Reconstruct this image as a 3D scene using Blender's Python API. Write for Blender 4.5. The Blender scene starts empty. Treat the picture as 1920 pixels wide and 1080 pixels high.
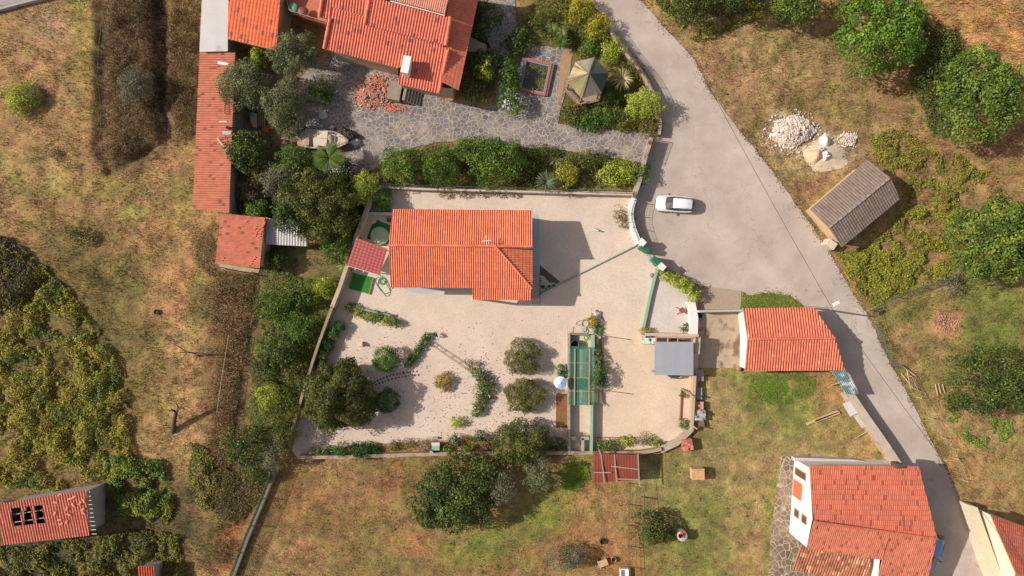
import bpy, bmesh, math, random
import numpy as np
from mathutils import Vector, Matrix

# ------------------------------------------------------------------ camera, sky, sun, exposure
SC = bpy.context.scene
COL = SC.collection
S = 17.0            # photo pixels per metre on the ground
H = 75.0            # flying height of the camera
cd = bpy.data.cameras.new('camera'); cam = bpy.data.objects.new('camera', cd); COL.objects.link(cam)
cam.location = (0, 0, H); cam.rotation_euler = (0, 0, 0)
cd.sensor_width = 36; cd.lens = 36 * H / (1920 / S); cd.clip_start = 1; cd.clip_end = 2000
SC.camera = cam
ELEV = math.radians(36.5); AZ = math.radians(-8.3)      # AZ: the way the light travels in plan
w = bpy.data.worlds.new("World"); SC.world = w; w.use_nodes = True
nt = w.node_tree; bg = nt.nodes['Background']
sky = nt.nodes.new('ShaderNodeTexSky'); sky.sky_type = 'NISHITA'; sky.sun_disc = False
sky.sun_elevation = ELEV; sky.sun_rotation = math.radians(278.3)
tint = nt.nodes.new('ShaderNodeVectorMath'); tint.operation = 'MULTIPLY'; tint.inputs[1].default_value = (1.05, .76, .58)   # warm hazy air
nt.links.new(sky.outputs[0], tint.inputs[0]); nt.links.new(tint.outputs[0], bg.inputs[0]); bg.inputs[1].default_value = 0.15
sd = bpy.data.lights.new('sun', 'SUN'); sd.energy = 3.5; sd.angle = math.radians(0.5); sd.color = (1, .95, .885)
sun = bpy.data.objects.new('sun', sd); COL.objects.link(sun)
dv = Vector((math.cos(AZ) * math.cos(ELEV), math.sin(AZ) * math.cos(ELEV), -math.sin(ELEV)))
sun.rotation_euler = dv.to_track_quat('-Z', 'Y').to_euler(); sun.location = (-60, 10, 50)
SC.view_settings.view_transform = 'Standard'; SC.view_settings.look = 'None'
SC.view_settings.gamma = 1; SC.view_settings.exposure = 0.68
KE = 1.55           # how bright a flat sunlit white surface reads: observed colour -> base colour

def lin(c):
    return [((v / 255) / 12.92 if v <= 10.3 else (((v / 255) + .055) / 1.055) ** 2.4) for v in c]
def C(r, g, b):     # observed sunlit colour (sRGB 0-255) to base colour
    return tuple(min(.9, v / KE) for v in lin((r, g, b)))
def G(px, py, z=0.0):
    k = (1 - z / H) / S
    return Vector(((px - 960) * k, (540 - py) * k, z))

# ------------------------------------------------------------------ noise
_R = np.random.RandomState(7)
_T = _R.rand(256, 256)
def vnoise(x, y, s):
    x = np.asarray(x, float) / s; y = np.asarray(y, float) / s
    xi = np.floor(x).astype(int); yi = np.floor(y).astype(int)
    fx = x - xi; fy = y - yi; fx = fx * fx * (3 - 2 * fx); fy = fy * fy * (3 - 2 * fy)
    g = lambda a, b: _T[a & 255, b & 255]
    return ((g(xi, yi) * (1 - fx) + g(xi + 1, yi) * fx) * (1 - fy) + (g(xi, yi + 1) * (1 - fx) + g(xi + 1, yi + 1) * fx) * fy)
def fbm(x, y, s, o=4):
    r = 0; a = .5; t = 0
    for i in range(o):
        r = r + a * vnoise(x + 31.7 * i, y - 17.3 * i, s); t += a; a *= .55; s *= .5
    return r / t
def inpoly(x, y, poly):
    x = np.asarray(x); y = np.asarray(y); r = np.zeros(x.shape, bool); n = len(poly)
    for i in range(n):
        x1, y1 = poly[i]; x2, y2 = poly[(i + 1) % n]
        if y1 == y2: continue
        c = ((y1 > y) != (y2 > y)) & (x < (x2 - x1) * (y - y1) / (y2 - y1) + x1)
        r ^= c
    return r

# ------------------------------------------------------------------ materials
MATS = {}
def newmat(name):
    m = bpy.data.materials.new(name); m.use_nodes = True; n = m.node_tree
    return m, n, n.nodes['Principled BSDF']
def N(n, t, **k):
    x = n.nodes.new(t)
    for a, b in k.items():
        if a.startswith('_'): x.inputs[a[1:]].default_value = b
        else: setattr(x, a, b)
    return x
def plain(name, col, rough=.75, var=.18, scale=3., bump=.0, metal=0., fine=None, attr=False, stain=None):
    """procedural paint/stone: base colour with soft large and fine variation, optional stains and bump"""
    if name in MATS: return MATS[name]
    m, n, b = newmat(name); L = n.links.new
    tc = N(n, 'ShaderNodeTexCoord'); 
    n1 = N(n, 'ShaderNodeTexNoise'); n1.inputs['Scale'].default_value = scale; n1.inputs['Detail'].default_value = 8; n1.inputs['Roughness'].default_value = .65
    L(tc.outputs['Object'], n1.inputs['Vector'])
    mr = N(n, 'ShaderNodeMapRange'); mr.inputs[1].default_value = .3; mr.inputs[2].default_value = .7
    mr.inputs[3].default_value = 1 - var; mr.inputs[4].default_value = 1 + var
    L(n1.outputs[0], mr.inputs[0])
    mx = N(n, 'ShaderNodeVectorMath', operation='SCALE')
    if attr:
        at = N(n, 'ShaderNodeAttribute', attribute_name='Col'); L(at.outputs['Color'], mx.inputs[0])
    else: mx.inputs[0].default_value = col[:3]
    L(mr.outputs[0], mx.inputs['Scale'])
    out = mx.outputs[0]
    if stain:
        n2 = N(n, 'ShaderNodeTexNoise'); n2.inputs['Scale'].default_value = stain[1]; n2.inputs['Detail'].default_value = 6; L(tc.outputs['Object'], n2.inputs['Vector'])
        r2 = N(n, 'ShaderNodeMapRange'); r2.inputs[1].default_value = stain[2]; r2.inputs[2].default_value = stain[2] + .12; L(n2.outputs[0], r2.inputs[0]); r2.inputs[4].default_value = stain[3] if len(stain) > 3 else 1
        mm = N(n, 'ShaderNodeMix', data_type='RGBA'); L(r2.outputs[0], mm.inputs[0]); L(out, mm.inputs[6]); mm.inputs[7].default_value = (*stain[0], 1)
        out = mm.outputs[2]
    L(out, b.inputs['Base Color'])
    b.inputs['Roughness'].default_value = rough; b.inputs['Metallic'].default_value = metal
    if bump:
        n3 = N(n, 'ShaderNodeTexNoise'); n3.inputs['Scale'].default_value = fine or 12; n3.inputs['Detail'].default_value = 5; L(tc.outputs['Object'], n3.inputs['Vector'])
        bp = N(n, 'ShaderNodeBump'); bp.inputs['Strength'].default_value = bump; bp.inputs['Distance'].default_value = .05
        L(n3.outputs[0], bp.inputs['Height']); L(bp.outputs[0], b.inputs['Normal'])
    MATS[name] = m; return m

def leafmat(name='foliage', trans=.25, rough=.55):
    if name in MATS: return MATS[name]
    m, n, b = newmat(name); L = n.links.new
    at = N(n, 'ShaderNodeAttribute', attribute_name='Col'); L(at.outputs['Color'], b.inputs['Base Color'])
    b.inputs['Roughness'].default_value = rough; b.inputs['Specular IOR Level'].default_value = .3
    tr = N(n, 'ShaderNodeBsdfTranslucent'); L(at.outputs['Color'], tr.inputs[0])
    mi = N(n, 'ShaderNodeMixShader'); mi.inputs[0].default_value = trans
    L(b.outputs[0], mi.inputs[1]); L(tr.outputs[0], mi.inputs[2]); L(mi.outputs[0], n.nodes['Material Output'].inputs[0])
    MATS[name] = m; return m

def gravelmat():
    m, n, b = newmat('gravel'); L = n.links.new
    tc = N(n, 'ShaderNodeTexCoord')
    at = N(n, 'ShaderNodeAttribute', attribute_name='Col')
    v = N(n, 'ShaderNodeTexVoronoi'); v.inputs['Scale'].default_value = 14; L(tc.outputs['Object'], v.inputs['Vector'])
    mr = N(n, 'ShaderNodeMapRange'); mr.inputs[3].default_value = .86; mr.inputs[4].default_value = 1.1; 
    sp = N(n, 'ShaderNodeSeparateColor'); L(v.outputs['Color'], sp.inputs[0]); L(sp.outputs[0], mr.inputs[0])
    n1 = N(n, 'ShaderNodeTexNoise'); n1.inputs['Scale'].default_value = .35; n1.inputs['Detail'].default_value = 9; n1.inputs['Roughness'].default_value = .6; L(tc.outputs['Object'], n1.inputs['Vector'])
    m2 = N(n, 'ShaderNodeMapRange'); m2.inputs[1].default_value = .3; m2.inputs[2].default_value = .7; m2.inputs[3].default_value = .9; m2.inputs[4].default_value = 1.08; L(n1.outputs[0], m2.inputs[0])
    mu = N(n, 'ShaderNodeMath', operation='MULTIPLY'); L(mr.outputs[0], mu.inputs[0]); L(m2.outputs[0], mu.inputs[1])
    mx = N(n, 'ShaderNodeVectorMath', operation='SCALE'); L(at.outputs['Color'], mx.inputs[0]); L(mu.outputs[0], mx.inputs['Scale'])
    L(mx.outputs[0], b.inputs['Base Color']); b.inputs['Roughness'].default_value = .9
    bp = N(n, 'ShaderNodeBump'); bp.inputs['Strength'].default_value = .5; bp.inputs['Distance'].default_value = .03
    L(v.outputs['Distance'], bp.inputs['Height']); L(bp.outputs[0], b.inputs['Normal'])
    return m
def flagmat(name, scale, stone, joint, jw=.05, var=.35, warp=.25):
    m, n, b = newmat(name); L = n.links.new
    tc = N(n, 'ShaderNodeTexCoord')
    nz = N(n, 'ShaderNodeTexNoise'); nz.inputs['Scale'].default_value = 1.2; L(tc.outputs['Object'], nz.inputs['Vector'])
    va = N(n, 'ShaderNodeVectorMath', operation='MULTIPLY_ADD'); L(nz.outputs['Color'], va.inputs[0]); va.inputs[1].default_value = (warp, warp, 0); L(tc.outputs['Object'], va.inputs[2])
    ve = N(n, 'ShaderNodeTexVoronoi', feature='DISTANCE_TO_EDGE'); vc = N(n, 'ShaderNodeTexVoronoi')
    for q in (ve, vc): q.inputs['Scale'].default_value = scale; L(va.outputs[0], q.inputs['Vector'])
    mr = N(n, 'ShaderNodeMapRange'); mr.inputs[1].default_value = jw * .5; mr.inputs[2].default_value = jw * 1.3; L(ve.outputs['Distance'], mr.inputs[0])
    sp = N(n, 'ShaderNodeSeparateColor'); L(vc.outputs['Color'], sp.inputs[0])
    m1 = N(n, 'ShaderNodeMapRange'); m1.inputs[3].default_value = 1 - var; m1.inputs[4].default_value = 1 + var; L(sp.outputs[0], m1.inputs[0])
    mx = N(n, 'ShaderNodeVectorMath', operation='SCALE'); mx.inputs[0].default_value = stone; L(m1.outputs[0], mx.inputs['Scale'])
    br = N(n, 'ShaderNodeMix', data_type='RGBA'); L(sp.outputs[1], br.inputs[0]); L(mx.outputs[0], br.inputs[6]); br.inputs[7].default_value = (stone[0] * 1.25, stone[1] * 1.05, stone[2] * .8, 1)
    n2 = N(n, 'ShaderNodeTexNoise'); n2.inputs['Scale'].default_value = .5; n2.inputs['Detail'].default_value = 8; L(tc.outputs['Object'], n2.inputs['Vector'])
    r2 = N(n, 'ShaderNodeMapRange'); r2.inputs[1].default_value = .45; r2.inputs[2].default_value = .7; r2.inputs[4].default_value = .6; L(n2.outputs[0], r2.inputs[0])
    dm = N(n, 'ShaderNodeMix', data_type='RGBA'); L(r2.outputs[0], dm.inputs[0]); L(br.outputs[2], dm.inputs[6]); dm.inputs[7].default_value = (*joint, 1)
    mi = N(n, 'ShaderNodeMix', data_type='RGBA'); L(mr.outputs[0], mi.inputs[0]); mi.inputs[6].default_value = (*joint, 1); L(dm.outputs[2], mi.inputs[7])
    L(mi.outputs[2], b.inputs['Base Color']); b.inputs['Roughness'].default_value = .8
    bp = N(n, 'ShaderNodeBump'); bp.inputs['Strength'].default_value = .4; bp.inputs['Distance'].default_value = .03; L(mr.outputs[0], bp.inputs['Height']); L(bp.outputs[0], b.inputs['Normal'])
    return m
def glassy(name, col, rough=.1):
    if name in MATS: return MATS[name]
    m, n, b = newmat(name); b.inputs['Base Color'].default_value = (*col, 1); b.inputs['Roughness'].default_value = rough
    b.inputs['Specular IOR Level'].default_value = .8; MATS[name] = m; return m
def netmat(name, col, alpha=.62):
    m, n, b = newmat(name); L = n.links.new
    tc = N(n, 'ShaderNodeTexCoord'); n1 = N(n, 'ShaderNodeTexNoise'); n1.inputs['Scale'].default_value = 1.3; n1.inputs['Detail'].default_value = 5
    mp = N(n, 'ShaderNodeMapping'); mp.inputs['Scale'].default_value = (2.5, .5, 1); L(tc.outputs['Object'], mp.inputs[0]); L(mp.outputs[0], n1.inputs['Vector'])
    mr = N(n, 'ShaderNodeMapRange'); mr.inputs[1].default_value = .3; mr.inputs[2].default_value = .7; mr.inputs[3].default_value = alpha - .14; mr.inputs[4].default_value = alpha + .14; L(n1.outputs[0], mr.inputs[0])
    L(mr.outputs[0], b.inputs['Alpha']); b.inputs['Base Color'].default_value = (*col, 1); b.inputs['Roughness'].default_value = .7
    return m

# ------------------------------------------------------------------ tagging
def tag(o, label=None, cat=None, group=None, kind=None):
    if label: o['label'] = label
    if cat: o['category'] = cat
    if group: o['group'] = group
    if kind: o['kind'] = kind
    return o
def empty(name, loc, label, cat, group=None):
    o = bpy.data.objects.new(name, None); COL.objects.link(o); o.location = loc; o.empty_display_size = .3
    return tag(o, label, cat, group)
def rootloc(p):
    while p.parent: p = p.parent
    return Vector(p.location)

# ------------------------------------------------------------------ mesh builder
class MB:
    def __init__(s): s.v = []; s.f = []; s.m = []; s.c = []; s.sm = []
    def add(s, vs, fs, mat=0, col=(1, 1, 1), smooth=False):
        o = len(s.v); s.v += [tuple(q) for q in vs]
        for f in fs: s.f.append([i + o for i in f]); s.m.append(mat); s.c.append(col); s.sm.append(smooth)
        return s
    def box(s, c, d, rz=0., mat=0, col=(1, 1, 1), M=None):
        x, y, z = d[0] / 2, d[1] / 2, d[2] / 2
        vs = [Vector(q) for q in ((-x, -y, -z), (x, -y, -z), (x, y, -z), (-x, y, -z), (-x, -y, z), (x, -y, z), (x, y, z), (-x, y, z))]
        R = M if M is not None else Matrix.Rotation(rz, 3, 'Z')
        vs = [R @ q + Vector(c) for q in vs]
        return s.add(vs, [(3, 2, 1, 0), (4, 5, 6, 7), (0, 1, 5, 4), (1, 2, 6, 5), (2, 3, 7, 6), (3, 0, 4, 7)], mat, col)
    def beam(s, a, b, w=.1, h=.1, mat=0, col=(1, 1, 1)):
        a = Vector(a); b = Vector(b); d = b - a; L = d.length
        if L < 1e-5: return s
        M = d.to_track_quat('X', 'Z').to_matrix()
        return s.box((a + b) / 2, (L, w, h), M=M, mat=mat, col=col)
    def prism(s, poly, z0, z1, mat=0, col=(1, 1, 1), topmat=None):
        a = sum(poly[i][0] * poly[(i + 1) % len(poly)][1] - poly[(i + 1) % len(poly)][0] * poly[i][1] for i in range(len(poly)))
        if a < 0: poly = poly[::-1]
        n = len(poly); vs = [(p[0], p[1], z0) for p in poly] + [(p[0], p[1], z1) for p in poly]
        s.add(vs, [list(range(n))[::-1]] + [(i, (i + 1) % n, n + (i + 1) % n, n + i) for i in range(n)], mat, col)
        return s.add(vs[n:], [list(range(n))], mat if topmat is None else topmat, col)
    def walls(s, pts, z0=0., mat=0):   # pts: (x,y,ztop) closed ring
        n = len(pts); vs = [(p[0], p[1], z0) for p in pts] + [tuple(p) for p in pts]
        return s.add(vs, [(i, (i + 1) % n, n + (i + 1) % n, n + i) for i in range(n)], mat)
    def tube(s, pts, r=.03, seg=6, mat=0, col=(1, 1, 1), smooth=True, cap=True):
        pts = [Vector(p) for p in pts]; n = len(pts); rs = r if isinstance(r, (list, tuple)) else [r] * n; vs = []
        for i, p in enumerate(pts):
            d = (pts[min(i + 1, n - 1)] - pts[max(i - 1, 0)])
            if d.length < 1e-6: d = Vector((0, 0, 1))
            M = d.to_track_quat('Z', 'Y').to_matrix()
            for k in range(seg):
                a = 2 * math.pi * k / seg; vs.append(p + M @ Vector((rs[i] * math.cos(a), rs[i] * math.sin(a), 0)))
        fs = [(i * seg + k, i * seg + (k + 1) % seg, (i + 1) * seg + (k + 1) % seg, (i + 1) * seg + k) for i in range(n - 1) for k in range(seg)]
        s.add(vs, fs, mat, col, smooth)
        if cap: s.add(vs[:seg], [list(range(seg))[::-1]], mat, col); s.add(vs[-seg:], [list(range(seg))], mat, col)
        return s
    def lathe(s, c, prof, seg=20, mat=0, col=(1, 1, 1), smooth=True, sx=1, sy=1):
        c = Vector(c); vs = []
        for r, z in prof:
            for k in range(seg):
                a = 2 * math.pi * k / seg; vs.append((c.x + r * sx * math.cos(a), c.y + r * sy * math.sin(a), c.z + z))
        fs = [(i * seg + k, i * seg + (k + 1) % seg, (i + 1) * seg + (k + 1) % seg, (i + 1) * seg + k) for i in range(len(prof) - 1) for k in range(seg)]
        s.add(vs, fs, mat, col, smooth)
        if prof[-1][0] > 1e-3: s.add(vs[-seg:], [list(range(seg))], mat, col)
        if prof[0][0] > 1e-3: s.add(vs[:seg], [list(range(seg))[::-1]], mat, col)
        return s
    def stone(s, c, r, rng, mat=0, col=(1, 1, 1)):
        t = [(0, 0, 1), (.9, 0, .3), (.28, .85, .3), (-.72, .53, .3), (-.72, -.53, .3), (.28, -.85, .3), (.72, .53, -.4), (-.28, .85, -.4), (-.9, 0, -.4), (-.28, -.85, -.4), (.72, -.53, -.4)]
        a = rng.random() * 6.28; ca, sa = math.cos(a), math.sin(a); sx, sy, sz = rng.uniform(.7, 1.3), rng.uniform(.7, 1.2), rng.uniform(.5, .9)
        vs = []
        for x, y, z in t:
            q = rng.uniform(.8, 1.15) * r; x, y, z = x * sx * q, y * sy * q, z * sz * q
            vs.append((c[0] + x * ca - y * sa, c[1] + x * sa + y * ca, c[2] + z))
        fs = [(0, 1, 2), (0, 2, 3), (0, 3, 4), (0, 4, 5), (0, 5, 1), (1, 6, 2), (2, 7, 3), (3, 8, 4), (4, 9, 5), (5, 10, 1), (6, 7, 2), (7, 8, 3), (8, 9, 4), (9, 10, 5), (10, 6, 1)]
        return s.add(vs, fs, mat, col)
    def build(s, name, mats, parent=None, bevel=0):
        if not isinstance(mats, (list, tuple)): mats = [mats]
        V = np.array(s.v, float)
        if parent is not None: org = np.array(rootloc(parent))
        else:
            mn, mxx = V.min(0), V.max(0); org = np.array([(mn[0] + mxx[0]) / 2, (mn[1] + mxx[1]) / 2, mn[2]])
        me = bpy.data.meshes.new(name); me.from_pydata((V - org).tolist(), [], s.f)
        for m in mats: me.materials.append(m)
        me.polygons.foreach_set('material_index', s.m); me.polygons.foreach_set('use_smooth', s.sm)
        a = me.color_attributes.new('Col', 'FLOAT_COLOR', 'CORNER')
        cc = np.repeat(np.array([(*c[:3], 1) for c in s.c], np.float32), [len(f) for f in s.f], 0)
        a.data.foreach_set('color', cc.ravel()); me.update()
        o = bpy.data.objects.new(name, me); COL.objects.link(o)
        if parent is not None: o.parent = parent
        else: o.location = org
        if bevel:
            b = o.modifiers.new('bevel', 'BEVEL'); b.width = bevel; b.segments = 2; b.limit_method = 'ANGLE'
        return o

def quadmesh(name, V, cols, mat, parent=None, origin=None, nv=4):
    """V (n,nv,3), cols (n,3)"""
    n = len(V)
    if parent is not None: org = np.array(rootloc(parent))
    else: org = np.array(origin) if origin is not None else np.zeros(3)
    me = bpy.data.meshes.new(name); me.vertices.add(n * nv); me.loops.add(n * nv); me.polygons.add(n)
    me.vertices.foreach_set('co', (V - org).astype(np.float32).ravel())
    me.loops.foreach_set('vertex_index', np.arange(n * nv, dtype=np.int32))
    me.polygons.foreach_set('loop_start', np.arange(0, n * nv, nv, dtype=np.int32))
    me.materials.append(mat); me.update(calc_edges=True)
    a = me.color_attributes.new('Col', 'FLOAT_COLOR', 'CORNER')
    cc = np.ones((n, nv, 4), np.float32); cc[:, :, :3] = np.clip(cols, 0, 1)[:, None, :]; a.data.foreach_set('color', cc.ravel())
    o = bpy.data.objects.new(name, me); COL.objects.link(o)
    if parent is not None: o.parent = parent
    else: o.location = org
    return o
def leaves(P, Nn, size, rs, asp=.6, rnd=.6, droop=0.):
    """kite-shaped leaf at each point P with normals near Nn"""
    n = len(P); nn = Nn + rs.normal(0, rnd, (n, 3)); nn /= np.linalg.norm(nn, axis=1, keepdims=True) + 1e-9
    t = rs.normal(0, 1, (n, 3)); t -= nn * (t * nn).sum(1, keepdims=True); t /= np.linalg.norm(t, axis=1, keepdims=True) + 1e-9
    b = np.cross(nn, t); L = (size * rs.uniform(.6, 1.35, n))[:, None]; W = L * asp
    return np.stack([P - t * L * .5, P + b * W * .5 - t * L * .05, P + t * L * .5, P - b * W * .5 - t * L * .05], 1)
# ------------------------------------------------------------------ ground colour (soil, dry grass, green grass, painted shade along gully and bank)
DRY = (180, 144, 90)
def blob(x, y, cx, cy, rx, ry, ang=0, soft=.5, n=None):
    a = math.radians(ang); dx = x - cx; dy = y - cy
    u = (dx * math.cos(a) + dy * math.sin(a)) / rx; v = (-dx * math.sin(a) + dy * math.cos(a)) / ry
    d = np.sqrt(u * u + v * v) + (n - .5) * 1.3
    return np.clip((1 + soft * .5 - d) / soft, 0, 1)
BL = [ # cx cy rx ry ang colour strength
 (1000,980,620,160,0,(148,122,70),1),(560,900,110,60,0,(158,116,66),.8),(600,980,120,60,10,(150,112,64),.8),(690,930,60,40,0,(164,116,76),.7),
 (780,1015,90,25,10,(185,128,84),.8),(560,1040,50,40,0,(176,130,88),.6),(830,990,60,22,0,(174,132,92),.7),(735,900,18,40,20,(175,115,75),.7),
 (960,1000,110,40,-20,(118,134,44),.8),(1040,940,60,45,-50,(132,144,52),.7),(1085,885,26,38,0,(124,150,40),.8),(880,1020,70,30,0,(122,132,52),.7),(690,1000,60,30,0,(118,122,54),.6),(720,1060,50,20,0,(112,122,50),.6),
 (1130,960,55,60,0,(196,142,96),.9),(1060,1030,60,30,-40,(184,124,82),.8),(1150,1050,60,50,0,(190,126,76),.9),(1195,940,14,120,0,(176,116,74),.9),(1120,900,60,35,0,(158,112,66),.8),
 (1400,860,230,200,0,(158,142,84),1),(1440,730,100,36,5,(116,130,54),.9),(1480,760,60,40,0,(112,134,44),.8),(1400,800,80,50,0,(150,140,74),.7),(1320,960,60,80,0,(120,132,48),.8),(1300,1040,80,50,0,(116,130,48),.7),
 (1500,870,70,30,0,(198,168,120),.7),(1350,760,34,50,0,(190,158,112),.7),(1380,900,90,40,0,(180,148,98),.7),(1400,1010,50,60,0,(184,150,102),.6),(1580,720,36,40,0,(192,142,86),.9),(1610,850,40,30,0,(206,168,110),.9),(1560,800,60,30,0,(168,146,82),.6),(1250,900,40,60,0,(132,128,64),.6),(1450,1000,16,120,0,(136,134,50),.7),
 (1450,170,260,180,0,(166,138,90),1),(1360,130,110,60,20,(186,150,104),.8),(1560,330,60,40,0,(186,146,104),.7),(1500,290,90,40,10,(206,170,132),.7),(1440,320,40,60,60,(134,128,66),.8),(1490,200,120,40,-20,(156,136,78),.7),(1330,90,120,20,55,(172,136,92),.7),(1486,248,50,36,0,(222,198,168),.99),(1560,280,44,30,0,(214,184,150),.99),
 (1840,70,90,70,40,(206,160,100),1),(1700,170,60,60,0,(166,132,84),.8),(1780,280,120,60,0,(160,134,82),.8),(1700,420,160,120,0,(140,116,72),.9),(1800,440,60,80,0,(182,144,96),.8),
 (1800,680,180,150,0,(150,134,74),1),(1850,590,90,60,0,(112,130,48),.9),(1740,620,50,30,0,(160,132,84),.7),(1775,605,30,34,0,(214,148,116),.9),(1720,650,60,50,0,(176,142,96),.7),(1880,640,40,40,0,(118,136,50),.7),(1700,580,60,24,-20,(118,124,56),.8),
 (1830,800,100,60,0,(180,146,98),.8),(1850,930,120,60,0,(176,146,92),.9),(1790,760,40,40,0,(196,156,110),.8),(1620,620,16,150,-32,(112,128,52),.9),(1720,790,14,120,-30,(158,138,84),.8),
 (120,260,230,260,0,(168,132,84),.95),(90,170,120,110,0,(178,138,92),.8),(60,60,60,30,-20,(156,136,84),.7),(160,90,24,160,0,(168,152,74),.8),(95,55,44,30,20,(196,168,140),.6),(210,350,100,26,0,(128,136,56),.6),(60,320,90,40,0,(158,148,78),.6),(250,400,24,20,0,(106,132,46),.9),(340,380,30,40,20,(142,140,62),.7),
 (235,545,40,50,20,(104,130,44),.9),(300,600,40,30,0,(164,128,80),.6),(380,560,26,40,0,(112,136,50),.8),(310,560,40,70,0,(190,140,92),.8),(330,700,60,60,0,(198,156,100),.8),(330,800,90,70,0,(198,158,104),1),(120,480,50,60,40,(184,142,92),.7),(60,430,60,40,0,(186,146,94),.6),(290,650,30,50,0,(150,136,74),.6),(230,440,120,40,10,(186,142,90),.6),
 (380,980,16,120,-25,(190,148,100),.9),(360,900,24,60,0,(188,142,92),.8),(432,1020,26,70,20,(190,126,82),1),
 (450,620,66,190,5,(132,104,66),1),(430,820,50,140,0,(124,98,62),1),(570,560,80,60,0,(104,112,46),1),(560,700,50,140,20,(96,104,42),1),(520,520,60,40,0,(128,126,60),.9),(610,540,40,40,0,(112,110,52),.8),(500,790,40,70,0,(112,116,48),.8),(530,660,60,30,0,(92,122,40),.7),
 (250,120,60,160,0,(122,92,62),1),(340,130,34,150,0,(126,98,62),1),(303,130,16,150,0,(84,64,46),1),(196,140,8,170,0,(90,70,46),.9),(245,290,50,40,0,(112,90,60),1),(380,230,20,80,0,(122,104,62),.8),  # the two darkest bands paint gully and bank shade into the soil
 (110,600,150,170,20,(122,104,54),1),(120,800,190,110,0,(142,118,62),1),(200,1000,200,100,0,(96,84,44),1),(60,1030,80,60,0,(74,74,40),1),
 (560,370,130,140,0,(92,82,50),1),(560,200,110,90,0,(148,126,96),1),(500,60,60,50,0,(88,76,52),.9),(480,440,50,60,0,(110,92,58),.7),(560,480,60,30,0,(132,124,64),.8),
 (1140,200,110,70,0,(110,104,48),1),(1030,60,120,60,0,(112,110,52),1),(1000,30,60,40,0,(124,124,62),.8),(1150,100,60,50,0,(104,108,46),.8),(1190,130,40,30,40,(168,142,80),.7),
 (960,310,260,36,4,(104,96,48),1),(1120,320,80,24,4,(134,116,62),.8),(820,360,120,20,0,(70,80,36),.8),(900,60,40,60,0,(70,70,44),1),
]
_px0 = [(a[5]) for a in BL]
def groundcol(px, py):
    px = np.asarray(px, float); py = np.asarray(py, float)
    n = fbm(px, py, 70, 5); n2 = fbm(px + 900, py + 300, 26, 4); n3 = fbm(px - 300, py + 777, 150, 4)
    c = np.zeros(px.shape + (3,)) + np.array(C(*DRY))
    gr = np.array(C(126, 128, 64)); so = np.array(C(180, 143, 104))
    wg = np.clip((fbm(px + 50, py - 400, 110, 6) - .53) * 6, 0, .8)[..., None]
    c = c * (1 - .7 * wg) + gr * .7 * wg
    ws = np.clip((n3 - .55) * 6, 0, 1)[..., None]; c = c * (1 - .3 * ws) + so * .3 * ws
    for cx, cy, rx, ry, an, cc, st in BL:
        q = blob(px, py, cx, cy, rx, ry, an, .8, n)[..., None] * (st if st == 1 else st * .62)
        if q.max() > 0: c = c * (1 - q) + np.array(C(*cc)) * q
    n4 = fbm(px + 11, py + 5, 11, 2); f = 1.0 * (.66 + .72 * n2)[..., None] * (.55 + .9 * n4)[..., None]
    sh = np.clip((fbm(px + 400, py - 90, 16, 3) - .5) * 5, -1, 1)[..., None]; c = c * (1 + sh * np.array([-.07, .03, -.1]))
    return c * f
def terrain(px, py):
    """height of the field terrace at the far left, dropping along a bank at px ~ 190"""
    px = np.asarray(px, float); py = np.asarray(py, float)
    edge = 188 + 26 * (fbm(py, py * 0, 70, 3) - .5) + 8 * (vnoise(px, py, 9) - .5) + np.clip(py - 250, 0, 80) * .12
    z = .5 * np.clip((edge - px) / 15 + .5, 0, 1) * np.clip((330 - py) / 60, 0, 1)
    gx = 303 + 34 * (fbm(py, py * 0 + 3, 50, 4) - .5); g1 = np.clip(1.35 - np.abs(px - gx) / 15, 0, 1) * np.clip((285 - py) / 30, 0, 1)
    t = np.clip((px - 205) / 98, 0, 1); g2 = np.clip(1.3 - np.abs(py - (322 - 62 * t ** 1.3)) / 9, 0, 1) * ((px > 195) & (px < 312))
    z = z - .5 * np.maximum(g1, g2 * .8)
    return z
def axis(lo, hi, st, far):
    a = list(np.arange(lo, hi + 1e-6, st)); d = st; v = hi; w_ = lo; out = a
    while v < far: d *= 1.5; v += d; w_ -= d; out = [w_] + out + [v]
    return np.array(out)
xs = axis(-59, 59, .24, 700); ys = axis(-34, 34, .24, 700)
XX, YY = np.meshgrid(xs, ys)
PX = XX * S + 960; PY = 540 - YY * S
inside = (np.abs(XX) < 62) & (np.abs(YY) < 36)
ZZ = np.where(inside, terrain(PX, PY), np.where(PX < 190, 1., 0) * np.clip((330 - PY) / 60, 0, 1)) - .05 + .03 * (fbm(PX, PY, 40, 3) - .5)
V = np.stack([XX, YY, ZZ], -1).reshape(-1, 3); nx = len(xs); ny = len(ys)
i = np.arange(nx * ny).reshape(ny, nx); F = np.stack([i[:-1, :-1], i[:-1, 1:], i[1:, 1:], i[1:, :-1]], -1).reshape(-1, 4)
me = bpy.data.meshes.new('ground'); me.vertices.add(len(V)); me.vertices.foreach_set('co', V.astype(np.float32).ravel())
me.loops.add(F.size); me.loops.foreach_set('vertex_index', F.astype(np.int32).ravel()); me.polygons.add(len(F)); me.polygons.foreach_set('loop_start', np.arange(0, F.size, 4, dtype=np.int32))
me.polygons.foreach_set('use_smooth', np.ones(len(F), bool))
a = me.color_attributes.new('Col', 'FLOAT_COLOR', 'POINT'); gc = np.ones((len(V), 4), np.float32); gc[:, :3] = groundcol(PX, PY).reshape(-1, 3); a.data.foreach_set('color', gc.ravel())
me.update(calc_edges=True)
m = plain('soil_and_grass', (1, 1, 1), .95, .4, 4.5, .8, fine=9, attr=True, stain=(C(128, 104, 66), 2.2, .56, .45))
me.materials.append(m); ground = bpy.data.objects.new('ground', me); COL.objects.link(ground); tag(ground, kind='structure')

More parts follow.
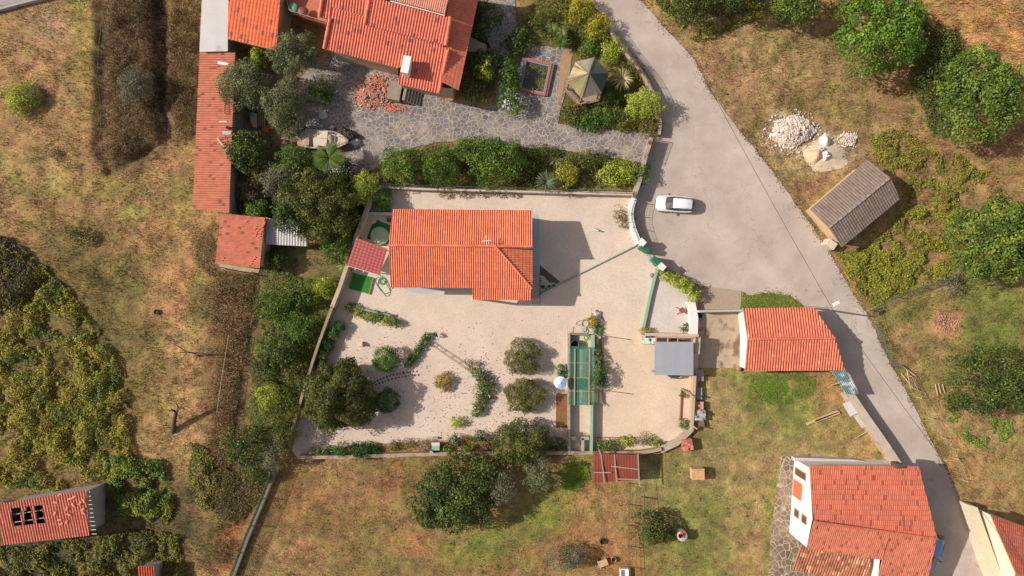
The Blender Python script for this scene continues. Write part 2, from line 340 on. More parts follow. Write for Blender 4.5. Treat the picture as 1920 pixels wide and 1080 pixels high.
# ------------------------------------------------------------------ flat sheets
def smooth(pts, sub=4, closed=True):
    n = len(pts); out = []
    for i in range(n if closed else n - 1):
        p0, p1, p2, p3 = (pts[(i - 1) % n], pts[i], pts[(i + 1) % n], pts[(i + 2) % n]) if closed else (pts[max(i - 1, 0)], pts[i], pts[i + 1], pts[min(i + 2, n - 1)])
        for k in range(sub):
            t = k / sub; q = []
            for a, b, c, d in zip(p0, p1, p2, p3): q.append(.5 * ((2 * b) + (-a + c) * t + (2 * a - 5 * b + 4 * c - d) * t * t + (-a + 3 * b - 3 * c + d) * t ** 3))
            out.append(tuple(q))
    if not closed: out.append(tuple(pts[-1]))
    return out
def ragged(pts, amp, step=6, seed=0):
    out = []; n = len(pts)
    for i in range(n):
        a, b = pts[i], pts[(i + 1) % n]; L = math.hypot(b[0] - a[0], b[1] - a[1]); k = max(1, int(L / step))
        for j in range(k):
            t = j / k; x = a[0] + (b[0] - a[0]) * t; y = a[1] + (b[1] - a[1]) * t
            if L > 0:
                d = (float(fbm(x + seed, y, 14, 3)) - .5) * 2 * amp; out.append((x - (b[1] - a[1]) / L * d, y + (b[0] - a[0]) / L * d))
    return out
PAVED = []
def sheet(name, px, z, mat, kind='structure', rag=0, thick=0., colf=None, label=None, cat=None, keep=True):
    if rag: px = ragged(px, rag, 7, hash(name) % 1 * 0 + len(name) * 13)
    if keep: PAVED.append(px)
    pts = [G(x, y) for x, y in px]
    if colf is None:
        b = MB(); b.prism([(p.x, p.y) for p in pts], -.15, z, 0, col=(1, 1, 1)); o = b.build(name, mat)
    else:   # grid with per-vertex colour, cut to the outline
        bm = bmesh.new(); x0 = min(p.x for p in pts); x1 = max(p.x for p in pts); y0 = min(p.y for p in pts); y1 = max(p.y for p in pts)
        vs = [bm.verts.new((p.x, p.y, z)) for p in pts]; bm.faces.new(vs)
        st = 1.2
        for ax, lo, hi in (((1, 0, 0), x0, x1), ((0, 1, 0), y0, y1)):
            t = lo + st
            while t < hi:
                bmesh.ops.bisect_plane(bm, geom=bm.verts[:] + bm.edges[:] + bm.faces[:], plane_co=Vector(ax) * t, plane_no=ax); t += st
        cl = bm.verts.layers.float_color.new('Col')
        for v in bm.verts:
            c = colf(v.co.x * S + 960, 540 - v.co.y * S); v[cl] = (*c, 1)
        for f in bm.faces:
            if f.normal.z < 0: f.normal_flip()
        me = bpy.data.meshes.new(name); bm.to_mesh(me); bm.free(); me.materials.append(mat); o = bpy.data.objects.new(name, me); COL.objects.link(o)
    tag(o, label, cat, kind=kind); return o

asph = plain('asphalt', C(207, 190, 172), .9, .08, .9, .35, fine=30, stain=(C(192, 172, 158), .6, .52))
def road_mat():
    m, n, b = newmat('worn_asphalt'); L = n.links.new
    tc = N(n, 'ShaderNodeTexCoord'); mp = N(n, 'ShaderNodeMapping'); mp.inputs['Scale'].default_value = (.5, .5, 1); L(tc.outputs['Object'], mp.inputs[0])
    a1 = N(n, 'ShaderNodeTexNoise'); a1.inputs['Scale'].default_value = 1; a1.inputs['Detail'].default_value = 6; L(mp.outputs[0], a1.inputs['Vector'])
    a2 = N(n, 'ShaderNodeTexNoise'); a2.inputs['Scale'].default_value = .22; a2.inputs['Detail'].default_value = 9; a2.inputs['Roughness'].default_value = .62; L(tc.outputs['Object'], a2.inputs['Vector'])
    a3 = N(n, 'ShaderNodeTexNoise'); a3.inputs['Scale'].default_value = 22; a3.inputs['Detail'].default_value = 3; L(tc.outputs['Object'], a3.inputs['Vector'])
    cr = N(n, 'ShaderNodeValToRGB'); L(a2.outputs[0], cr.inputs[0])
    cr.color_ramp.elements[0].position = .3; cr.color_ramp.elements[0].color = (*C(188, 170, 154), 1); cr.color_ramp.elements[1].position = .68; cr.color_ramp.elements[1].color = (*C(216, 200, 184), 1)
    def rng(src, lo, hi, p=.3, q=.7):
        r = N(n, 'ShaderNodeMapRange'); r.inputs[1].default_value = p; r.inputs[2].default_value = q; r.inputs[3].default_value = lo; r.inputs[4].default_value = hi; L(src, r.inputs[0]); return r.outputs[0]
    x1 = N(n, 'ShaderNodeMath', operation='MULTIPLY'); L(rng(a1.outputs[0], .93, 1.06), x1.inputs[0]); L(rng(a3.outputs[0], .86, 1.12), x1.inputs[1])
    v = N(n, 'ShaderNodeTexVoronoi', feature='DISTANCE_TO_EDGE'); v.inputs['Scale'].default_value = .17
    nz = N(n, 'ShaderNodeTexNoise'); nz.inputs['Scale'].default_value = .5; nz.inputs['Detail'].default_value = 5; L(tc.outputs['Object'], nz.inputs['Vector'])
    va = N(n, 'ShaderNodeVectorMath', operation='MULTIPLY_ADD'); L(nz.outputs['Color'], va.inputs[0]); va.inputs[1].default_value = (5, 5, 0); L(tc.outputs['Object'], va.inputs[2]); L(va.outputs[0], v.inputs['Vector'])
    x2 = N(n, 'ShaderNodeMath', operation='MULTIPLY'); L(x1.outputs[0], x2.inputs[0]); L(rng(v.outputs['Distance'], .72, 1, .001, .006), x2.inputs[1])
    mx = N(n, 'ShaderNodeVectorMath', operation='SCALE'); L(cr.outputs[0], mx.inputs[0]); L(x2.outputs[0], mx.inputs['Scale']); L(mx.outputs[0], b.inputs['Base Color'])
    b.inputs['Roughness'].default_value = .9
    bp = N(n, 'ShaderNodeBump'); bp.inputs['Strength'].default_value = .3; bp.inputs['Distance'].default_value = .02; L(a3.outputs[0], bp.inputs['Height']); L(bp.outputs[0], b.inputs['Normal'])
    return m
ROADM = road_mat()
road = [(1040,-120),(1085,-30),(1108,5),(1132,34),(1160,78),(1185,108),(1212,142),(1230,178),(1240,215),(1240,250),(1224,262),(1210,310),(1197,352),(1190,372),(1187,405),(1196,440),(1206,462),(1240,500),(1278,520),(1311,536),(1388,545),(1400,554),(1440,549),(1480,554),(1506,573),(1512,600),(1560,700),(1598,742),(1640,805),(1668,850),(1700,900),(1720,960),(1735,1080),(1750,1250),(1990,1250),(1900,1140),(1868,1078),(1840,1020),(1808,962),(1796,930),(1774,880),(1748,830),(1706,745),(1664,672),(1632,600),(1604,556),(1570,500),(1548,462),(1506,402),(1470,350),(1432,300),(1382,240),(1332,172),(1300,108),(1252,58),(1206,6),(1180,-30),(1120,-120)]
sheet('road', road, .02, ROADM, rag=2.2)
sheet('road_corner', [(-60,-60),(110,-60),(104,2),(60,12),(0,27),(-60,40)], 1.0, plain('lane', C(178, 172, 166), .9, .1, 1., .3), rag=2)
slate = flagmat('slate_paving', 1.9, C(122, 121, 126), C(198, 182, 160), .05, .3)
sheet('flagstone_paving', [(600,110),(640,100),(760,150),(830,185),(905,200),(930,195),(925,100),(905,60),(900,-20),(965,-10),(968,60),(955,120),(960,180),(985,85),(1072,90),(1070,130),(1050,215),(1046,232),(1225,252),(1222,262),(1200,305),(1100,286),(1000,278),(900,262),(820,266),(740,285),(700,318),(665,330),(640,300),(560,262),(545,250),(560,150)], .012, slate, rag=2)
sheet('stone_terrace', [(1464,855),(1490,857),(1520,930),(1520,1030),(1600,1180),(1436,1180),(1446,1000)], .012, flagmat('terrace_slate', 1.6, C(128, 112, 98), C(206, 186, 156), .05, .28), rag=.5)
def gravcol(px, py):
    a = np.array(C(236, 214, 192)); b = np.array(C(242, 215, 184)); c = np.array(C(230, 206, 186)); d = np.array(C(228, 215, 202))
    t = min(1, max(0, (px - 1010) / 130)) * min(1, max(0, (py - 560) / 70)); r = a * (1 - t) + b * t
    u = min(1, max(0, (960 - px) / 120)) * min(1, max(0, (py - 600) / 70)) * .6; r = r * (1 - u) + c * u
    if px > 1212 and 500 < py < 626: r = d
    k = float(fbm(px, py, 60, 4)); return r * (.93 + .14 * k)
yard = [(712,352),(960,356),(1190,360),(1188,405),(1198,445),(1206,462),(1238,500),(1262,514),(1300,540),(1309,565),(1309,700),(1304,800),(1262,838),(1200,850),(900,852),(640,860),(560,860),(548,845),(556,800),(575,730),(600,660),(628,580),(655,510),(668,450),(690,392)]
GRAV = gravelmat()
sheet('gravel_yard', yard, .03, GRAV, rag=.8, colf=gravcol)
conc = plain('old_concrete', C(196, 174, 146), .9, .2, .8, .3, stain=(C(134, 110, 86), .7, .52))
sheet('concrete_yard', [(1311,583),(1392,583),(1390,690),(1304,690)], .016, conc)
sheet('concrete_apron', [(1311,535),(1390,545),(1388,584),(1309,584)], .026, plain('apron_cobbles', C(186, 166, 140), .9, .2, 6, .5), rag=1)
sheet('brick_path', [(1052,110),(1058,92),(1076,96),(1060,150),(1050,190),(1044,190)], .02, plain('dry_earth', C(190, 150, 110), .9, .2, 3, .5), rag=2)
blue = plain('pale_blue_paving', C(190, 198, 200), .7, .06, 2)
sheet('house_pavement', [(735,400),(1000,400),(1009,402),(1012,412),(1011,520),(990,560),(880,545),(822,546),(800,551),(776,549),(758,541),(735,541)], .034, blue)
sheet('west_strip', [(712,409),(738,409),(738,542),(716,538)], .034, plain('cream_paving', C(226, 208, 184), .8, .08, 2))
sheet('gate_pavement', [(1199,462),(1208,458),(1240,500),(1232,504)], .036, blue)
sheet('planting_bed', [(1012,497),(1050,528),(1011,554)], .038, plain('bed_soil', C(112, 94, 80), .95, .3, 4, .6))
sheet('white_gravel_bed', [(1011,516),(1020,518),(1030,530),(1040,530),(1044,534),(1011,553)], .042, plain('white_pebbles', C(214, 198, 184), .9, .15, 12, .6), rag=1)
sheet('soil_bed', [(1043,738),(1064,738),(1064,802),(1042,802)], .04, plain('brown_soil', C(150, 104, 66), .95, .35, 5, .8), rag=.5)
sheet('border_soil', [(640,850),(642,838),(700,832),(820,826),(900,822),(940,828),(1064,836),(1064,851),(900,851)], .04, plain('border_earth', C(184, 138, 98), .95, .25, 4, .7), rag=2.5)
sheet('lean_to_floor', [(405,494),(487,505),(484,512),(403,502)], .02, plain('floor_concrete', C(190, 172, 140), .9, .2, 2))
# ------------------------------------------------------------------ roofs and buildings
TERRA = (C(232, 108, 66), .12); 
def tile_slope(name, pts, parent, colr, var=.14, period=.265, amp=.085, course=.4, step=.022, dark=None, darkp=0., mat='roof_tile', rough=.75, seed=1, holes=()):
    """pts: planar convex outline, pts[0]->pts[1] is the eave, the rest above it"""
    P = [Vector(p) for p in pts]; u = (P[1] - P[0]); u.normalize()
    n = u.cross(P[-1] - P[0]); n.normalize()
    if n.z < 0: n = -n
    v = n.cross(u); 
    if v.z < 0 : v = -v
    if (P[-1] - P[0]).dot(v) < 0: v = -v
    P = [Vector((p.x, p.y, P[0].z - (n.x * (p.x - P[0].x) + n.y * (p.y - P[0].y)) / n.z)) for p in P]
    us = [(p - P[0]).dot(u) for p in P]; vs_ = [(p - P[0]).dot(v) for p in P]
    u0, u1, v0, v1 = min(us) - .05, max(us) + .05, min(vs_) - .05, max(vs_) + .05
    sub = 8; nu = int((u1 - u0) / period) + 1; nv = int((v1 - v0) / course) + 1
    prof = [max(0, math.sin(math.pi * (k / sub * 1.35))) ** .6 * amp if k / sub < .74 else 0 for k in range(sub)]
    ua = np.array([u0 + (a + k / sub) * period for a in range(nu) for k in range(sub)] + [u0 + nu * period]); pa = np.array(prof * nu + [prof[0]])
    rs = np.random.RandomState(seed); tl = rs.uniform(1 - var, 1 + var, (nu + 1, nv + 1)) * (1 + .0 * rs.rand(nu + 1, nv + 1))
    dk = rs.rand(nu + 1, nv + 1) < darkp
    bm = bmesh.new(); rows = []
    off = np.array([P[0][k] for k in range(3)]); U = np.array(u); Vv = np.array(v); Nn = np.array(n)
    for r in range(nv):
        for e in (0, 1):
            vv = v0 + (r + e) * course; h = pa + (step if e == 0 else 0)
            co = off + ua[:, None] * U + vv * Vv + h[:, None] * Nn
            rows.append([bm.verts.new(c) for c in co])
    for r in range(len(rows) - 1):
        A, B = rows[r], rows[r + 1]
        for k in range(len(A) - 1):
            f = bm.faces.new((A[k], A[k + 1], B[k + 1], B[k])); f.smooth = False
    for i in range(len(P)):
        a, b = P[i], P[(i + 1) % len(P)]; d = b - a; no = Vector((d.y, -d.x, 0))
        c = sum(P, Vector()) / len(P)
        if (c - a).dot(no) > 0: no = -no
        if no.length < 1e-6: continue
        bmesh.ops.bisect_plane(bm, geom=bm.verts[:] + bm.edges[:] + bm.faces[:], plane_co=a, plane_no=no, clear_outer=True)
    dele = []
    cl = bm.loops.layers.float_color.new('Col'); base = np.array(colr); dkc = np.array(dark if dark is not None else colr)
    for f in bm.faces:
        c = f.calc_center_median() - P[0]; a = int((c.dot(u) - u0) / period); b = int((c.dot(v) - v0) / course)
        a = min(max(a, 0), nu); b = min(max(b, 0), nv)
        for h in holes:
            if inpoly(np.array([f.calc_center_median().x]), np.array([f.calc_center_median().y]), h)[0]: dele.append(f); break
        cc = (dkc if dk[a, b] else base) * tl[a, b]; q = (*cc, 1)
        for l in f.loops: l[cl] = q
    if dele: bmesh.ops.delete(bm, geom=dele, context='FACES')
    for f in bm.faces:
        if f.normal.dot(n) < -.5: f.normal_flip()
    # the deck under the tiles
    if not holes:
        lo = [p - n * .03 for p in P]; lo2 = [p - n * .03 - Vector((0, 0, .12)) for p in P]
        va = [bm.verts.new(p) for p in lo]; vb = [bm.verts.new(p) for p in lo2]
        fs = [bm.faces.new(va), bm.faces.new(vb[::-1])] + [bm.faces.new((va[i], va[(i + 1) % len(P)], vb[(i + 1) % len(P)], vb[i])) for i in range(len(P))]
        for f in fs:
            f.material_index = 1
            for l in f.loops: l[cl] = (*(base * .8), 1)
        bmesh.ops.recalc_face_normals(bm, faces=fs)
    org = rootloc(parent); bmesh.ops.translate(bm, verts=bm.verts[:], vec=-org)
    me = bpy.data.meshes.new(name); bm.to_mesh(me); bm.free()
    me.materials.append(plain(mat, (1, 1, 1), rough, .14, 1.1, .15, fine=20, attr=True, stain=(C(150, 100, 70), 1.6, .5, .5)) if mat == 'roof_tile' else plain(mat, (1, 1, 1), rough, .1, .7, .15, fine=20, attr=True)); me.materials.append(plain('eave_board', C(205, 150, 110), .8, .1))
    o = bpy.data.objects.new(name, me); COL.objects.link(o); o.parent = parent
    return o
def ridge(a, b, parent, colr, r=.15, name='ridge_tiles', seed=3, rise=.05, mat='roof_tile'):
    a = Vector(a) + Vector((0, 0, rise)); b = Vector(b) + Vector((0, 0, rise)); L = (b - a).length; k = max(1, int(L / .42)); mb = MB(); rs = random.Random(seed)
    for i in range(k):
        p = a.lerp(b, i / k); q = a.lerp(b, min(1, (i + 1.12) / k)); t = rs.uniform(.85, 1.15)
        mb.tube([p, q], [r * 1.08, r * .9], 8, col=tuple(c * t for c in colr))
    return mb.build(name, plain(mat, (1, 1, 1), .75, .14, 1.1, .15, fine=20, attr=True), parent)
def inset(pts, d):
    c = Vector((sum(p[0] for p in pts) / len(pts), sum(p[1] for p in pts) / len(pts), 0)); out = []
    for p in pts:
        q = Vector((p[0] - c.x, p[1] - c.y, 0)); L = q.length; q *= (L - d * 1.3) / L; out.append((c.x + q.x, c.y + q.y, p[2]))
    return out
def ccw(p):
    a = sum(p[i][0] * p[(i + 1) % len(p)][1] - p[(i + 1) % len(p)][0] * p[i][1] for i in range(len(p)))
    return p if a > 0 else p[::-1]
def wallring(parent, pts, mat, ov=.3, drop=.14, name='wall', flat=False):
    q = [(x, y, z - drop) for x, y, z in inset([tuple(p) for p in pts], ov)]; q = ccw(q)
    mb = MB(); mb.walls(q, -.1); o = mb.build(name, mat, parent); return o, q
def opening(parent, wall, q, i, t, z0, wd, ht, kind='window', frame=None, pane=None):
    """window or door on wall segment i of ring q, at fraction t along it"""
    a = Vector(q[i][:2] + (0,)); b = Vector(q[(i + 1) % len(q)][:2] + (0,)); d = (b - a).normalized(); n = Vector((d.y, -d.x, 0)); c = a.lerp(b, t)
    M = Matrix((d, n, Vector((0, 0, 1)))).transposed()
    mb = MB(); F = .09
    for sx in (-1, 1): mb.box(c + d * sx * (wd / 2 + F / 2) + n * .03 + Vector((0, 0, z0 + ht / 2)), (F, .07, ht + 2 * F), M=M)
    mb.box(c + n * .03 + Vector((0, 0, z0 + ht + F / 2)), (wd, .07, F), M=M); mb.box(c + n * .045 + Vector((0, 0, z0 - F / 2)), (wd, .1, F), M=M)
    fo = mb.build(kind, frame or plain('stone_frame', C(200, 186, 168), .8, .1), wall)
    mb = MB(); mb.box(c + n * .012 + Vector((0, 0, z0 + ht / 2)), (wd, .03, ht), M=M); mb.build('pane' if kind == 'window' else 'door_leaf', pane or glassy('dark_glass', (.03, .035, .04)), fo)
    return fo
RENDER_WHITE = plain('white_render', C(250, 246, 238), .85, .05, 1.2, .1)
CREAM = plain('cream_render', C(232, 206, 172), .85, .08, 1., .15)
BEIGE = plain('beige_render', C(205, 176, 140), .85, .12, 1., .2, stain=(C(160, 140, 112), .8, .58))
GREYC = plain('grey_cement', C(168, 158, 148), .9, .14, 1.2, .3)
DARKWOOD = plain('dark_wood', C(110, 84, 62), .8, .2, 4)
TIMBER = plain('weathered_timber', C(176, 152, 128), .85, .2, 5)
RUSTM = plain('rust', C(168, 100, 66), .85, .3, 3)
STEEL = plain('dull_steel', C(190, 186, 180), .5, .1, 3, metal=.2)
WHITEP = plain('white_paint', C(250, 247, 242), .6, .04, 3)
GREENP = plain('sage_green_paint', C(158, 192, 160), .7, .1, 3)
BLACKP = plain('black_rubber', (.02, .02, .02), .8, .1, 3)

def gable(name, label, cat, A, B, R2, R1, Cc, D, wallm, colr, group=None, **k):
    """A,B first eave, R1 (over A) R2 (over B) ridge ends, Cc (beyond R2) D (beyond R1) second eave; each (px,py,z)"""
    g = lambda p: G(*p); A, B, R1, R2, Cc, D = map(g, (A, B, R1, R2, Cc, D)); c = (A + B + Cc + D) / 4
    r = empty(name, (c.x, c.y, 0), label, cat, group); ov = k.pop('ov', .3); rr = k.pop('ridge', True); sd = k.pop('seed', 5)
    w_, q = wallring(r, [A, B, R2, Cc, D, R1], wallm, ov)
    s1 = tile_slope('roof', [A, B, R2, R1], r, colr, seed=sd, **k); s2 = tile_slope('roof', [Cc, D, R1, R2], r, colr, seed=sd + 1, **k)
    if rr: ridge(R1, R2, r, colr, seed=sd)
    return r, w_, q
def mono(name, label, cat, pts, wallm, colr, ov=.2, group=None, **k):
    P = [G(*p) for p in pts]; c = sum(P, Vector()) / 4; r = empty(name, (c.x, c.y, 0), label, cat, group)
    w_, q = wallring(r, P, wallm, ov); tile_slope('roof', P, r, colr, **k); return r, w_, q

# ---- main house
OR = C(247, 140, 98)
mh = empty('house', G(866, 478), 'single-storey house with a clean bright orange tile roof in the gravel yard', 'house')
ze, zr = 4.0, 5.1
NW, NE, RW, RE = G(736, 392, ze), G(998, 394, ze), G(730, 460, zr), G(998, 462, zr)
RH = G(930, 462, zr); SE = G(997, 541, ze); SW = G(733, 537, ze)
SE = Vector((NE.x, SE.y, ze)); SW.y = SE.y + .1; RW.x = (NW.x + SW.x) / 2 - .1
zs = .01
tile_slope('roof', [NE, NW, RW, RE], mh, OR, mat='clean_tile', period=.232, var=.12, seed=11)
tile_slope('roof', [SW, SE + Vector((0, 0, 0)), RH, RW], mh, OR, mat='clean_tile', period=.232, var=.12, seed=12)
# east hip below the gable wall
hipN = Vector((NE.x, RH.y, ze)); hp = tile_slope('hip_roof', [SE + Vector((.03, 0, -.02)), hipN + Vector((.03, .0, -.02)), RH + Vector((0, -.02, -.02))], mh, OR, mat='clean_tile', period=.232, var=.12, seed=13)
ridge(RW, RE, mh, OR, seed=2); ridge(RH, SE, mh, OR, .12, name='hip_tiles', seed=4)
mb = MB(); d = Vector((0, -.04, 0)); mb.add([RH + d - Vector((0, 0, .1)), hipN + d - Vector((.25, 0, 0)), RE + d - Vector((.25, 0, .1))], [(0, 1, 2)], 0)
mb.add([RH + d * 4 - Vector((0, 0, .1)), hipN + d * 4 - Vector((.25, 0, 0)), RE + d * 4 - Vector((.25, 0, .1))], [(2, 1, 0)], 0); mb.build('gable_wall', plain('pale_green_render', C(214, 222, 206), .85, .05), mh)
PE0, PE1 = G(996, 563, 3.62), G(886, 562, 3.62); PW = Vector((PE1.x, SW.y - .0, 3.92)); PX_ = Vector((PE0.x, SE.y, 3.92))
tile_slope('porch_roof', [PE1, PE0, PX_ , PW], mh, OR, mat='clean_tile', period=.232, var=.12, seed=15)
ring = [(NW.x + .35, NW.y - .35, 3.84), (NW.x + .2, RW.y, 4.9), (SW.x + .35, SW.y + .3, 3.84), (SE.x - .3, SE.y + .3, 3.84), (SE.x - .3, hipN.y, 3.86), (NE.x - .3, RE.y, 4.9), (NE.x - .3, NE.y - .35, 3.84)]
mb = MB(); mb.walls(ring, -.1); w_ = mb.build('wall', plain('pale_green_render', (.5, .5, .5)), mh)
for i, t in ((2, .2), (2, .45), (5, .4)): opening(mh, w_, ring, i, t, 1.6, 1.1, 1.2)
for x in (888, 993):
    mb = MB(); p = G(x, 560, 3); mb.box((p.x, p.y, 1.8), (.25, .25, 3.5)); mb.build('porch_post', WHITEP, mh)
mb = MB(); a = G(998, 520)
for i in range(7): mb.box((a.x + .35, a.y - .16 - .33 * i, (.17 * (7 - i)) / 2), (.8, .33, .17 * (7 - i)))
mb.build('steps', plain('grey_steps', C(200, 188, 176), .8, .1), mh)
mb = MB(); x = a.x + .8
for i in range(14): mb.box((x, a.y - .2 - i * .19, .75), (.03, .03, 1.1))
mb.box((x, a.y - 1.4, 1.3), (.05, 2.9, .05)); mb.box((x - .45, a.y - 2.8, 1.3), (.9, .05, .05))
for i in range(6): mb.box((x - .15 * i, a.y - 2.8, .75), (.03, .03, 1.1))
mb.build('railing', BLACKP, mh)
mb = MB(); p = G(913, 453, 5.6); mb.tube([(p.x, p.y, 5.0), (p.x, p.y, 6.2)], .03); mb.beam((p.x - .55, p.y, 6.1), (p.x + .45, p.y + .1, 6.1), .05, .05); mb.beam((p.x, p.y - .5, 6.05), (p.x - .1, p.y + .6, 6.05), .05, .05); mb.beam((p.x + .2, p.y - .25, 6.12), (p.x + .2, p.y + .3, 6.12), .04, .04)
an = mb.build('antenna', WHITEP); tag(an, 'white television antenna standing on the ridge of the middle house', 'antenna')
# ---- barn by the road, east of the yard
RB = C(226, 124, 92)
barn, bw, bq = gable('barn', 'white-walled barn with a weathered red tile roof between the concrete yard and the road', 'barn', (1584, 694, 2.5), (1397, 696, 2.5), (1402, 636, 3.35), (1565, 634, 3.35), (1393, 578, 2.5), (1526, 576, 2.5), RENDER_WHITE, RB, var=.13, period=.277, amp=.095, ov=.25, seed=21, dark=C(236, 150, 116), darkp=.05)
# ---- grey tiled shed, north-east
GT = C(142, 124, 110)
gs, gw, gq = gable('stone_shed', 'beige shed with a brown-grey cement tile roof on the grass across the road', 'shed', (1519, 392, 2.6), (1626, 300, 2.6), (1669, 333, 3.5), (1554, 427, 3.5), (1687, 373, 2.6), (1579, 463, 2.6), plain('sandy_render', C(226, 196, 156), .9, .08, 1), GT, var=.14, period=.3, amp=.045, ov=.5, seed=31, ridge=False)
mb = MB(); rs = random.Random(5)
for i in range(13): 
    t = i / 13; p = G(1554 + 115 * t, 427 - 94 * t, 3.58); mb.beam(p, G(1554 + 115 * (t + .062), 427 - 94 * (t + .062), 3.58), .22, .1, col=(1, 1, 1))
mb.build('ridge_cement', plain('pale_mortar', C(170, 156, 140), .9, .3, 4), gs)
mb = MB(); p = G(1550, 459); mb.box((p.x, p.y, .6), (1.1, .8, 1.2), rz=-.6); tag(mb.build('meter_box', plain('pale_cement', C(222, 208, 184), .85, .1), bevel=.03), 'pale cement meter box at the road corner of the brown-grey roofed shed', 'box')
# ---- long shed, west
RL = C(210, 126, 94)
mono('long_shed', 'long narrow shed with faded red tiles west of the paved courtyard', 'shed', [(362, 392, 2.4), (375, 97, 2.4), (441, 99, 3.0), (430, 399, 3.0)], GREYC, RL, var=.1, step=.008, period=.25, amp=.13, course=.42, seed=41, dark=C(160, 90, 70), darkp=.04)
mono('small_shed', 'squat shed with worn red tiles and loose tiles at the foot of the long shed', 'shed', [(404, 494, 2.3), (415, 400, 2.3), (497, 408, 2.8), (487, 503, 2.8)], CREAM, C(214, 126, 94), var=.12, step=.008, period=.25, amp=.13, course=.42, seed=42, dark=C(150, 96, 70), darkp=.04)
# ---- sheet-roofed shed
def sheetroof(name, label, cat, pts, wallm, mat, posts=None, per=.3, amp=.03, thick=.04, wave_u=True, name2='roof', var=.1, group=None):
    P = [G(*p) for p in pts]; c = sum(P, Vector()) / 4; r = empty(name, (c.x, c.y, 0), label, cat, group); mb = MB()
    a, b, c2, d = P; n = max(2, int((b - a).length / per * 2)); rs = random.Random(len(name))
    up = [a.lerp(b, i / n) + Vector((0, 0, amp * (i % 2))) for i in range(n + 1)]; dn = [d.lerp(c2, i / n) + Vector((0, 0, amp * (i % 2))) for i in range(n + 1)]
    kk = 1
    for i in range(n):
        if i % 6 == 0: kk = rs.uniform(1 - var, 1 + var)
        mb.add([up[i], up[i + 1], dn[i + 1], dn[i]], [(0, 1, 2, 3)], 0, (kk,) * 3)
    q = Vector((0, 0, -thick)); mb.add([a + q, b + q, c2 + q, d + q], [(0, 1, 2, 3)], 0); mb.add([a, b, b + q, a + q], [(0, 1, 2, 3)]); mb.add([c2, d, d + q, c2 + q], [(0, 1, 2, 3)]); mb.add([b, c2, c2 + q, b + q], [(0, 1, 2, 3)]); mb.add([d, a, a + q, d + q], [(0, 1, 2, 3)])
    mb.build(name2, mat, r)
    if wallm: wallring(r, P, wallm, .15, .08)
    if posts:
        for t, s_ in ((.04, .05), (.96, .05), (.96, .95), (.04, .95)):
            p = a.lerp(b, t).lerp(d.lerp(c2, t), s_); m_ = MB(); m_.box((p.x, p.y, p.z / 2 - .03), (.1, .1, p.z - .06)); m_.build('post', posts, r)
    return r, P
sheetroof('sheet_shed', 'shed with a flat pale grey sheet-metal roof above the long red shed', 'shed', [(374, 97, 3.0), (380, -30, 3.0), (429, -30, 3.2), (427, 96, 3.2)], GREYC, plain('grey_white_sheet', C(206, 202, 198), .6, .07, .6, stain=(C(170, 160, 150), .5, .6)), per=2, amp=.04)
mono('outhouse', 'outbuilding with bright orange flat tiles beside the grey sheet roof', 'building', [(427, 73, 3.4), (518, 95, 3.4), (530, -50, 5.0), (430, -70, 5.0)], BEIGE, C(238, 112, 62), var=.1, period=.36, amp=.03, course=.42, step=.06, seed=43, dark=C(150, 100, 60), darkp=.07, ov=.3)
# ---- ruined shed, south-west
ru = empty('ruined_shed', G(95, 968), 'derelict shed with three dark holes in its red tile roof', 'shed')
P = [G(*p) for p in ((4, 1022, 3.0), (168, 1004, 3.0), (163, 918, 3.6), (-1, 944, 3.6))]
_rj = random.Random(5)
hp_ = [[(p_[0] + _rj.uniform(-.13, .13), p_[1] + _rj.uniform(-.13, .13)) for a_, b_ in zip(h, h[1:] + h[:1]) for t_ in (0, .2, .4, .6, .8) for p_ in [G(a_[0] + (b_[0] - a_[0]) * t_, a_[1] + (b_[1] - a_[1]) * t_, 3.3)]] for h in (((24, 955), (41, 952), (42, 984), (25, 988)), ((46, 953), (61, 950), (62, 982), (46, 984)), ((68, 948), (83, 945), (84, 979), (69, 982)))]
tile_slope('roof', P, ru, C(222, 126, 98), var=.13, period=.29, amp=.09, seed=44, holes=hp_, dark=C(240, 140, 112), darkp=.04)
E0, E1, E2 = G(196, 914), G(200, 962), G(197, 975)
q = ccw([(P[0].x + .3, P[0].y + .3, 2.9), (P[1].x, P[1].y + .3, 2.9), (G(196, 975).x, G(196, 975).y, 2.8), (G(199, 950).x, G(199, 950).y, 3.2), (G(194, 922).x, G(194, 922).y, 3.4), (P[2].x, P[2].y - .3, 3.4), (P[3].x + .3, P[3].y - .3, 3.4)])
q = [p for p in q]
mb = MB(); mb.walls(ccw([(P[0].x + .3, P[0].y + .3, 2.85), (P[1].x - .2, P[1].y + .3, 2.85), (P[2].x - .2, P[2].y - .3, 3.45), (P[3].x + .3, P[3].y - .3, 3.45)]), -.1); mb.build('wall', GREYC, ru)
mb = MB()
for y0 in (957, 972): mb.beam(G(22, y0 + 8, 3.2), G(88, y0 - 2, 3.2), .1, .08)
mb.beam(G(44, 952, 3.25), G(45, 986, 3.25), .1, .08); mb.build('rafters', TIMBER, ru)
mb = MB(); mb.prism([tuple(G(x, y)[:2]) for x, y in ((8, 940), (165, 918), (168, 985), (12, 1008))], .0, .05); mb.build('floor', plain('near_black', (.012, .011, .012), .9, .1), ru)  # floor coloured near black under the roof holes
rs = random.Random(8); mb = MB()
for i in range(15):
    p = G(100 + rs.random() * 60, 925 + rs.random() * 60, 3.42); p.z = 3.0 + .6 * min(1, max(0, (p.y - P[0].y) / (P[3].y - P[0].y))) + .1; mb = MB(); mb.box(p, (.45, .2, .05), rz=rs.random() * 3); mb.build('loose_tile', plain('pink_tile', C(236, 140, 114), .8, .1), ru)
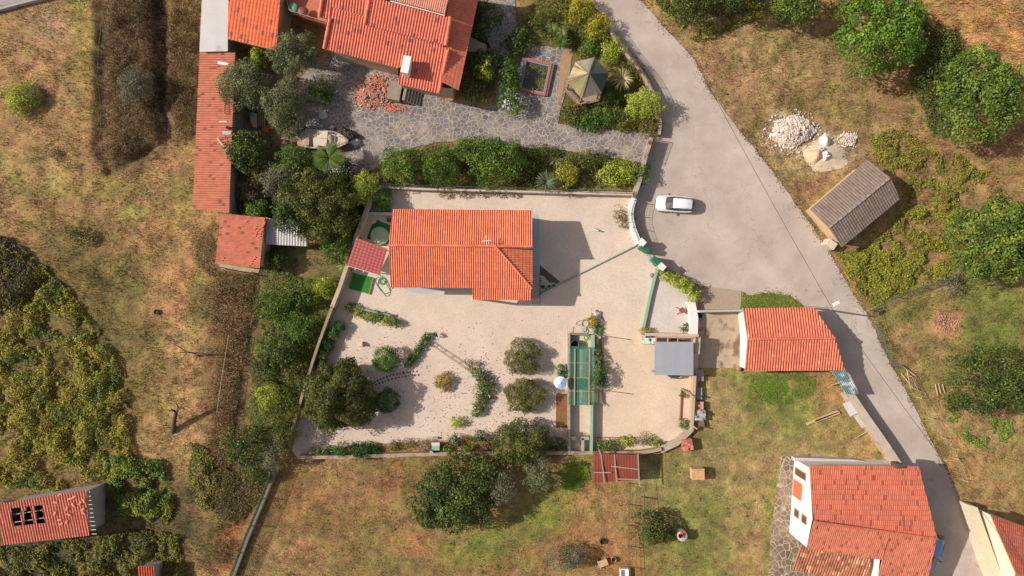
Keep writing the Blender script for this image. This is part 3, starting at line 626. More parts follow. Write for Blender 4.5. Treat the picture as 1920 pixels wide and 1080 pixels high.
for i in range(11): 
    mb = MB(); p = G(163 + i * .6, 921 + i * 8.2, 3.3); p.z = 3.55 - .055 * i; mb.box(p + Vector((.25, 0, 0)), (.5, .07, .06)); mb.build('rafter_end', plain('pale_rafters', C(226, 218, 210), .8, .1), ru)
mb = MB(); 
tv = [(163, 918, 3.4), (168, 1003, 2.85)]; a0, a1 = G(*tv[0]), G(*tv[1]); xo = .55
mb.walls(ccw([(a0.x - .3, a0.y - .25, 3.3), (a0.x - .1, a0.y - .25, 3.3), (a1.x - .05, a1.y + .35, 2.8), (a1.x - .25, a1.y + .35, 2.8)]), 0); mb.build('end_wall', GREYC, ru)
hut = mono('hut', 'tiny hut with rusty red tiles and cement edge at the bottom edge of the picture', 'hut', [(258, 1100, 2.1), (290, 1100, 2.1), (290, 1062, 2.3), (259, 1062, 2.3)], GREYC, C(206, 84, 50), var=.2, seed=46)
# ---- north house
NR = C(234, 126, 96)
nh = empty('house', G(735, 60), 'large house with pinkish-red tile roofs and a white chimney at the top edge', 'house')
zE, zM, zT = 4.3, 5.3, 6.2
def on(px, py, z): return G(px, py, z)
a0, a1 = on(608, 92, 4.3), on(822, 174, 4.3)
a0_, a1_ = on(608, 92, 4.3), on(746, 128, 4.3)
t0, t1 = on(622, 30, 5.2), on(840, 92, 5.2)
# plane through the south eave and the step line
tile_slope('roof', [a0_, a1_, on(846, 78, 5.42), on(623, 14, 5.42)], nh, NR, var=.12, period=.3, amp=.09, seed=51, dark=C(150, 100, 84), darkp=.03)
tile_slope('roof', [on(746, 158, 4.0), on(824, 176, 4.0), on(845, 92, 5.2), on(766, 72, 5.2)], nh, NR, var=.12, period=.3, amp=.09, seed=52, dark=C(150, 100, 84), darkp=.03)
tile_slope('roof', [on(683, 47, 5.4), on(838, 85, 5.4), on(845, 34, 6.0), on(694, -6, 6.0)], nh, NR, var=.12, period=.3, amp=.09, seed=53, dark=C(150, 100, 84), darkp=.03)
tile_slope('roof', [on(600, 32, 5.0), on(684, 50, 5.0), on(694, -8, 5.8), on(606, -20, 5.8)], nh, NR, var=.12, period=.3, amp=.09, seed=54, dark=C(150, 100, 84), darkp=.03)
E = [on(860, 169, 4.3), on(905, -40, 4.3), on(846, -40, 4.95), on(826, 152, 4.9)]
tile_slope('roof', E, nh, NR, var=.1, period=.3, amp=.045, seed=55)
ridge(on(840, 95, 5.3), on(823, 174, 4.2), nh, NR, .2, seed=56); ridge(on(845, 32, 6.0), on(836, 86, 5.45), nh, NR, .22, seed=57); ridge(on(619, 35, 5.2), on(608, 92, 4.35), nh, NR, .2, seed=58); ridge(on(694, -6, 6.0), on(684, 46, 5.45), nh, NR, .2, seed=59); ridge(on(606, -10, 5.8), on(599, 32, 5.05), nh, NR, .2, seed=60)
foot = [(615, 92, 4.1), (746, 126, 4.1), (748, 156, 3.9), (850, 170, 3.8), (896, -30, 3.8), (700, -60, 4.2), (600, -30, 4.2)]
mb = MB(); mb.walls(ccw([tuple(Vector((G(x, y, z)))) for x, y, z in inset(foot, 4)]), -.1); nw = mb.build('wall', BEIGE, nh)
ch = MB(); p = G(763, 125, 5.3); ch.box((p.x, p.y, 5.2), (.65, 1.6, 1.5), rz=-.2); c1 = ch.build('chimney', WHITEP, nh); 
ch = MB(); ch.box((p.x, p.y, 6.02), (.8, 1.75, .1), rz=-.2); ch.build('chimney_cap', WHITEP, c1)
up = [on(745, -60, 6.4), on(870, -60, 6.4), on(837, 24, 6.4), on(734, -4, 6.4)]
tile_slope('upper_roof', [on(734, 0, 6.3), on(834, 26, 6.3), on(850, -40, 6.8), on(748, -62, 6.8)], nh, C(226, 150, 124), var=.08, period=.22, amp=.05, seed=61)
mb = MB(); mb.walls(ccw([tuple(on(738, -2, 6.1)), tuple(on(832, 22, 6.1)), tuple(on(846, -40, 6.1)), tuple(on(750, -60, 6.1))]), 4); mb.build('upper_wall', WHITEP, nh)
mb = MB()
for x, y in ((732, 0), (765, 9), (798, 18), (833, 27)): mb.beam(on(x, y, 6.25), on(x + 2, y - 8, 6.25), .06, .06)
mb.beam(on(732, 2, 6.2), on(834, 29, 6.2), .08, .08); mb.build('gutter_frame', WHITEP, nh)
# stairs, terrace
mb = MB(); tp = [on(530, -40, 3.0), on(548, 26, 3.0), on(612, 46, 3.0), on(630, -40, 3.0)]
mb.prism([(v.x, v.y) for v in tp], 2.8, 3.0); mb.prism([(v[0], v[1]) for v in inset([tuple(t_) for t_ in tp], .3)], 0, 2.8); te = mb.build('terrace', plain('terracotta_floor', C(208, 118, 84), .8, .12, 1), nh)
mb = MB()
for a_, b_ in ((tp[0], tp[1]), (tp[1], tp[2])):
    a2, b2 = a_ + Vector((0, 0, .9)), b_ + Vector((0, 0, .9)); mb.beam(a2, b2, .05, .05)
    for i in range(13): q_ = a_.lerp(b_, i / 12); mb.box(q_ + Vector((0, 0, .45)), (.03, .03, .9))
mb.build('terrace_railing', plain('rusty_rail', C(190, 150, 130), .7, .2), nh)
for x, y, m_, l_ in ((549, 14, plain('green_table', C(110, 172, 136), .6, .08), 'round green table on the upper terrace of the large north house'), (567, 21, plain('brown_table', C(126, 66, 56), .6, .1), 'round dark brown table on the upper terrace of the large north house')):
    p = G(x, y, 3.7); t = empty('round_table', (p.x, p.y, 3.0), l_, 'table'); b_ = MB(); b_.lathe((p.x, p.y, 3.68), [(.1, 0), (.48, 0), (.5, .02), (.48, .05), (0, .05)], 20); b_.build('tabletop', m_, t); b_ = MB(); b_.tube([(p.x, p.y, 3.0), (p.x, p.y, 3.68)], .04); b_.lathe((p.x, p.y, 3.0), [(.3, 0), (.05, .06)], 12); b_.build('pedestal', STEEL, t)
def stair(c, ang, n, wd, run, rise, mat, label=None):
    mb = MB(); d = Vector((math.cos(ang), math.sin(ang), 0))
    for i in range(n): mb.box(Vector((c[0], c[1], rise * (n - i) / 2)) + d * run * i, (run, wd, rise * (n - i)), rz=ang)
    return mb
p = G(762, 180); mb = stair((p.x, p.y), -.2, 6, 1.6, .3, .2, 0); mb.box((p.x - 1.1, p.y + .25, .62), (1.4, 2.0, 1.24), rz=-.2); mb.build('entrance_steps', plain('worn_steps', C(164, 150, 130), .9, .2, 2), nh)
q = ccw([tuple(Vector((G(x, y, z)))) for x, y, z in foot])
mb = MB(); p = G(900, 84, 3); mb.prism([tuple(G(x, y, 1.5)[:2]) for x, y in ((880, 68), (912, 84), (908, 100), (874, 95))], 0, 1.5); mb.build('side_landing', plain('landing_cement', C(190, 172, 152), .9, .15), nh)
# ---- south-east house
KR = C(216, 118, 88)
kh = empty('house', G(1600, 960), 'two-storey white house with a large brick-red tile roof at the lower right beside the road', 'house')
A1, A2, A4, A3 = G(1519, 872, 4.0), G(1722, 874, 4.0), G(1527, 978, 5.4), G(1757, 1010, 5.4)
KD = C(170, 84, 64)
tile_slope('roof', [A2, A1, A4, A3], kh, KR, var=.1, period=.2, amp=.025, course=.5, step=.09, seed=71, dark=KD, darkp=.06)
RM = G(1668, 997, 5.4)
K2 = C(212, 122, 90)
tile_slope('roof', [G(1513, 1028, 4.6), G(1655, 1050, 4.6), RM, A4], kh, K2, var=.16, period=.2, amp=.03, seed=72, dark=KD, darkp=.06)
tile_slope('roof', [G(1640, 1112, 3.4), G(1732, 1122, 3.4), A3, RM], kh, K2, var=.16, period=.2, amp=.03, seed=75, dark=KD, darkp=.06)
ridge(A4, A3, kh, KR, .13, seed=73)
tile_slope('lean_to_roof', [G(1487, 1068, 2.8), G(1622, 1096, 2.8), G(1634, 1044, 3.6), G(1503, 1020, 3.6)], kh, C(176, 112, 80), var=.3, period=.28, amp=.08, course=.45, seed=74, dark=C(220, 160, 116), darkp=.15)
def gz(px, py, z): p = G(px, py); return (p.x, p.y, z)
kq = [gz(1480, 998, 4.35), gz(1610, 1016, 4.35), gz(1612, 1100, 3.3), gz(1685, 1106, 3.2), gz(1688, 972, 5.2), gz(1672, 862, 3.85), gz(1489, 860, 3.85), gz(1484, 943, 5.25)]
mb = MB(); mb.walls(kq, -.1); kwall = mb.build('wall', RENDER_WHITE, kh)
wood = plain('window_brown', C(110, 78, 60), .6, .1); fr = plain('window_surround', C(196, 176, 150), .8, .1)
opening(kh, kwall, kq, 7, .2, 1.0, .75, 1.1, frame=fr, pane=wood); opening(kh, kwall, kq, 7, .2, 2.9, .75, 1.1, frame=fr, pane=wood)
opening(kh, kwall, kq, 6, .24, .6, .7, 2.6, frame=fr, pane=wood)
opening(kh, kwall, kq, 6, .62, .35, 1.7, 2.1, kind='window', frame=fr, pane=plain('orange_shutter', C(224, 122, 80), .7, .25, 8))
mb = MB(); p = G(1482, 918, 3.6); p.z = 3.9; mb.beam(p, p + Vector((-.7, 0, .1)), .04, .04); mb.beam(p + Vector((-.35, -.4, .1)), p + Vector((-.35, .4, .1)), .03, .03); mb.beam(p + Vector((-.6, -.3, .1)), p + Vector((-.6, .3, .1)), .03, .03); mb.build('antenna', STEEL, kh)
mb = MB(); p = G(1687, 874, 4.6); mb.box((p.x, p.y, 4.1), (.7, .5, 1.1)); mb.build('chimney', plain('sooty_brick', C(90, 76, 66), .9, .3), kh)
mb = MB(); mb.prism([tuple(G(x, y, .9)[:2]) for x, y in ((1490, 858), (1600, 862), (1660, 870), (1660, 876), (1520, 872), (1492, 866))], 0, .9); tag(mb.build('patio_wall', plain('patio_white', C(214, 206, 200), .85, .12)), 'low white patio wall along the north side of the two-storey house', 'wall')
# ---- house cut by the lower right corner
ch_ = empty('house', G(1900, 1060), 'cream house with a dark red tile roof cut off by the lower right corner', 'house')
LR = C(176, 92, 70)
tile_slope('roof', [G(1858, 966, 3.4), G(1990, 1010, 3.4), G(2010, 1110, 5.0), G(1905, 1075, 5.0)], ch_, LR, var=.15, period=.22, amp=.03, course=.4, step=.04, seed=81)
tile_slope('roof', [G(1890, 1200, 3.4), G(2000, 1220, 3.4), G(2010, 1110, 5.0), G(1905, 1075, 5.0)], ch_, C(206, 110, 86), var=.15, period=.22, amp=.03, course=.4, step=.04, seed=82)
lq = [gz(1872, 1180, 3.3), gz(1960, 1190, 3.3), gz(1980, 1010, 3.3), gz(1828, 952, 3.3), gz(1858, 1060, 4.8)]
mb = MB(); mb.walls(lq, -.1); lw = mb.build('wall', plain('cream_wall', C(246, 234, 208), .85, .05), ch_)
mb = MB(); mb.prism([tuple(G(x, y, 1.6)[:2]) for x, y in ((1814, 946), (1834, 952), (1880, 1080), (1940, 1180), (1900, 1180), (1850, 1060))], 0, 1.5); mb.build('side_terrace', plain('cream_terrace', C(238, 222, 190), .85, .08), ch_)
# ------------------------------------------------------------------ walls, fences, gates
def offset(pts, wd):
    n = len(pts); L = []; R = []
    for i in range(n):
        a = Vector(pts[max(i - 1, 0)][:2]); b = Vector(pts[min(i + 1, n - 1)][:2]); d = (b - a).normalized(); nn = Vector((-d.y, d.x)) * wd / 2; p = Vector(pts[i][:2])
        L.append(p + nn); R.append(p - nn)
    return L, R
def wall(name, px, wd, h, mat, label, cat='wall', sm=1, z0=-.1, cap=None, h2=None, jag=0):
    """px: path of the top of the wall in the photo; wd in metres"""
    if sm > 1: px = smooth(px, sm, False)
    P = [G(x, y, h) for x, y in px]; rs = random.Random(len(label)); L, R = offset(P, wd); mb = MB(); n = len(P)
    hs = [(h if h2 is None else h + (h2 - h) * i / (n - 1)) + rs.uniform(-jag, jag) for i in range(n)]
    vs = []
    for i in range(n): vs += [(L[i].x, L[i].y, z0), (L[i].x, L[i].y, hs[i]), (R[i].x, R[i].y, hs[i]), (R[i].x, R[i].y, z0)]
    fs = []
    for i in range(n - 1):
        a = 4 * i; b = a + 4; fs += [(a, b, b + 1, a + 1), (a + 1, b + 1, b + 2, a + 2), (a + 2, b + 2, b + 3, a + 3)]
    fs += [(0, 1, 2, 3), (4 * n - 1, 4 * n - 2, 4 * n - 3, 4 * n - 4)]
    mb.add([Vector(v) for v in vs], fs); o = mb.build(name, mat); bm = bmesh.new(); bm.from_mesh(o.data); bmesh.ops.recalc_face_normals(bm, faces=bm.faces[:]); bm.to_mesh(o.data); bm.free()
    if cap:
        mc, cw, ct = cap; Lc, Rc = offset(P, cw); m2 = MB(); vs = []
        for i in range(n): vs += [(Lc[i].x, Lc[i].y, hs[i] + .002), (Lc[i].x, Lc[i].y, hs[i] + ct), (Rc[i].x, Rc[i].y, hs[i] + ct), (Rc[i].x, Rc[i].y, hs[i] + .002)]
        m2.add([Vector(v) for v in vs], fs + [tuple((4 * i, 4 * i + 3, 4 * i + 7, 4 * i + 4)) for i in range(n - 1)]); m2.build('coping', mc, o)
    return tag(o, label, cat)
def resample(P, step):
    out = [P[0]]; acc = 0
    for a, b in zip(P, P[1:]):
        L = (b - a).length
        while acc + L >= step:
            t = (step - acc) / L; a = a.lerp(b, t); out.append(a.copy()); L = (b - a).length; acc = 0
        acc += L
    return out
def fence(px, zb, h, label, mat, net=None, post=.05, step=2.4, cat='fence', name='fence', wires=5, vert=0, sm=1, tall=0, vr=.012):
    if sm > 1: px = smooth(px, sm, False)
    P = [G(x, y, zb) for x, y in px]; c = P[len(P) // 2]; r = empty(name, (c.x, c.y, 0), label, cat)
    for p in resample(P, step):
        mb = MB(); mb.tube([p, p + Vector((0, 0, h + tall))], post, 6); mb.build('post', mat, r)
    mb = MB()
    for k in range(wires):
        z = h * (k + 1) / wires; mb.tube([p + Vector((0, 0, z)) for p in P], .012 if k < wires - 1 else .022, 4)
    if vert:
        for p in resample(P, vert): mb.tube([p + Vector((0, 0, .05)), p + Vector((0, 0, h))], vr, 4, cap=False)
    mb.build('rails' if vert else 'wire', net or mat, r); return r
PALE = plain('pale_wall', C(206, 182, 158), .88, .16, .9, .25, stain=(C(160, 140, 122), 1.1, .56))
STN = plain('mossy_wall', C(150, 132, 110), .9, .25, 1.5, .4)
GREENW = plain('dark_green_wire', C(60, 104, 84), .6, .1)
wall('yard_wall', [(716,350),(800,354),(960,358),(1100,362),(1186,364)], .26, 1.0, plain('light_wall', C(222, 202, 180), .88, .12, .8, .2, stain=(C(170, 150, 130), 1.2, .55)), 'pale wall along the top side of the gravel yard below the green planted bed', sm=3)
wall('yard_wall', [(716,350),(706,354),(698,366),(690,386),(680,412),(668,442),(660,470),(648,505),(636,540),(622,576)], .42, 1.5, PALE, 'thick pale wall curving down the upper left side of the gravel yard', sm=3)
wall('yard_wall', [(622,577),(604,625),(588,672),(570,730),(552,790),(534,838)], .28, 1.6, plain('grey_brown_wall', C(166, 146, 118), .9, .2, 1.2, .3), 'thinner grey-brown wall running down the lower left side of the gravel yard', sm=3)
wall('yard_wall', [(560,858),(640,857),(760,853),(900,850),(1000,850),(1110,849),(1200,849),(1240,842)], .36, .8, plain('low_wall', C(186, 160, 132), .9, .16, 1.1, .25, stain=(C(130, 112, 90), .8, .52)), 'long low wall along the bottom side of the gravel yard', sm=2)
wall('yard_wall', [(1238,844),(1268,830),(1290,810),(1302,796)], .75, .5, plain('concrete_block', C(196, 178, 152), .9, .15, 1.5, .2), 'short wide concrete wall cutting the bottom right corner of the gravel yard')
wall('yard_wall', [(1303,704),(1300,760),(1297,808)], .34, 1.0, plain('timber_wall', C(206, 176, 140), .9, .15, 1.5, .2), 'narrow straight wall between the carport and the east field')
wall('yard_wall', [(1190,372),(1184,390),(1184,412),(1190,434),(1199,456)], .55, 1.1, RENDER_WHITE, 'curved bright white wall between the gravel yard and the parked white car', sm=4)
wall('garden_wall', [(1222,258),(1210,298),(1202,330),(1196,350),(1189,370)], .4, 1.5, plain('lichen_wall', C(182, 166, 144), .9, .25, 2, .4, stain=(C(110, 92, 74), 1.6, .5)), 'lichen-stained roadside wall at the end of the flagstone drive', sm=3)
wall('garden_wall', [(1140,52),(1162,84),(1192,122),(1214,154),(1230,188),(1238,226),(1236,252)], .3, 1.1, plain('garden_render', C(196, 174, 146), .9, .2, 1.4, .3, stain=(C(120, 100, 80), 1.2, .5)), 'curved garden wall beside the road east of the gazebo', sm=3)
wall('hedge_wall', [(1296,565),(1302,596),(1301,628)], .85, .9, RENDER_WHITE, 'wide bright white wall below the lime green hedge')
wall('yard_wall', [(1210,629),(1250,629),(1310,631)], .5, 1.1, plain('dusty_wall', C(214, 196, 176), .88, .1), 'cream cross wall above the grey carport roof')
wall('yard_wall', [(1309,632),(1307,664)], .55, 2.0, plain('block_end', C(206, 184, 158), .9, .2), 'short pale wall piece at the right of the grey carport roof')
wall('yard_wall', [(1311,584),(1350,583),(1392,582)], .22, 1.7, plain('thin_wall', C(196, 188, 180), .85, .1), 'thin pale wall closing the top of the concrete yard beside the white barn')
wall('road_wall', [(1594,738),(1625,784),(1652,822),(1676,858),(1690,880)], .8, 1.55, plain('road_wall_cement', C(210, 192, 170), .9, .14, 1.2, .3, stain=(C(178, 150, 128), .9, .52)), 'wide pale cement wall along the road between the barn and the two-storey house', sm=2)
wall('bed_wall', [(1067,627),(1067,850)], .26, .85, plain('bed_stone', C(176, 164, 144), .9, .2, 2, .3), 'long grey wall along the left side of the green shade net pergola')
wall('bed_wall', [(1069,626),(1105,628)], .2, .7, STN, 'short dark stone wall at the top end of the pergola')
wall('bed_wall', [(1112,628),(1112,655)], .36, .9, GREENP, 'short sage green wall at the top right corner of the pergola')
wall('bed_wall', [(1110,758),(1109,850)], .28, .9, GREENP, 'sage green wall running down from the pergola to the bottom wall')
wall('low_wall', [(1232,505),(1220,552),(1206,618)], .3, .45, GREENP, 'long low sage green wall running from the gate towards the carport')
wall('low_wall', [(652,574),(694,583),(735,592)], .22, .5, plain('pale_green_rail', C(136, 176, 150), .7, .15), 'low pale green wall behind the bush row at the left of the yard')
wall('low_wall', [(1011,552),(1060,527),(1120,497),(1196,459)], .08, .2, plain('green_edge', C(128, 168, 134), .7, .1), 'very thin green kerb crossing the gravel from the house corner to the gate')
wall('low_wall', [(689,400),(737,401)], .3, 1.1, plain('grey_blue_wall', C(190, 186, 182), .85, .08), 'short grey wall between the yard wall and the upper left corner of the orange-roofed house')
wall('low_wall', [(1312,698),(1311,706)], .1, .3, GREYC, 'stub of grey wall at the upper left corner of the east field')
for x, lab in ((1068, 'left'), (1093, 'right')):
    mb = MB(); a = G(x, 822, .8); b = G(x, 846, .8); mb.box(((a.x + b.x) / 2, (a.y + b.y) / 2, .4), (.3, 1.4, .8)); mb.box((a.x + .22, a.y, .4), (.95, .34, .8)); tag(mb.build('concrete_bench', plain('mossy_cement', C(182, 180, 158), .9, .15)), lab + ' of the two L-shaped mossy cement benches at the bottom of the pergola bed', 'bench')
# railings and wire fences
RAIL = plain('rail_green', C(90, 110, 100), .6, .1)
fence([(1190,376),(1184,394),(1184,412),(1190,434),(1198,454)], 1.1, .8, 'green wire fence standing on the curved white wall', RAIL, vert=.25, sm=3, step=1.5, wires=3)
fence([(1142,54),(1162,84),(1192,122),(1214,154),(1230,188),(1237,222)], 1.1, .7, 'fine metal railing on top of the curved garden wall by the road', plain('grey_rail', C(140, 124, 110), .6, .2), vert=.16, sm=3, wires=2, vr=.016)
fence([(720,347),(800,350),(960,354),(1184,361)], 1.0, .9, 'dark green wire fence on the top wall of the gravel yard', GREENW, vert=.5, sm=2, wires=4)
g = fence([(1224,262),(1216,286),(1209,306)], .1, 1.6, 'wrought iron driveway gate at the road end of the flagstone drive', plain('iron', C(96, 84, 76), .6, .1), vert=.14, cat='gate', name='gate', sm=2, wires=2, vr=.02)
fence([(514,884),(490,944),(462,1010),(430,1096)], .5, 1.3, 'dark green netting fence along the lower left edge of the bottom field', GREENW, net=plain('green_net', C(58, 100, 76), .7, .2), vert=.12, step=3.2, wires=8, vr=.02)
wall('field_wall', [(516,884),(492,944),(464,1010),(432,1096)], .3, .5, plain('field_wall_stone', C(150, 140, 116), .9, .2), 'low stone wall under the green netting fence in the lower left')
fence([(1632,582),(1668,560),(1706,545),(1752,530),(1790,521)], 0, 1.2, 'thin green mesh fence curving across the right-hand field', RAIL, vert=.2, step=3, sm=3, vr=.015)
fence([(1632,582),(1640,612),(1652,646),(1664,672),(1682,690)], 0, 1.1, 'sagging green mesh fence between the road and the right-hand plot', RAIL, vert=.22, step=2.2, sm=3, vr=.015)
fence([(1700,704),(1716,740),(1738,780),(1764,820),(1788,860),(1804,900)], 0, 1.0, 'leaning post and wire fence along the road on the right', plain('bleached_posts', C(206, 184, 150), .85, .2), step=2.6, sm=2, wires=3)
fence([(1196,850),(1200,902),(1205,960),(1210,1010)], 0, 1.3, 'post and wire fence below the rust-red lean-to', STN, step=2.4, wires=3, post=.08)
fence([(1179,906),(1177,960),(1176,1010),(1180,1090)], 0, 1.3, 'old wooden post fence on the bare red soil strip', plain('brown_post', C(120, 92, 70), .85, .2), step=2.3, wires=4, post=.05)
fence([(-20,8),(22,-4),(60,-16),(100,-30)], 1.0, 1.0, 'wire fence beside the lane in the upper left corner', TIMBER, step=2.6, wires=3)
fence([(203,30),(196,90),(192,150),(200,210),(196,290)], .5, 1.0, 'row of thin posts along the bank of the left field', plain('grey_post', C(120, 106, 90), .85, .2), step=3.8, wires=2)
fence([(440,628),(428,700),(418,770)], 0, 1.6, 'white wire line on poles in the dry scrub strip', plain('white_wire', C(206, 196, 182), .6, .1), step=3.8, wires=1)
fence([(404,500),(440,508),(482,515)], 0, 1.0, 'rough pole fence below the small tiled shed', TIMBER, step=1.5, wires=2)
# yard gate
gp = MB()
for (x, y), l in (((1204,454), 'upper'), ((1241,500), 'lower')):
    p = G(x, y, 1.9); b = MB(); b.box((p.x, p.y, .95), (.6, .5, 1.9), rz=-.75); b.box((p.x, p.y, 1.95), (.75, .62, .1), rz=-.75); tag(b.build('gate_pillar', RENDER_WHITE), l + ' white pillar of the green yard gate', 'pillar')
yg = empty('yard_gate', G(1220, 478), 'open dark green sheet gate between two white pillars', 'gate')
gm = plain('gate_green', C(40, 126, 88), .5, .1)
for a, b_ in (((1200,462),(1214,471)), ((1224,484),(1237,500))):
    A, B = G(*a, 1.0), G(*b_, 1.0); b = MB(); d = (B - A).normalized(); nn = Vector((-d.y, d.x, 0)); M = Matrix((d, nn, Vector((0, 0, 1)))).transposed()
    b.box(Vector(((A.x + B.x) / 2, (A.y + B.y) / 2, .9)), ((B - A).length, .5, 1.6), M=M)
    for i in range(5): b.box(Vector((A.x, A.y, .9)).lerp(Vector((B.x, B.y, .9)), (i + .5) / 5) , (.06, .54, 1.66), M=M)
    b.build('gate_leaf', gm, yg)
# ------------------------------------------------------------------ canopies
REDSHEET = plain('red_sheet', C(188, 84, 76), .55, .06, .8, attr=False)
def attrmat(name, col, rough=.6, var=.1, stain=None, scale=1.2):
    m = plain(name, col, rough, var, scale, stain=stain); n = m.node_tree
    return m
def stripes(P, n, mat, parent, name, wd=.05, lift=.05, along=0):
    mb = MB(); a, b, c2, d = P
    for i in range(n + 1):
        t = i / n
        p, q = (a.lerp(b, t), d.lerp(c2, t)) if along == 0 else (a.lerp(d, t), b.lerp(c2, t)); up = Vector((0, 0, lift)); mb.beam(p + up, q + up, wd, .05)
    return mb.build(name, mat, parent)
r, P = sheetroof('canopy', 'dark red ribbed sheet canopy in the upper left corner of the yard beside the house', 'canopy', [(651, 497, 2.4), (712, 515, 2.4), (726, 467, 2.7), (668, 446, 2.7)], None, REDSHEET, posts=plain('cream_post', C(232, 206, 172), .8, .1), per=.4, amp=.02)
stripes(P, 9, plain('dark_red_rib', C(128, 56, 54), .6, .1), r, 'rib', .045, .03, along=1)
mb = MB(); mb.beam(P[0] + Vector((0, -.05, -.1)), P[1] + Vector((0, -.05, -.1)), .1, .12)
for i in range(5): q = P[0].lerp(P[1], i / 4) + Vector((0, -.12, -.12)); mb.box(q, (.1, .35, .12), rz=-.3)
mb.build('eave_beam', plain('cream_post', (1, 1, 1)), r)
r, P = sheetroof('carport', 'carport with a weathered grey flat sheet roof on the right side of the yard', 'carport', [(1227, 703, 2.3), (1300, 704, 2.3), (1300, 641, 2.6), (1228, 641, 2.6)], None, None or plain('grey_sheet', C(176, 178, 184), .5, .06, .6, stain=(C(206, 206, 206), .35, .6)), posts=TIMBER, per=1.2, amp=.01)
n_ = bpy.data.materials['grey_sheet'].node_tree
mb = MB()
for t in (.03, .34, .6, .97):
    a = P[3].lerp(P[2], t); mb.beam(a + Vector((0, -.1, -.12)), a + Vector((0, .55, -.08)), .1, .14)
mb.beam(P[3] + Vector((-.05, .52, -.02)), P[2] + Vector((.05, .52, -.02)), .08, .08); mb.build('rafter', plain('orange_timber', C(200, 140, 108), .8, .15), r)
r, P = sheetroof('lean_to', 'low rust-red sheet lean-to below the bottom wall of the yard', 'shed', [(1113, 905, 1.9), (1199, 900, 1.9), (1198, 853, 2.2), (1113, 850, 2.2)], None, plain('oxide_sheet', C(150, 70, 50), .9, .14, 1.2, stain=(C(126, 58, 42), .6, .55)), posts=TIMBER, per=.3, amp=.025)
mb = MB()
for a, b_ in (((1127,852),(1133,904)), ((1152,852),(1156,904)), ((1113,886),(1146,886)), ((1146,874),(1197,880)), ((1158,898),(1199,899)), ((1196,850),(1199,912)), ((1122,842),(1128,856))): mb.beam(G(*a, 2.22), G(*b_, 2.2), .11, .07)
mb.build('batten', plain('grey_batten', C(180, 160, 142), .8, .15), r)
rusty = plain('rusty_zinc', C(186, 182, 180), .5, .12, 1.2, stain=(C(176, 100, 62), .42, .6))
sheetroof('zinc_lean_to', 'ragged lean-to of corrugated zinc with rusty patches below the dark trees', 'shed', [(497, 458, 1.9), (576, 462, 1.9), (576, 424, 2.2), (499, 408, 2.2)], None, rusty, posts=TIMBER, per=.3, amp=.05)
sheetroof('zinc_lean_to', 'small orange-rusted sheet at the right end of the ragged zinc lean-to', 'shed', [(576, 455, 1.8), (601, 456, 1.8), (606, 440, 2.0), (577, 436, 2.0)], None, plain('rusted_zinc', C(184, 112, 74), .7, .25, 1, stain=(C(160, 140, 124), 1, .55)), posts=TIMBER, per=.3, amp=.04)
sheetroof('tin_lean_to', 'lean-to of blue-green and silver corrugated sheets against the barn and road wall', 'shed', [(1585, 739, 2.0), (1610, 738, 2.1), (1585, 694, 2.4), (1560, 695, 2.2)], None, plain('teal_tin', C(112, 140, 142), .4, .12, 1.2, stain=(C(214, 220, 220), 1.1, .5)), posts=TIMBER, per=.2, amp=.06)
sheetroof('tin_sheet', 'pale ribbed sheet leaning on the inside of the road wall', 'sheet', [(1594, 781, .7), (1608, 775, 1.2), (1595, 751, 1.2), (1580, 757, .7)], None, plain('pale_tin', C(206, 198, 204), .5, .08), per=.16, amp=.04)
sheetroof('tin_sheet', 'grey sheet with a small mint patch lying below the pale ribbed sheet', 'sheet', [(1616, 803, .6), (1628, 798, .9), (1608, 774, .9), (1600, 780, .6)], None, plain('grey_tin', C(196, 186, 176), .6, .08, stain=(C(150, 206, 180), .8, .68)), per=.5, amp=.02)
# shade net pergola
pg = empty('pergola', G(1090, 705), 'pergola of thin battens covered with dark green shade net', 'pergola')
q = [G(1066, 759, 1.1), G(1113, 760, 1.1), G(1115, 651, 1.1), G(1068, 649, 1.1)]; mb = MB(); nu, nv = 10, 20; rs = random.Random(3); vs = []
for j in range(nv + 1):
    for i in range(nu + 1):
        p = q[0].lerp(q[1], i / nu).lerp(q[3].lerp(q[2], i / nu), j / nv); p.z += .05 - .12 * math.sin(math.pi * ((i / nu * 3) % 1)) * rs.uniform(.4, 1) ; p.x += (rs.uniform(-.06, .06) if i in (0, nu) else 0); vs.append(p)
mb.add(vs, [(j * (nu + 1) + i, j * (nu + 1) + i + 1, (j + 1) * (nu + 1) + i + 1, (j + 1) * (nu + 1) + i) for j in range(nv) for i in range(nu)], smooth=True)
mb.build('shade_net', netmat('shade_net', C(44, 136, 108), .66), pg)
mb = MB()
for x in (1077, 1104): mb.beam(G(x, 760, 1.25), G(x + 1, 654, 1.25), .09, .09)
for y in (680, 708, 733): mb.beam(G(1067, y, 1.17), G(1114, y + 1, 1.17), .05, .05)
mb.build('batten', plain('tan_batten', C(206, 176, 136), .8, .15), pg)
for x, y in ((1068, 652), (1113, 654), (1068, 757), (1112, 757)):
    b = MB(); p = G(x, y, 1.1); b.box((p.x, p.y, .55), (.09, .09, 1.1)); b.build('post', TIMBER, pg)
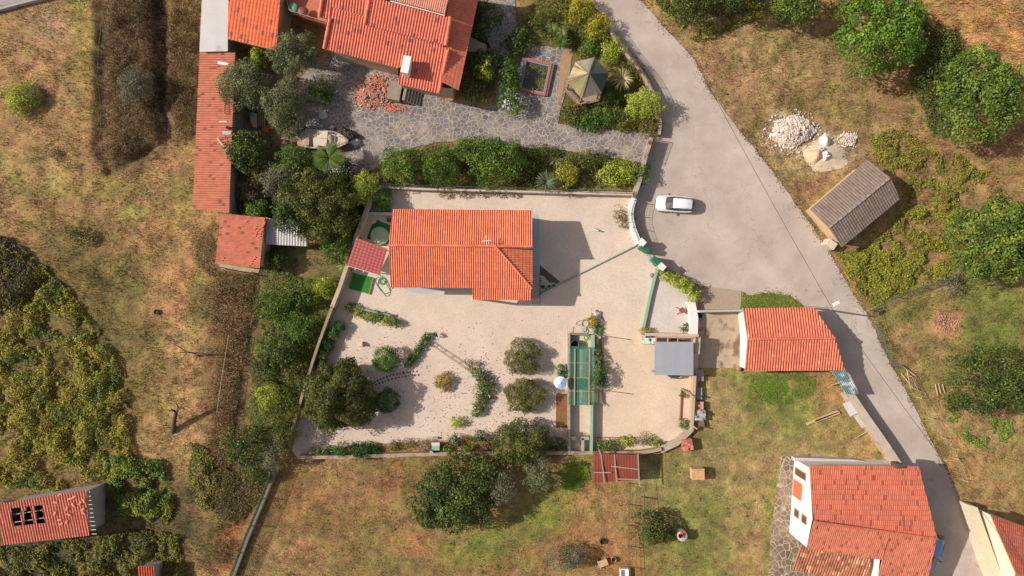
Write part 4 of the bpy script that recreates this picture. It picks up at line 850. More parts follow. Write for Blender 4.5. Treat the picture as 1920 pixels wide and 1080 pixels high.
# gazebo
gz_ = empty('gazebo', G(1102, 150), 'hexagonal upper-garden gazebo with a mossy patched sheet roof, facets painted lit to shaded', 'gazebo')
ap = G(1104, 137, 4.6); rim = [G(x, y, 3.0) for x, y in ((1063, 154), (1079, 116), (1115, 107), (1142, 137), (1128, 175), (1091, 184))]
gcs = [(190, 178, 132), (168, 158, 130), (112, 116, 106), (84, 98, 92), (140, 134, 122), (156, 152, 98)]  # facet colours carry painted light and shade: west lightest, east darkest
mb = MB(); rs = random.Random(4)
for i in range(6):
    a, b = rim[i], rim[(i + 1) % 6]; n = 16
    for k in range(n):
        p, q_ = a.lerp(b, k / n), a.lerp(b, (k + 1) / n); md = p.lerp(q_, .5) + Vector((0, 0, .05)); kk = rs.uniform(.85, 1.15); c = C(*gcs[i])
        if i in (0, 4, 5) and k in (1, 2, 12, 13) and True: c = C(160, 122, 92)
        c = tuple(v * kk for v in c); mb.add([p, md, ap], [(0, 1, 2)], col=c); mb.add([md, q_, ap], [(0, 1, 2)], col=c)
mb.build('roof', plain('shaded_mossy_sheet', (1, 1, 1), .8, .25, 1.6, .3, attr=True), gz_)
mb = MB()
for p in rim: mb.beam(p + Vector((0, 0, .04)), ap + Vector((0, 0, .04)), .1, .06)
mb.build('hip_strip', plain('hip_lead', C(130, 126, 112), .8, .2), gz_)
for p in rim:
    b = MB(); g0 = p.lerp(Vector((ap.x, ap.y, 3)), .12); b.box((g0.x, g0.y, 1.45), (.14, .14, 2.9)); b.build('post', TIMBER, gz_)
mb = MB(); base = [Vector((p.x, p.y, .3)).lerp(Vector((ap.x, ap.y, .3)), -.04) for p in rim]; mb.prism([(p.x, p.y) for p in base], 0, .25)
for i in (0, 5, 4):
    a, b = base[i], base[(i + 1) % 6]; mb.beam(a + Vector((0, 0, .7)), b + Vector((0, 0, .7)), .12, .12)
    for k in range(9): mb.box(a.lerp(b, k / 8) + Vector((0, 0, .35)), (.05, .05, .7))
mb.build('floor', plain('gazebo_wood', C(176, 150, 122), .85, .2), gz_)
# sunken pond
pd = empty('pond', G(1002, 144), 'rectangular pond with a terracotta rim and blue lining choked with weeds', 'pond')
out = [(985, 107), (1035, 119), (1022, 180), (972, 169)]; inn = [(991, 112), (1027, 121), (1029, 127), (1018, 172), (1012, 174), (981, 167), (978, 160), (987, 115)]
mb = MB(); O = [G(x, y, .35) for x, y in out]; c = sum(O, Vector()) / 4
for i in range(4):
    a, b = O[i], O[(i + 1) % 4]; a2, b2 = c.lerp(a, .86), c.lerp(b, .86); mb.prism([(v.x, v.y) for v in (a, b, b2, a2)], 0, .36)
mb.build('rim', plain('terracotta_rim', C(198, 106, 78), .8, .1), pd)
mb = MB(); 
for i in range(4):
    a, b = O[i], O[(i + 1) % 4]; a1, b1 = c.lerp(a, .855), c.lerp(b, .855); a2, b2 = c.lerp(a, .80), c.lerp(b, .80); mb.prism([(v.x, v.y) for v in (a1, b1, b2, a2)], 0, .28)
mb.build('lining', plain('blue_lining', C(120, 178, 194), .6, .1), pd)
mb = MB(); mb.prism([tuple(c.lerp(v, .80)[:2]) for v in O], 0, .06); mb.build('murky_water', plain('murk', C(70, 66, 46), .35, .3, 2), pd)
rw = np.random.RandomState(4); nq = 2600; qa = rw.rand(nq); qb = rw.rand(nq); PW_ = np.array(c) + (np.array(O[0]) - np.array(c)) * .78 * 0; PW_ = np.array([list(c.lerp(O[0], .78).lerp(c.lerp(O[1], .78), a_).lerp(c.lerp(O[3], .78).lerp(c.lerp(O[2], .78), a_), b_)) for a_, b_ in zip(qa, qb)]); PW_[:, 2] = .08 + .14 * rw.rand(nq)
kw_ = fbm(PW_[:, 0] * 17, PW_[:, 1] * 17, 12, 3) + .12 * (qa - .5) - .1 * (qb - .5) > .42; pcw = np.where((rw.rand(nq) < .5)[:, None], np.array(C(176, 168, 110)), np.array(C(120, 134, 88))); pw = quadmesh('pond_weed', leaves(PW_[kw_], np.tile([0, 0, 1.], (kw_.sum(), 1)), .14, rw, .35, .5), pcw[kw_], leafmat(), pd); pw['kind'] = 'stuff'
mb = MB(); 
for t in range(26): a = G(1037, 122).lerp(G(1024, 180), t / 25); mb.box((a.x, a.y, .15), (.28, .14, .3), rz=-.2)
tag(mb.build('tile_edging', plain('slate_edge', C(120, 108, 100), .8, .2)), 'dark upright slate edging along the right side of the pond', 'edging')
mb = MB(); mb.prism([tuple(G(x, y, .5)[:2]) for x, y in ((971, 134), (980, 107), (984, 108), (975, 152))], 0, .4); tag(mb.build('blue_trough', plain('blue_lining', (1, 1, 1))), 'narrow pale blue trough along the left edge of the pond', 'trough')
# ------------------------------------------------------------------ vehicles
def make_car(loc, rz, label, paint, L=4.25, W=1.8):
    root = empty('parked_car', loc, label, 'car'); root.rotation_euler.z = 0
    R = Matrix.Rotation(rz, 3, 'Z'); O = Vector(loc); T = lambda p: O + R @ Vector(p)
    def bm_(mb, name, mat, par): return mb.build(name, mat, par)
    st = [(-2.12, .55, .45, .62), (-2.05, .72, .3, .72), (-1.85, .83, .22, .82), (-1.5, .89, .22, .9), (-1.0, .91, .22, .98), (-.5, .91, .22, 1.02), (.4, .91, .22, 1.03), (1.2, .91, .22, 1.04), (1.7, .88, .25, 1.02), (1.98, .8, .3, .95), (2.1, .66, .4, .8)]
    mb = MB(); vs = []; k = W / 1.82; kl = L / 4.22
    for x, hw, zl, zt in st:
        for y, z in ((-.55 * hw, zl), (-.95 * hw, zl + .03), (-hw, zl + .25), (-hw, zt - .22), (-.95 * hw, zt - .07), (-.8 * hw, zt - .005), (-.4 * hw, zt + .025), (0, zt + .03), (.4 * hw, zt + .025), (.8 * hw, zt - .005), (.95 * hw, zt - .07), (hw, zt - .22), (hw, zl + .25), (.95 * hw, zl + .03), (.55 * hw, zl)): vs.append(T((x * kl, y * k, z)))
    m = 15; fs = [(i * m + j, (i + 1) * m + j, (i + 1) * m + (j + 1) % m, i * m + (j + 1) % m) for i in range(len(st) - 1) for j in range(m)]
    mb.add(vs, fs + [tuple(range(m)), tuple(range((len(st) - 1) * m, len(st) * m))[::-1]], smooth=True)
    body = bm_(mb, 'body', paint, root); sb = body.modifiers.new('s', 'SUBSURF'); sb.levels = sb.render_levels = 1
    b = [(-.95, .70), (1.98, .66)]; f0 = (-1.0, .62, 1.0); f1 = (-.28, .56, 1.44); r1 = (1.62, .53, 1.43); r0 = (1.98, .60, 1.02)
    # roof
    mb = MB(); rt = []
    for x, hw, z in ((-.34, .54, 1.42), (-.1, .58, 1.48), (.5, .60, 1.53), (1.1, .59, 1.51), (1.55, .55, 1.46), (1.8, .5, 1.38)):
        for y, dz in ((-hw, -.07), (-hw * .85, -.01), (-hw * .4, .015), (0, .02), (hw * .4, .015), (hw * .85, -.01), (hw, -.07)): rt.append(T((x * kl, y * k, z + dz)))
    mb.add(rt, [(i * 7 + j, i * 7 + j + 1, (i + 1) * 7 + j + 1, (i + 1) * 7 + j) for i in range(5) for j in range(6)], smooth=True); roof = bm_(mb, 'roof', paint, root)
    gl = glassy('car_glass', (.02, .025, .03), .08)
    mb = MB(); mb.add([T((-1.02 * kl, -.70 * k, .98)), T((-1.12 * kl, 0, 1.0)), T((-1.02 * kl, .70 * k, .98)), T((-.33 * kl, .54 * k, 1.39)), T((-.36 * kl, 0, 1.44)), T((-.33 * kl, -.54 * k, 1.39))], [(0, 1, 4, 5), (1, 2, 3, 4)]); bm_(mb, 'windshield', gl, root)
    mb = MB(); mb.add([T((2.02 * kl, -.66 * k, 1.0)), T((2.06 * kl, 0, 1.0)), T((2.02 * kl, .66 * k, 1.0)), T((1.78 * kl, .5 * k, 1.33)), T((1.82 * kl, 0, 1.38)), T((1.78 * kl, -.5 * k, 1.33))], [(1, 0, 5, 4), (2, 1, 4, 3)]); bm_(mb, 'rear_window', gl, root)
    for s in (-1, 1):
        mb = MB(); lo = [(-1.0, .72, .98), (-.2, .79, 1.0), (.6, .80, 1.0), (1.4, .76, 1.0), (1.95, .67, 1.0)]; hi = [(-.34, .545, 1.37), (.0, .6, 1.42), (.6, .61, 1.45), (1.3, .58, 1.43), (1.78, .505, 1.33)]
        vs = [T((x * kl, y * s * k, z)) for x, y, z in lo + hi]; mb.add(vs, [(i, i + 1, i + 6, i + 5) for i in range(4)]); bm_(mb, 'side_window', gl, root)
        mb = MB(); mb.box(T((-.72 * kl, s * 1.0 * k, 1.0)), (.16, .2, .14), rz=rz + s * .3); bm_(mb, 'wing_mirror', glassy('mirror_black', (.05, .05, .05), .4), root)
        mb = MB(); mb.tube([T((-.1, s * .57 * k, 1.5)), T((1.4 * kl, s * .55 * k, 1.5))], .02); bm_(mb, 'roof_rail', BLACKP, roof)
        mb = MB(); mb.box(T((-1.93 * kl, s * .62 * k, .68)), (.22, .3, .12), rz=rz - s * .55); bm_(mb, 'headlight', glassy('lamp_glass', (.4, .42, .44), .15), root)
        mb = MB(); mb.box(T((2.0 * kl, s * .66 * k, .8)), (.14, .24, .16), rz=rz + s * .5); bm_(mb, 'tail_light', glassy('red_lamp', (.35, .02, .02), .2), root)
        for x in (-1.3, 1.3):
            mb = MB(); c = T((x * kl, s * .82 * k, .32)); ax = R @ Vector((0, s, 0)); mb.tube([c - ax * .1, c + ax * .1], .32, 18); wh = bm_(mb, 'wheel', BLACKP, root)
            mb = MB(); mb.tube([c + ax * .1, c + ax * .115], .2, 12); bm_(mb, 'rim', STEEL, wh)
    mb = MB()
    for s in (-1, 1): mb.tube([T((-1.95 * kl, s * .45 * k, .80)), T((-1.7 * kl, s * .66 * k, .885)), T((-1.05 * kl, s * .74 * k, 1.0))], .012, 4); mb.tube([T((.45 * kl, s * .925 * k, .5)), T((.42 * kl, s * .89 * k, .97))], .01, 4); mb.tube([T((1.95 * kl, s * .72 * k, .98)), T((2.1 * kl, s * .4 * k, .92)), T((2.12 * kl, 0, .93))], .02, 4)
    mb.tube([T((-1.95 * kl, y * .45 * k, .80 + .02 * (1 - abs(y)))) for y in (-1, -.5, 0, .5, 1)], .014, 4); mb.build('panel_gaps', BLACKP, root)
    mb = MB(); mb.box(T((-2.13 * kl, 0, .5)), (.05, .8, .18), rz=rz); bm_(mb, 'grille', BLACKP, root)
    mb = MB(); mb.tube([T((1.3, 0, 1.5)), T((1.42, 0, 1.6))], .015); bm_(mb, 'roof_aerial', BLACKP, root)
    return root
def carpaint(name, col):
    m, n, b = newmat(name); b.inputs['Base Color'].default_value = (*col, 1); b.inputs['Roughness'].default_value = .3; b.inputs['Coat Weight'].default_value = .6; b.inputs['Coat Roughness'].default_value = .05; return m
p = G(1262, 384); make_car((p.x, p.y, .02), math.radians(-4), 'white hatchback parked on the asphalt beside the curved wall', carpaint('car_white', (.66, .66, .66)), L=4.1, W=1.78)
p = G(1740, 1030); make_car((p.x, p.y, .02), math.radians(74), 'blue car half hidden under the eave of the two-storey house', carpaint('car_blue', C(150, 185, 235)), L=4.0, W=1.7)
p = G(1262, 671); make_car((p.x, p.y, .04), math.radians(90), 'dark car parked under the grey carport roof', carpaint('car_dark', (.05, .05, .055)), L=4.3, W=1.75)
# boat under covers
bt = empty('boat', G(612, 265), 'small motor boat under beige tarpaulins on the paved courtyard', 'boat')
bx, by = G(612, 265).x, G(612, 265).y
def BT(x, y, z): a = math.radians(-4); return Vector((bx + x * math.cos(a) - y * math.sin(a), by + x * math.sin(a) + y * math.cos(a), z))
st = [(-2.9, .95), (-2.2, 1.02), (-1.2, 1.05), (0, 1.05), (.9, .98), (1.6, .8), (2.2, .52), (2.6, .25), (2.85, .03)]
mb = MB(); vs = []
for x, hw in st:
    k = (x + 2.9) / 5.75
    for y, z in ((0, .25 + .35 * k * k), (-hw * .6, .45 + .2 * k * k), (-hw, .95), (-hw * .9, 1.0), (hw * .9, 1.0), (hw, .95), (hw * .6, .45 + .2 * k * k)): vs.append(BT(x, y, z))
m = 7; mb.add(vs, [(i * m + j, (i + 1) * m + j, (i + 1) * m + (j + 1) % m, i * m + (j + 1) % m) for i in range(8) for j in range(m) if j != 3] + [tuple(range(7))]); mb.build('hull', plain('cream_hull', C(216, 196, 168), .6, .1), bt)
rs = random.Random(12); mb = MB(); vs = []; nx_ = 26
for i in range(nx_ + 1):
    x = -2.8 + 5.5 * i / nx_; hw = float(np.interp(x, [a for a, b in st], [b for a, b in st]))
    for j in range(9):
        y = -hw * .97 + 2 * hw * .97 * j / 8; top = 1.05 + .28 * (1 - (y / max(hw, .05)) ** 2) * (1 if x < 1.2 else .5) + .1 * math.sin(x * 4 + j) * rs.uniform(0, 1); top -= .35 * math.exp(-((x - 1.35) / .35) ** 2) + .3 * math.exp(-((x + 1.25) / .2) ** 2); vs.append(BT(x, y, top))
mb.add(vs, [(i * 9 + j, (i + 1) * 9 + j, (i + 1) * 9 + j + 1, i * 9 + j + 1) for i in range(nx_) for j in range(8)], smooth=True); mb.build('cover', plain('beige_tarp', C(206, 188, 162), .8, .18, 1.5, .4, stain=(C(140, 116, 96), .9, .62)), bt)
mb = MB(); mb.box(BT(-.1, .42, 1.38), (1.15, .8, .06), rz=-.07); mb.box(BT(-.2, -.42, 1.38), (1.3, .8, .06), rz=-.07); mb.build('hatch', plain('cream_hatch', C(232, 216, 192), .6, .08), bt)
mb = MB(); mb.box(BT(-1.75, 0, 1.3), (.5, 1.7, .1), rz=-.07); mb.build('seat_cushion', plain('dusty_pink', C(196, 160, 140), .8, .1), bt)
mb = MB()
for y in (-.55, .55): mb.beam(BT(.9, y, 1.2), BT(1.7, y * .6, 1.45), .05, .05)
mb.beam(BT(1.3, -.7, 1.4), BT(1.3, .7, 1.4), .05, .05); mb.build('windscreen_frame', STEEL, bt)
def crumple(name, px, z, mat, label, cat, n=14, amp=.12, seed=1):
    P = [G(x, y, z) for x, y in px]; rs = random.Random(seed); mb = MB(); vs = []
    for j in range(n + 1):
        for i in range(n + 1):
            p = P[0].lerp(P[1], i / n).lerp(P[3].lerp(P[2], i / n), j / n); e = min(i, n - i, j, n - j) / (n / 2); p.z = z * min(1, e * 3) * rs.uniform(.8, 1.15) + rs.uniform(0, amp) + .03; p.x += rs.uniform(-.06, .06); p.y += rs.uniform(-.06, .06); vs.append(p)
    mb.add(vs, [(j * (n + 1) + i, j * (n + 1) + i + 1, (j + 1) * (n + 1) + i + 1, (j + 1) * (n + 1) + i) for j in range(n) for i in range(n)]); return tag(mb.build(name, mat), label, cat)
crumple('tarpaulin', [(626, 246), (636, 234), (672, 252), (664, 266)], .7, plain('dark_tarp', C(96, 84, 66), .7, .4, 3, .6), 'crumpled dark brown tarpaulin heap beside the boat bow', 'tarpaulin', amp=.2)
crumple('white_bag', [(652, 268), (662, 256), (676, 262), (666, 276)], .4, plain('white_plastic', C(226, 220, 214), .5, .1), 'white plastic sheet at the tip of the boat bow', 'bag', n=7, seed=2)
crumple('white_bag', [(616, 244), (620, 232), (628, 236), (624, 246)], .35, plain('white_plastic', (1, 1, 1)), 'white sack beside the top edge of the dark tarpaulin', 'bag', n=5, seed=3)

for x, y, l in ((1128, 629, 'tall thin pole at the top right corner of the pergola bed'), (1131, 731, 'tall thin pole beside the khaki board right of the pergola')):
    mb = MB(); p = G(x, y); mb.tube([p, (p.x, p.y, 2.5)], .05, 6); tag(mb.build('pole', STEEL), l, 'pole')
# ------------------------------------------------------------------ small things in the yard
def hose(px, label, mat, r=.03, z=.07, sub=6, closed=False):
    P = smooth(px, sub, closed); mb = MB(); mb.tube([G(x, y, 0) + Vector((0, 0, z + .02 * math.sin(i))) for i, (x, y) in enumerate(P)], r, 5); return tag(mb.build('garden_hose', mat), label, 'hose')
def coil(cx, cy, rx, ry, n, tail=(), seed=1, jit=2.):
    rs = random.Random(seed); out = []
    for i in range(n * 10): a = i * .628; out.append((cx + (rx + rs.uniform(-jit, jit)) * math.cos(a), cy + (ry + rs.uniform(-jit, jit)) * math.sin(a)))
    return out + list(tail)
hg = plain('hose_green', C(70, 170, 110), .4, .1)
hose(coil(718, 527, 6, 6, 3, (), 1, 3) + [(712, 522), (709, 534), (716, 545), (724, 555), (731, 552), (730, 542), (722, 530), (712, 520), (704, 524), (708, 536), (720, 550), (732, 546), (728, 532), (716, 519), (706, 516)], 'tangled bright green hose on the gravel at the lower left corner of the house', hg)
hose(coil(1098, 607, 6.5, 7, 3, (), 2, 2) + [(1092, 601), (1083, 603), (1080, 607), (1085, 610), (1092, 606)], 'dull green hose coil on the gravel above the pergola bed', plain('hose_dull', C(130, 158, 128), .5, .1), r=.025)
hose(coil(1100, 633, 5, 5, 4, ((1098, 640), (1097, 646)), 3, 1), 'lime green hose coil inside the top end of the pergola bed', plain('hose_lime', C(176, 206, 100), .5, .1))
mb = MB(); mb.lathe(G(1100, 633), [(.22, .05), (.2, .1), (0, .12)], 14); tag(mb.build('hose_reel', plain('lime_plastic', C(190, 210, 110), .5, .05)), 'lime disc in the middle of the lime green hose coil', 'reel')
# umbrella
um = empty('parasol', G(1050, 719), 'small pale blue and white parasol beside the left pergola wall', 'parasol')
c = G(1051, 718, 2.2); g0 = Vector((c.x, c.y, 0)); um.location = g0; mb = MB()
for i in range(8):
    a0, a1 = i * math.pi / 4 + .2, (i + 1) * math.pi / 4 + .2; p, q_ = c + Vector((.72 * math.cos(a0), .72 * math.sin(a0), -.25)), c + Vector((.72 * math.cos(a1), .72 * math.sin(a1), -.25))
    col = C(226, 240, 248) if i in (1, 2, 3, 4) else C(168, 206, 236); mb.add([c, p, q_], [(0, 1, 2)], col=col)
mb.build('canopy', plain('parasol_cloth', (1, 1, 1), .7, .03, attr=True), um); mb = MB(); mb.tube([g0, c + Vector((0, 0, .08))], .025); mb.build('pole', STEEL, um); mb = MB(); mb.lathe(g0, [(.25, 0), (.25, .08), (.05, .12)], 14); mb.build('base', GREYC, um)
# turf mat with timber edge, small pool mat
tm = empty('turf_bed', G(677, 532), 'square of artificial turf with a wooden edge in the corner of the yard', 'turf mat')
mb = MB(); mb.prism([tuple(G(x, y)[:2]) for x, y in ((663, 512), (699, 520), (691, 551), (655, 541))], .03, .09); mb.build('turf', plain('turf_green', C(48, 138, 40), .9, .2, 5, .5, fine=60), tm)
mb = MB(); mb.beam(G(700, 521, .12), G(692, 552, .12), .14, .2); mb.beam(G(662, 511, .12), G(654, 541, .12), .08, .16); mb.build('timber_edge', plain('edge_timber', C(176, 128, 92), .8, .2), tm)
pm = empty('paddling_pool', G(711, 437), 'round murky paddling pool on a dark green mat behind the red canopy', 'pool')
mb = MB(); mb.prism([tuple(G(x, y)[:2]) for x, y in ((707, 412), (716, 416), (737, 424), (735, 452), (724, 458), (690, 448), (688, 446), (698, 420), (704, 419))], .03, .05); mb.build('mat', plain('mat_green', C(20, 112, 66), .8, .1), pm)
mb = MB(); c = G(713, 443, 0); mb.lathe(c, [(1.0, .03), (1.02, .4), (.95, .42), (.93, .3)], 28); mb.build('pool_wall', plain('pool_blue', C(176, 186, 160), .5, .1), pm); mb = MB(); mb.lathe(c, [(.95, .26), (0, .27)], 28); mb.build('water', plain('pool_water', C(150, 148, 116), .15, .3, 1.4), pm)
mb = MB(); mb.box(G(731, 413, .35), (.5, .4, .7)); tag(mb.build('dark_crate', plain('maroon', C(70, 44, 44), .6, .1), bevel=.03), 'small dark maroon box beside the mat of the paddling pool', 'box')
# water tank
wt = empty('water_tank', G(1220, 636), 'white caged water tank with a green lid beside the carport', 'tank')
p = G(1219, 637, 1.0); mb = MB(); mb.box((p.x, p.y, .6), (1.35, .95, 1.0)); mb.build('tank', plain('tank_white', C(240, 238, 232), .4, .05), wt, bevel=.08)
mb = MB(); mb.lathe((p.x - .1, p.y + .02, 1.1), [(.16, 0), (.16, .08), (0, .09)], 16); mb.build('lid', plain('lid_green', C(40, 180, 130), .4, .05), wt)
mb = MB()
for sx in (-.7, 0, .7): mb.beam((p.x + sx, p.y - .5, 1.12), (p.x + sx, p.y + .5, 1.12), .03, .03)
for sy in (-.5, .5): mb.beam((p.x - .7, p.y + sy, 1.1), (p.x + .7, p.y + sy, 1.1), .03, .03); mb.beam((p.x - .7, p.y + sy, .5), (p.x + .7, p.y + sy, .5), .03, .03)
mb.build('cage', STEEL, wt)
# round things
def round_thing(name, x, y, r, h, label, cat, mat, hollow=False, mat2=None):
    mb = MB(); c = G(x, y, h); c.z = 0
    if hollow: mb.lathe(c, [(r, 0), (r, h), (r * .85, h), (r * .82, .06)], 22); mb.lathe(c, [(r * .85, .08), (0, .09)], 22, mat=1)
    else: mb.lathe(c, [(r, 0), (r, h - .04), (r * .95, h), (0, h + .01)], 22)
    return tag(mb.build(name, [mat, mat2 or BLACKP]), label, cat)
CEM = plain('pale_disc', C(214, 204, 192), .8, .2, 2, stain=(C(150, 140, 130), 2, .6))
round_thing('well_cover', 605, 215, .48, .35, 'round white-grey stone disc standing on the flagstones', 'stone disc', CEM)
round_thing('barrel', 1078, 646, .5, .8, 'dark round barrel at the upper left corner of the shade net', 'barrel', plain('dark_barrel', C(80, 84, 88), .5, .1), True)
round_thing('flower_pot', 1130, 1016, .3, .3, 'black pot or tyre on the red soil near the bottom fence', 'pot', plain('black_pot', C(50, 56, 56), .6, .1), True)
round_thing('flower_pot', 1151, 1050, .3, .35, 'terracotta pot beside the rusty trailer', 'pot', plain('pot_clay', C(190, 120, 90), .7, .1), True)
round_thing('bucket', 1313, 592, .28, .4, 'teal blue bucket in the shaded corner of the concrete yard', 'bucket', plain('teal_bucket', C(50, 120, 140), .5, .05), True)
round_thing('stump', 1386, 692, .25, .3, 'sawn log stump at the lower left foot of the white barn', 'stump', plain('stump_wood', C(184, 140, 100), .9, .2))
t = round_thing('cement_ring', 1280, 1006, .56, 1.1, 'white round tank with broken red tiles on top in the east field', 'tank', CEM); rs = random.Random(3); mb = MB()
for i in range(14): p = G(1279 + rs.uniform(-6, 5), 1002 + rs.uniform(-5, 5), 1.2); mb.box(p, (.3, .16, .05), rz=rs.random() * 3)
mb.build('tile_shards', plain('tile_shard', C(214, 110, 84), .8, .2), t)
round_thing('tyre', 293, 585, .3, .18, 'old dark tyre lying in the dry grass of the left field', 'tyre', BLACKP, True)
round_thing('plant_pot', 591, 247, .01, .01, '', '', BLACKP) if False else None
# pallets and bricks
def brick_stack(x, y, nx, ny, nz, rz, label, base, size=(.3, .2, .19), var=.12, jit=.0, name='brick_pallet', seed=1, z=0):
    r = empty(name, G(x, y), label, 'brick stack'); rs = random.Random(seed); mb = MB(); c = G(x, y, size[2] * nz); R = Matrix.Rotation(rz, 3, 'Z')
    for i in range(nx):
        for j in range(ny):
            for k in range(nz):
                if k == nz - 1 and rs.random() < jit: continue
                p = R @ Vector(((i - (nx - 1) / 2) * size[0], (j - (ny - 1) / 2) * size[1], 0)); q = rs.uniform(1 - var, 1 + var)
                mb.box((c.x + p.x, c.y + p.y, .12 + (k + .5) * size[2]), (size[0] * .96, size[1] * .95, size[2] * .98), rz=rz + rs.uniform(-jit, jit) * .3, col=tuple(v * q for v in base))
    mb.build('bricks', plain('brick_paint', (1, 1, 1), .85, .12, 3, attr=True), r)
    mb = MB()
    for k in (-1, 0, 1): p = R @ Vector((0, k * ny * size[1] * .42, 0)); mb.box((c.x + p.x, c.y + p.y, .06), (nx * size[0] * 1.02, .1, .11), rz=rz)
    mb.build('pallet', TIMBER, r); return r
brick_stack(1309, 889, 5, 6, 5, .03, 'neat cube of pale orange hollow bricks alone in the east field', C(228, 176, 124), (.27, .2, .2))
brick_stack(1289, 834, 4, 5, 4, .15, 'pallet of red tiles in white wrapping below the short concrete wall', C(214, 126, 106), (.28, .24, .2), var=.4, jit=.2, seed=4)
brick_stack(1311, 765, 3, 5, 3, 0, 'stack of pinkish-grey blocks and red tile beside the yard wall', C(200, 150, 134), (.3, .28, .18), var=.3, jit=.3, seed=5)
brick_stack(1312, 779, 4, 4, 4, 0, 'mixed stack of white and grey cement blocks beside the yard wall', C(196, 190, 184), (.32, .26, .2), var=.3, jit=.35, seed=6)
brick_stack(1311, 794, 3, 3, 2, .2, 'low brown pile of old bricks at the lower end of the stacks', C(150, 124, 96), (.34, .28, .2), var=.3, jit=.4, seed=7)
def pallet(x, y, label, z=.3, lay=3, wd=1.3, dp=.95, rz=0):
    r = empty('pallet', G(x, y), label, 'pallet'); mb = MB(); c = G(x, y, lay * .14)
    for l in range(lay):
        for k in range(5): mb.box((c.x - wd / 2 + wd * (k + .5) / 5, c.y, .13 + l * .15), (wd / 5 * .6, dp, .03))
        for k in range(3): mb.box((c.x, c.y - dp / 2 + dp * (k + .5) / 3, .065 + l * .15), (wd, .1, .09))
    mb.build('boards', plain('grey_boards', C(190, 176, 166), .85, .2, 5), r); return r
pallet(1312, 704, 'stack of grey pallets just below the carport end wall', dp=1.25, wd=.9); pallet(1310, 738, 'middle stack of grey pallets beside the yard wall', dp=1.3, wd=.8)
for a, b_, l in (((1512, 795), (1571, 771), 'long weathered timber beam lying in the east field'), ((1528, 790), (1574, 773), 'shorter pale timber beam resting against the long one')):
    mb = MB(); mb.beam(G(*a, .12), G(*b_, .12), .3, .22); tag(mb.build('timber_beam', plain('pale_beam', C(214, 182, 140), .85, .12, 4), bevel=.02), l, 'beam')
def poles(name, segs, r, mat, label, cat, z=.3):
    mb = MB()
    for a, b_ in segs: mb.tube([G(*a), G(*b_)], r, 6)
    return tag(mb.build(name, mat), label, cat)
poles('pipe', [((1278, 728, .15), (1275, 788, .15))], .1, plain('rusty_pipe', C(168, 116, 84), .7, .15), 'rusty brown pipe lying along the right side of the gravel', 'pipe')
poles('pipe', [((1118, 820, .06), (1200, 821, .06))], .05, plain('red_pipe', C(170, 92, 70), .7, .1), 'thin dark red pipe along the lower edge of the gravel', 'pipe')
poles('pole', [((1278, 729, .1), (1302, 745, 1.6))], .09, TIMBER, 'grey wooden prop leaning on the right boundary wall', 'pole')
poles('pole', [((1284, 788, .1), (1308, 805, 1.6))], .08, TIMBER, 'grey prop leaning over the lower right corner wall', 'pole')
poles('pole', [((1118, 736, .1), (1135, 762, .4))], .05, TIMBER, 'stick lying beside the lower right corner of the shade net', 'pole')
poles('stick', [((1554, 772, .1), (1606, 752, .4)), ((1541, 745, .1), (1590, 728, .2))][:1], .03, TIMBER, 'thin stick near the tin sheet by the road wall', 'stick')
poles('stick', [((1604, 822, .1), (1631, 806, .6))], .035, plain('yellow_stick', C(206, 196, 130), .8, .1), 'thin pale yellow stick leaning on the road wall', 'stick')
poles('plank', [((1558, 722, .3), (1588, 714, 2.3)), ], .06, plain('orange_plank', C(214, 156, 104), .8, .1), 'orange plank resting on the tin lean-to', 'plank')
poles('ladder', [((799, 640, .2), (886, 700, .2)), ((812, 641, .2), (888, 692, .2)), ((820, 645, .2), (814, 651, .2)), ((835, 656, .2), (828, 661, .2)), ((850, 667, .2), (844, 671, .2)), ((866, 677, .2), (860, 682, .2)), ((805, 641, .2), (818, 641, .2)) , ((880, 686, .2), (874, 691, .2))], .028, plain('arch_metal', C(140, 112, 96), .7, .1), 'fallen thin metal arch lying on the gravel of the lower yard', 'arch')
poles('bench_legs', [((1064, 672, .1), (1064, 612, .6))], .03, STEEL, 'thin pipe with a tap rising at the top left corner of the pergola bed', 'standpipe')
for x, y in ((1108, 762),): pass
mb = MB(); mb.prism([tuple(G(x, y, .5)[:2]) for x, y in ((1114, 730), (1129, 732), (1130, 758), (1114, 758))], .3, .36); tag(mb.build('board', plain('khaki_board', C(172, 160, 124), .8, .15)), 'khaki board at the lower right corner of the shade net', 'board')
mb = MB(); mb.beam(G(1126, 628, .1), G(1131, 700, .1), .1, .16); tag(mb.build('bed_edge', plain('rust_edge', C(160, 96, 66), .8, .2)), 'rusty edging strip of the narrow bed right of the pergola', 'edging')
mb = MB(); mb.beam(G(1115, 628, .5), G(1126, 634, .5), .3, .3); tag(mb.build('stone_block', plain('pale_block', C(200, 184, 158), .9, .15)), 'pale stone block beside the sage green pergola wall', 'block')
st_ = empty('doghouse', G(817, 838), 'small sage green box shelter with a white frame on the bottom wall', 'shelter')
mb = MB(); p = G(817, 837, .6); mb.box((p.x, p.y, .4), (.85, .8, .7)); mb.build('box', GREENP, st_); mb = MB(); mb.box((p.x, p.y + .3, .8), (.9, .35, .08)); mb.build('roof', plain('cream_top', C(232, 220, 204), .7, .05), st_); mb = MB(); mb.box((p.x - .12, p.y - .42, .4), (.4, .05, .5)); mb.build('opening', BLACKP, st_)
mb = MB(); mb.box(G(817, 821, .2), (.5, .25, .3)); tag(mb.build('cement_block', plain('greyish', C(176, 168, 160), .8, .15)), 'grey cement block above the sage green box shelter', 'block')
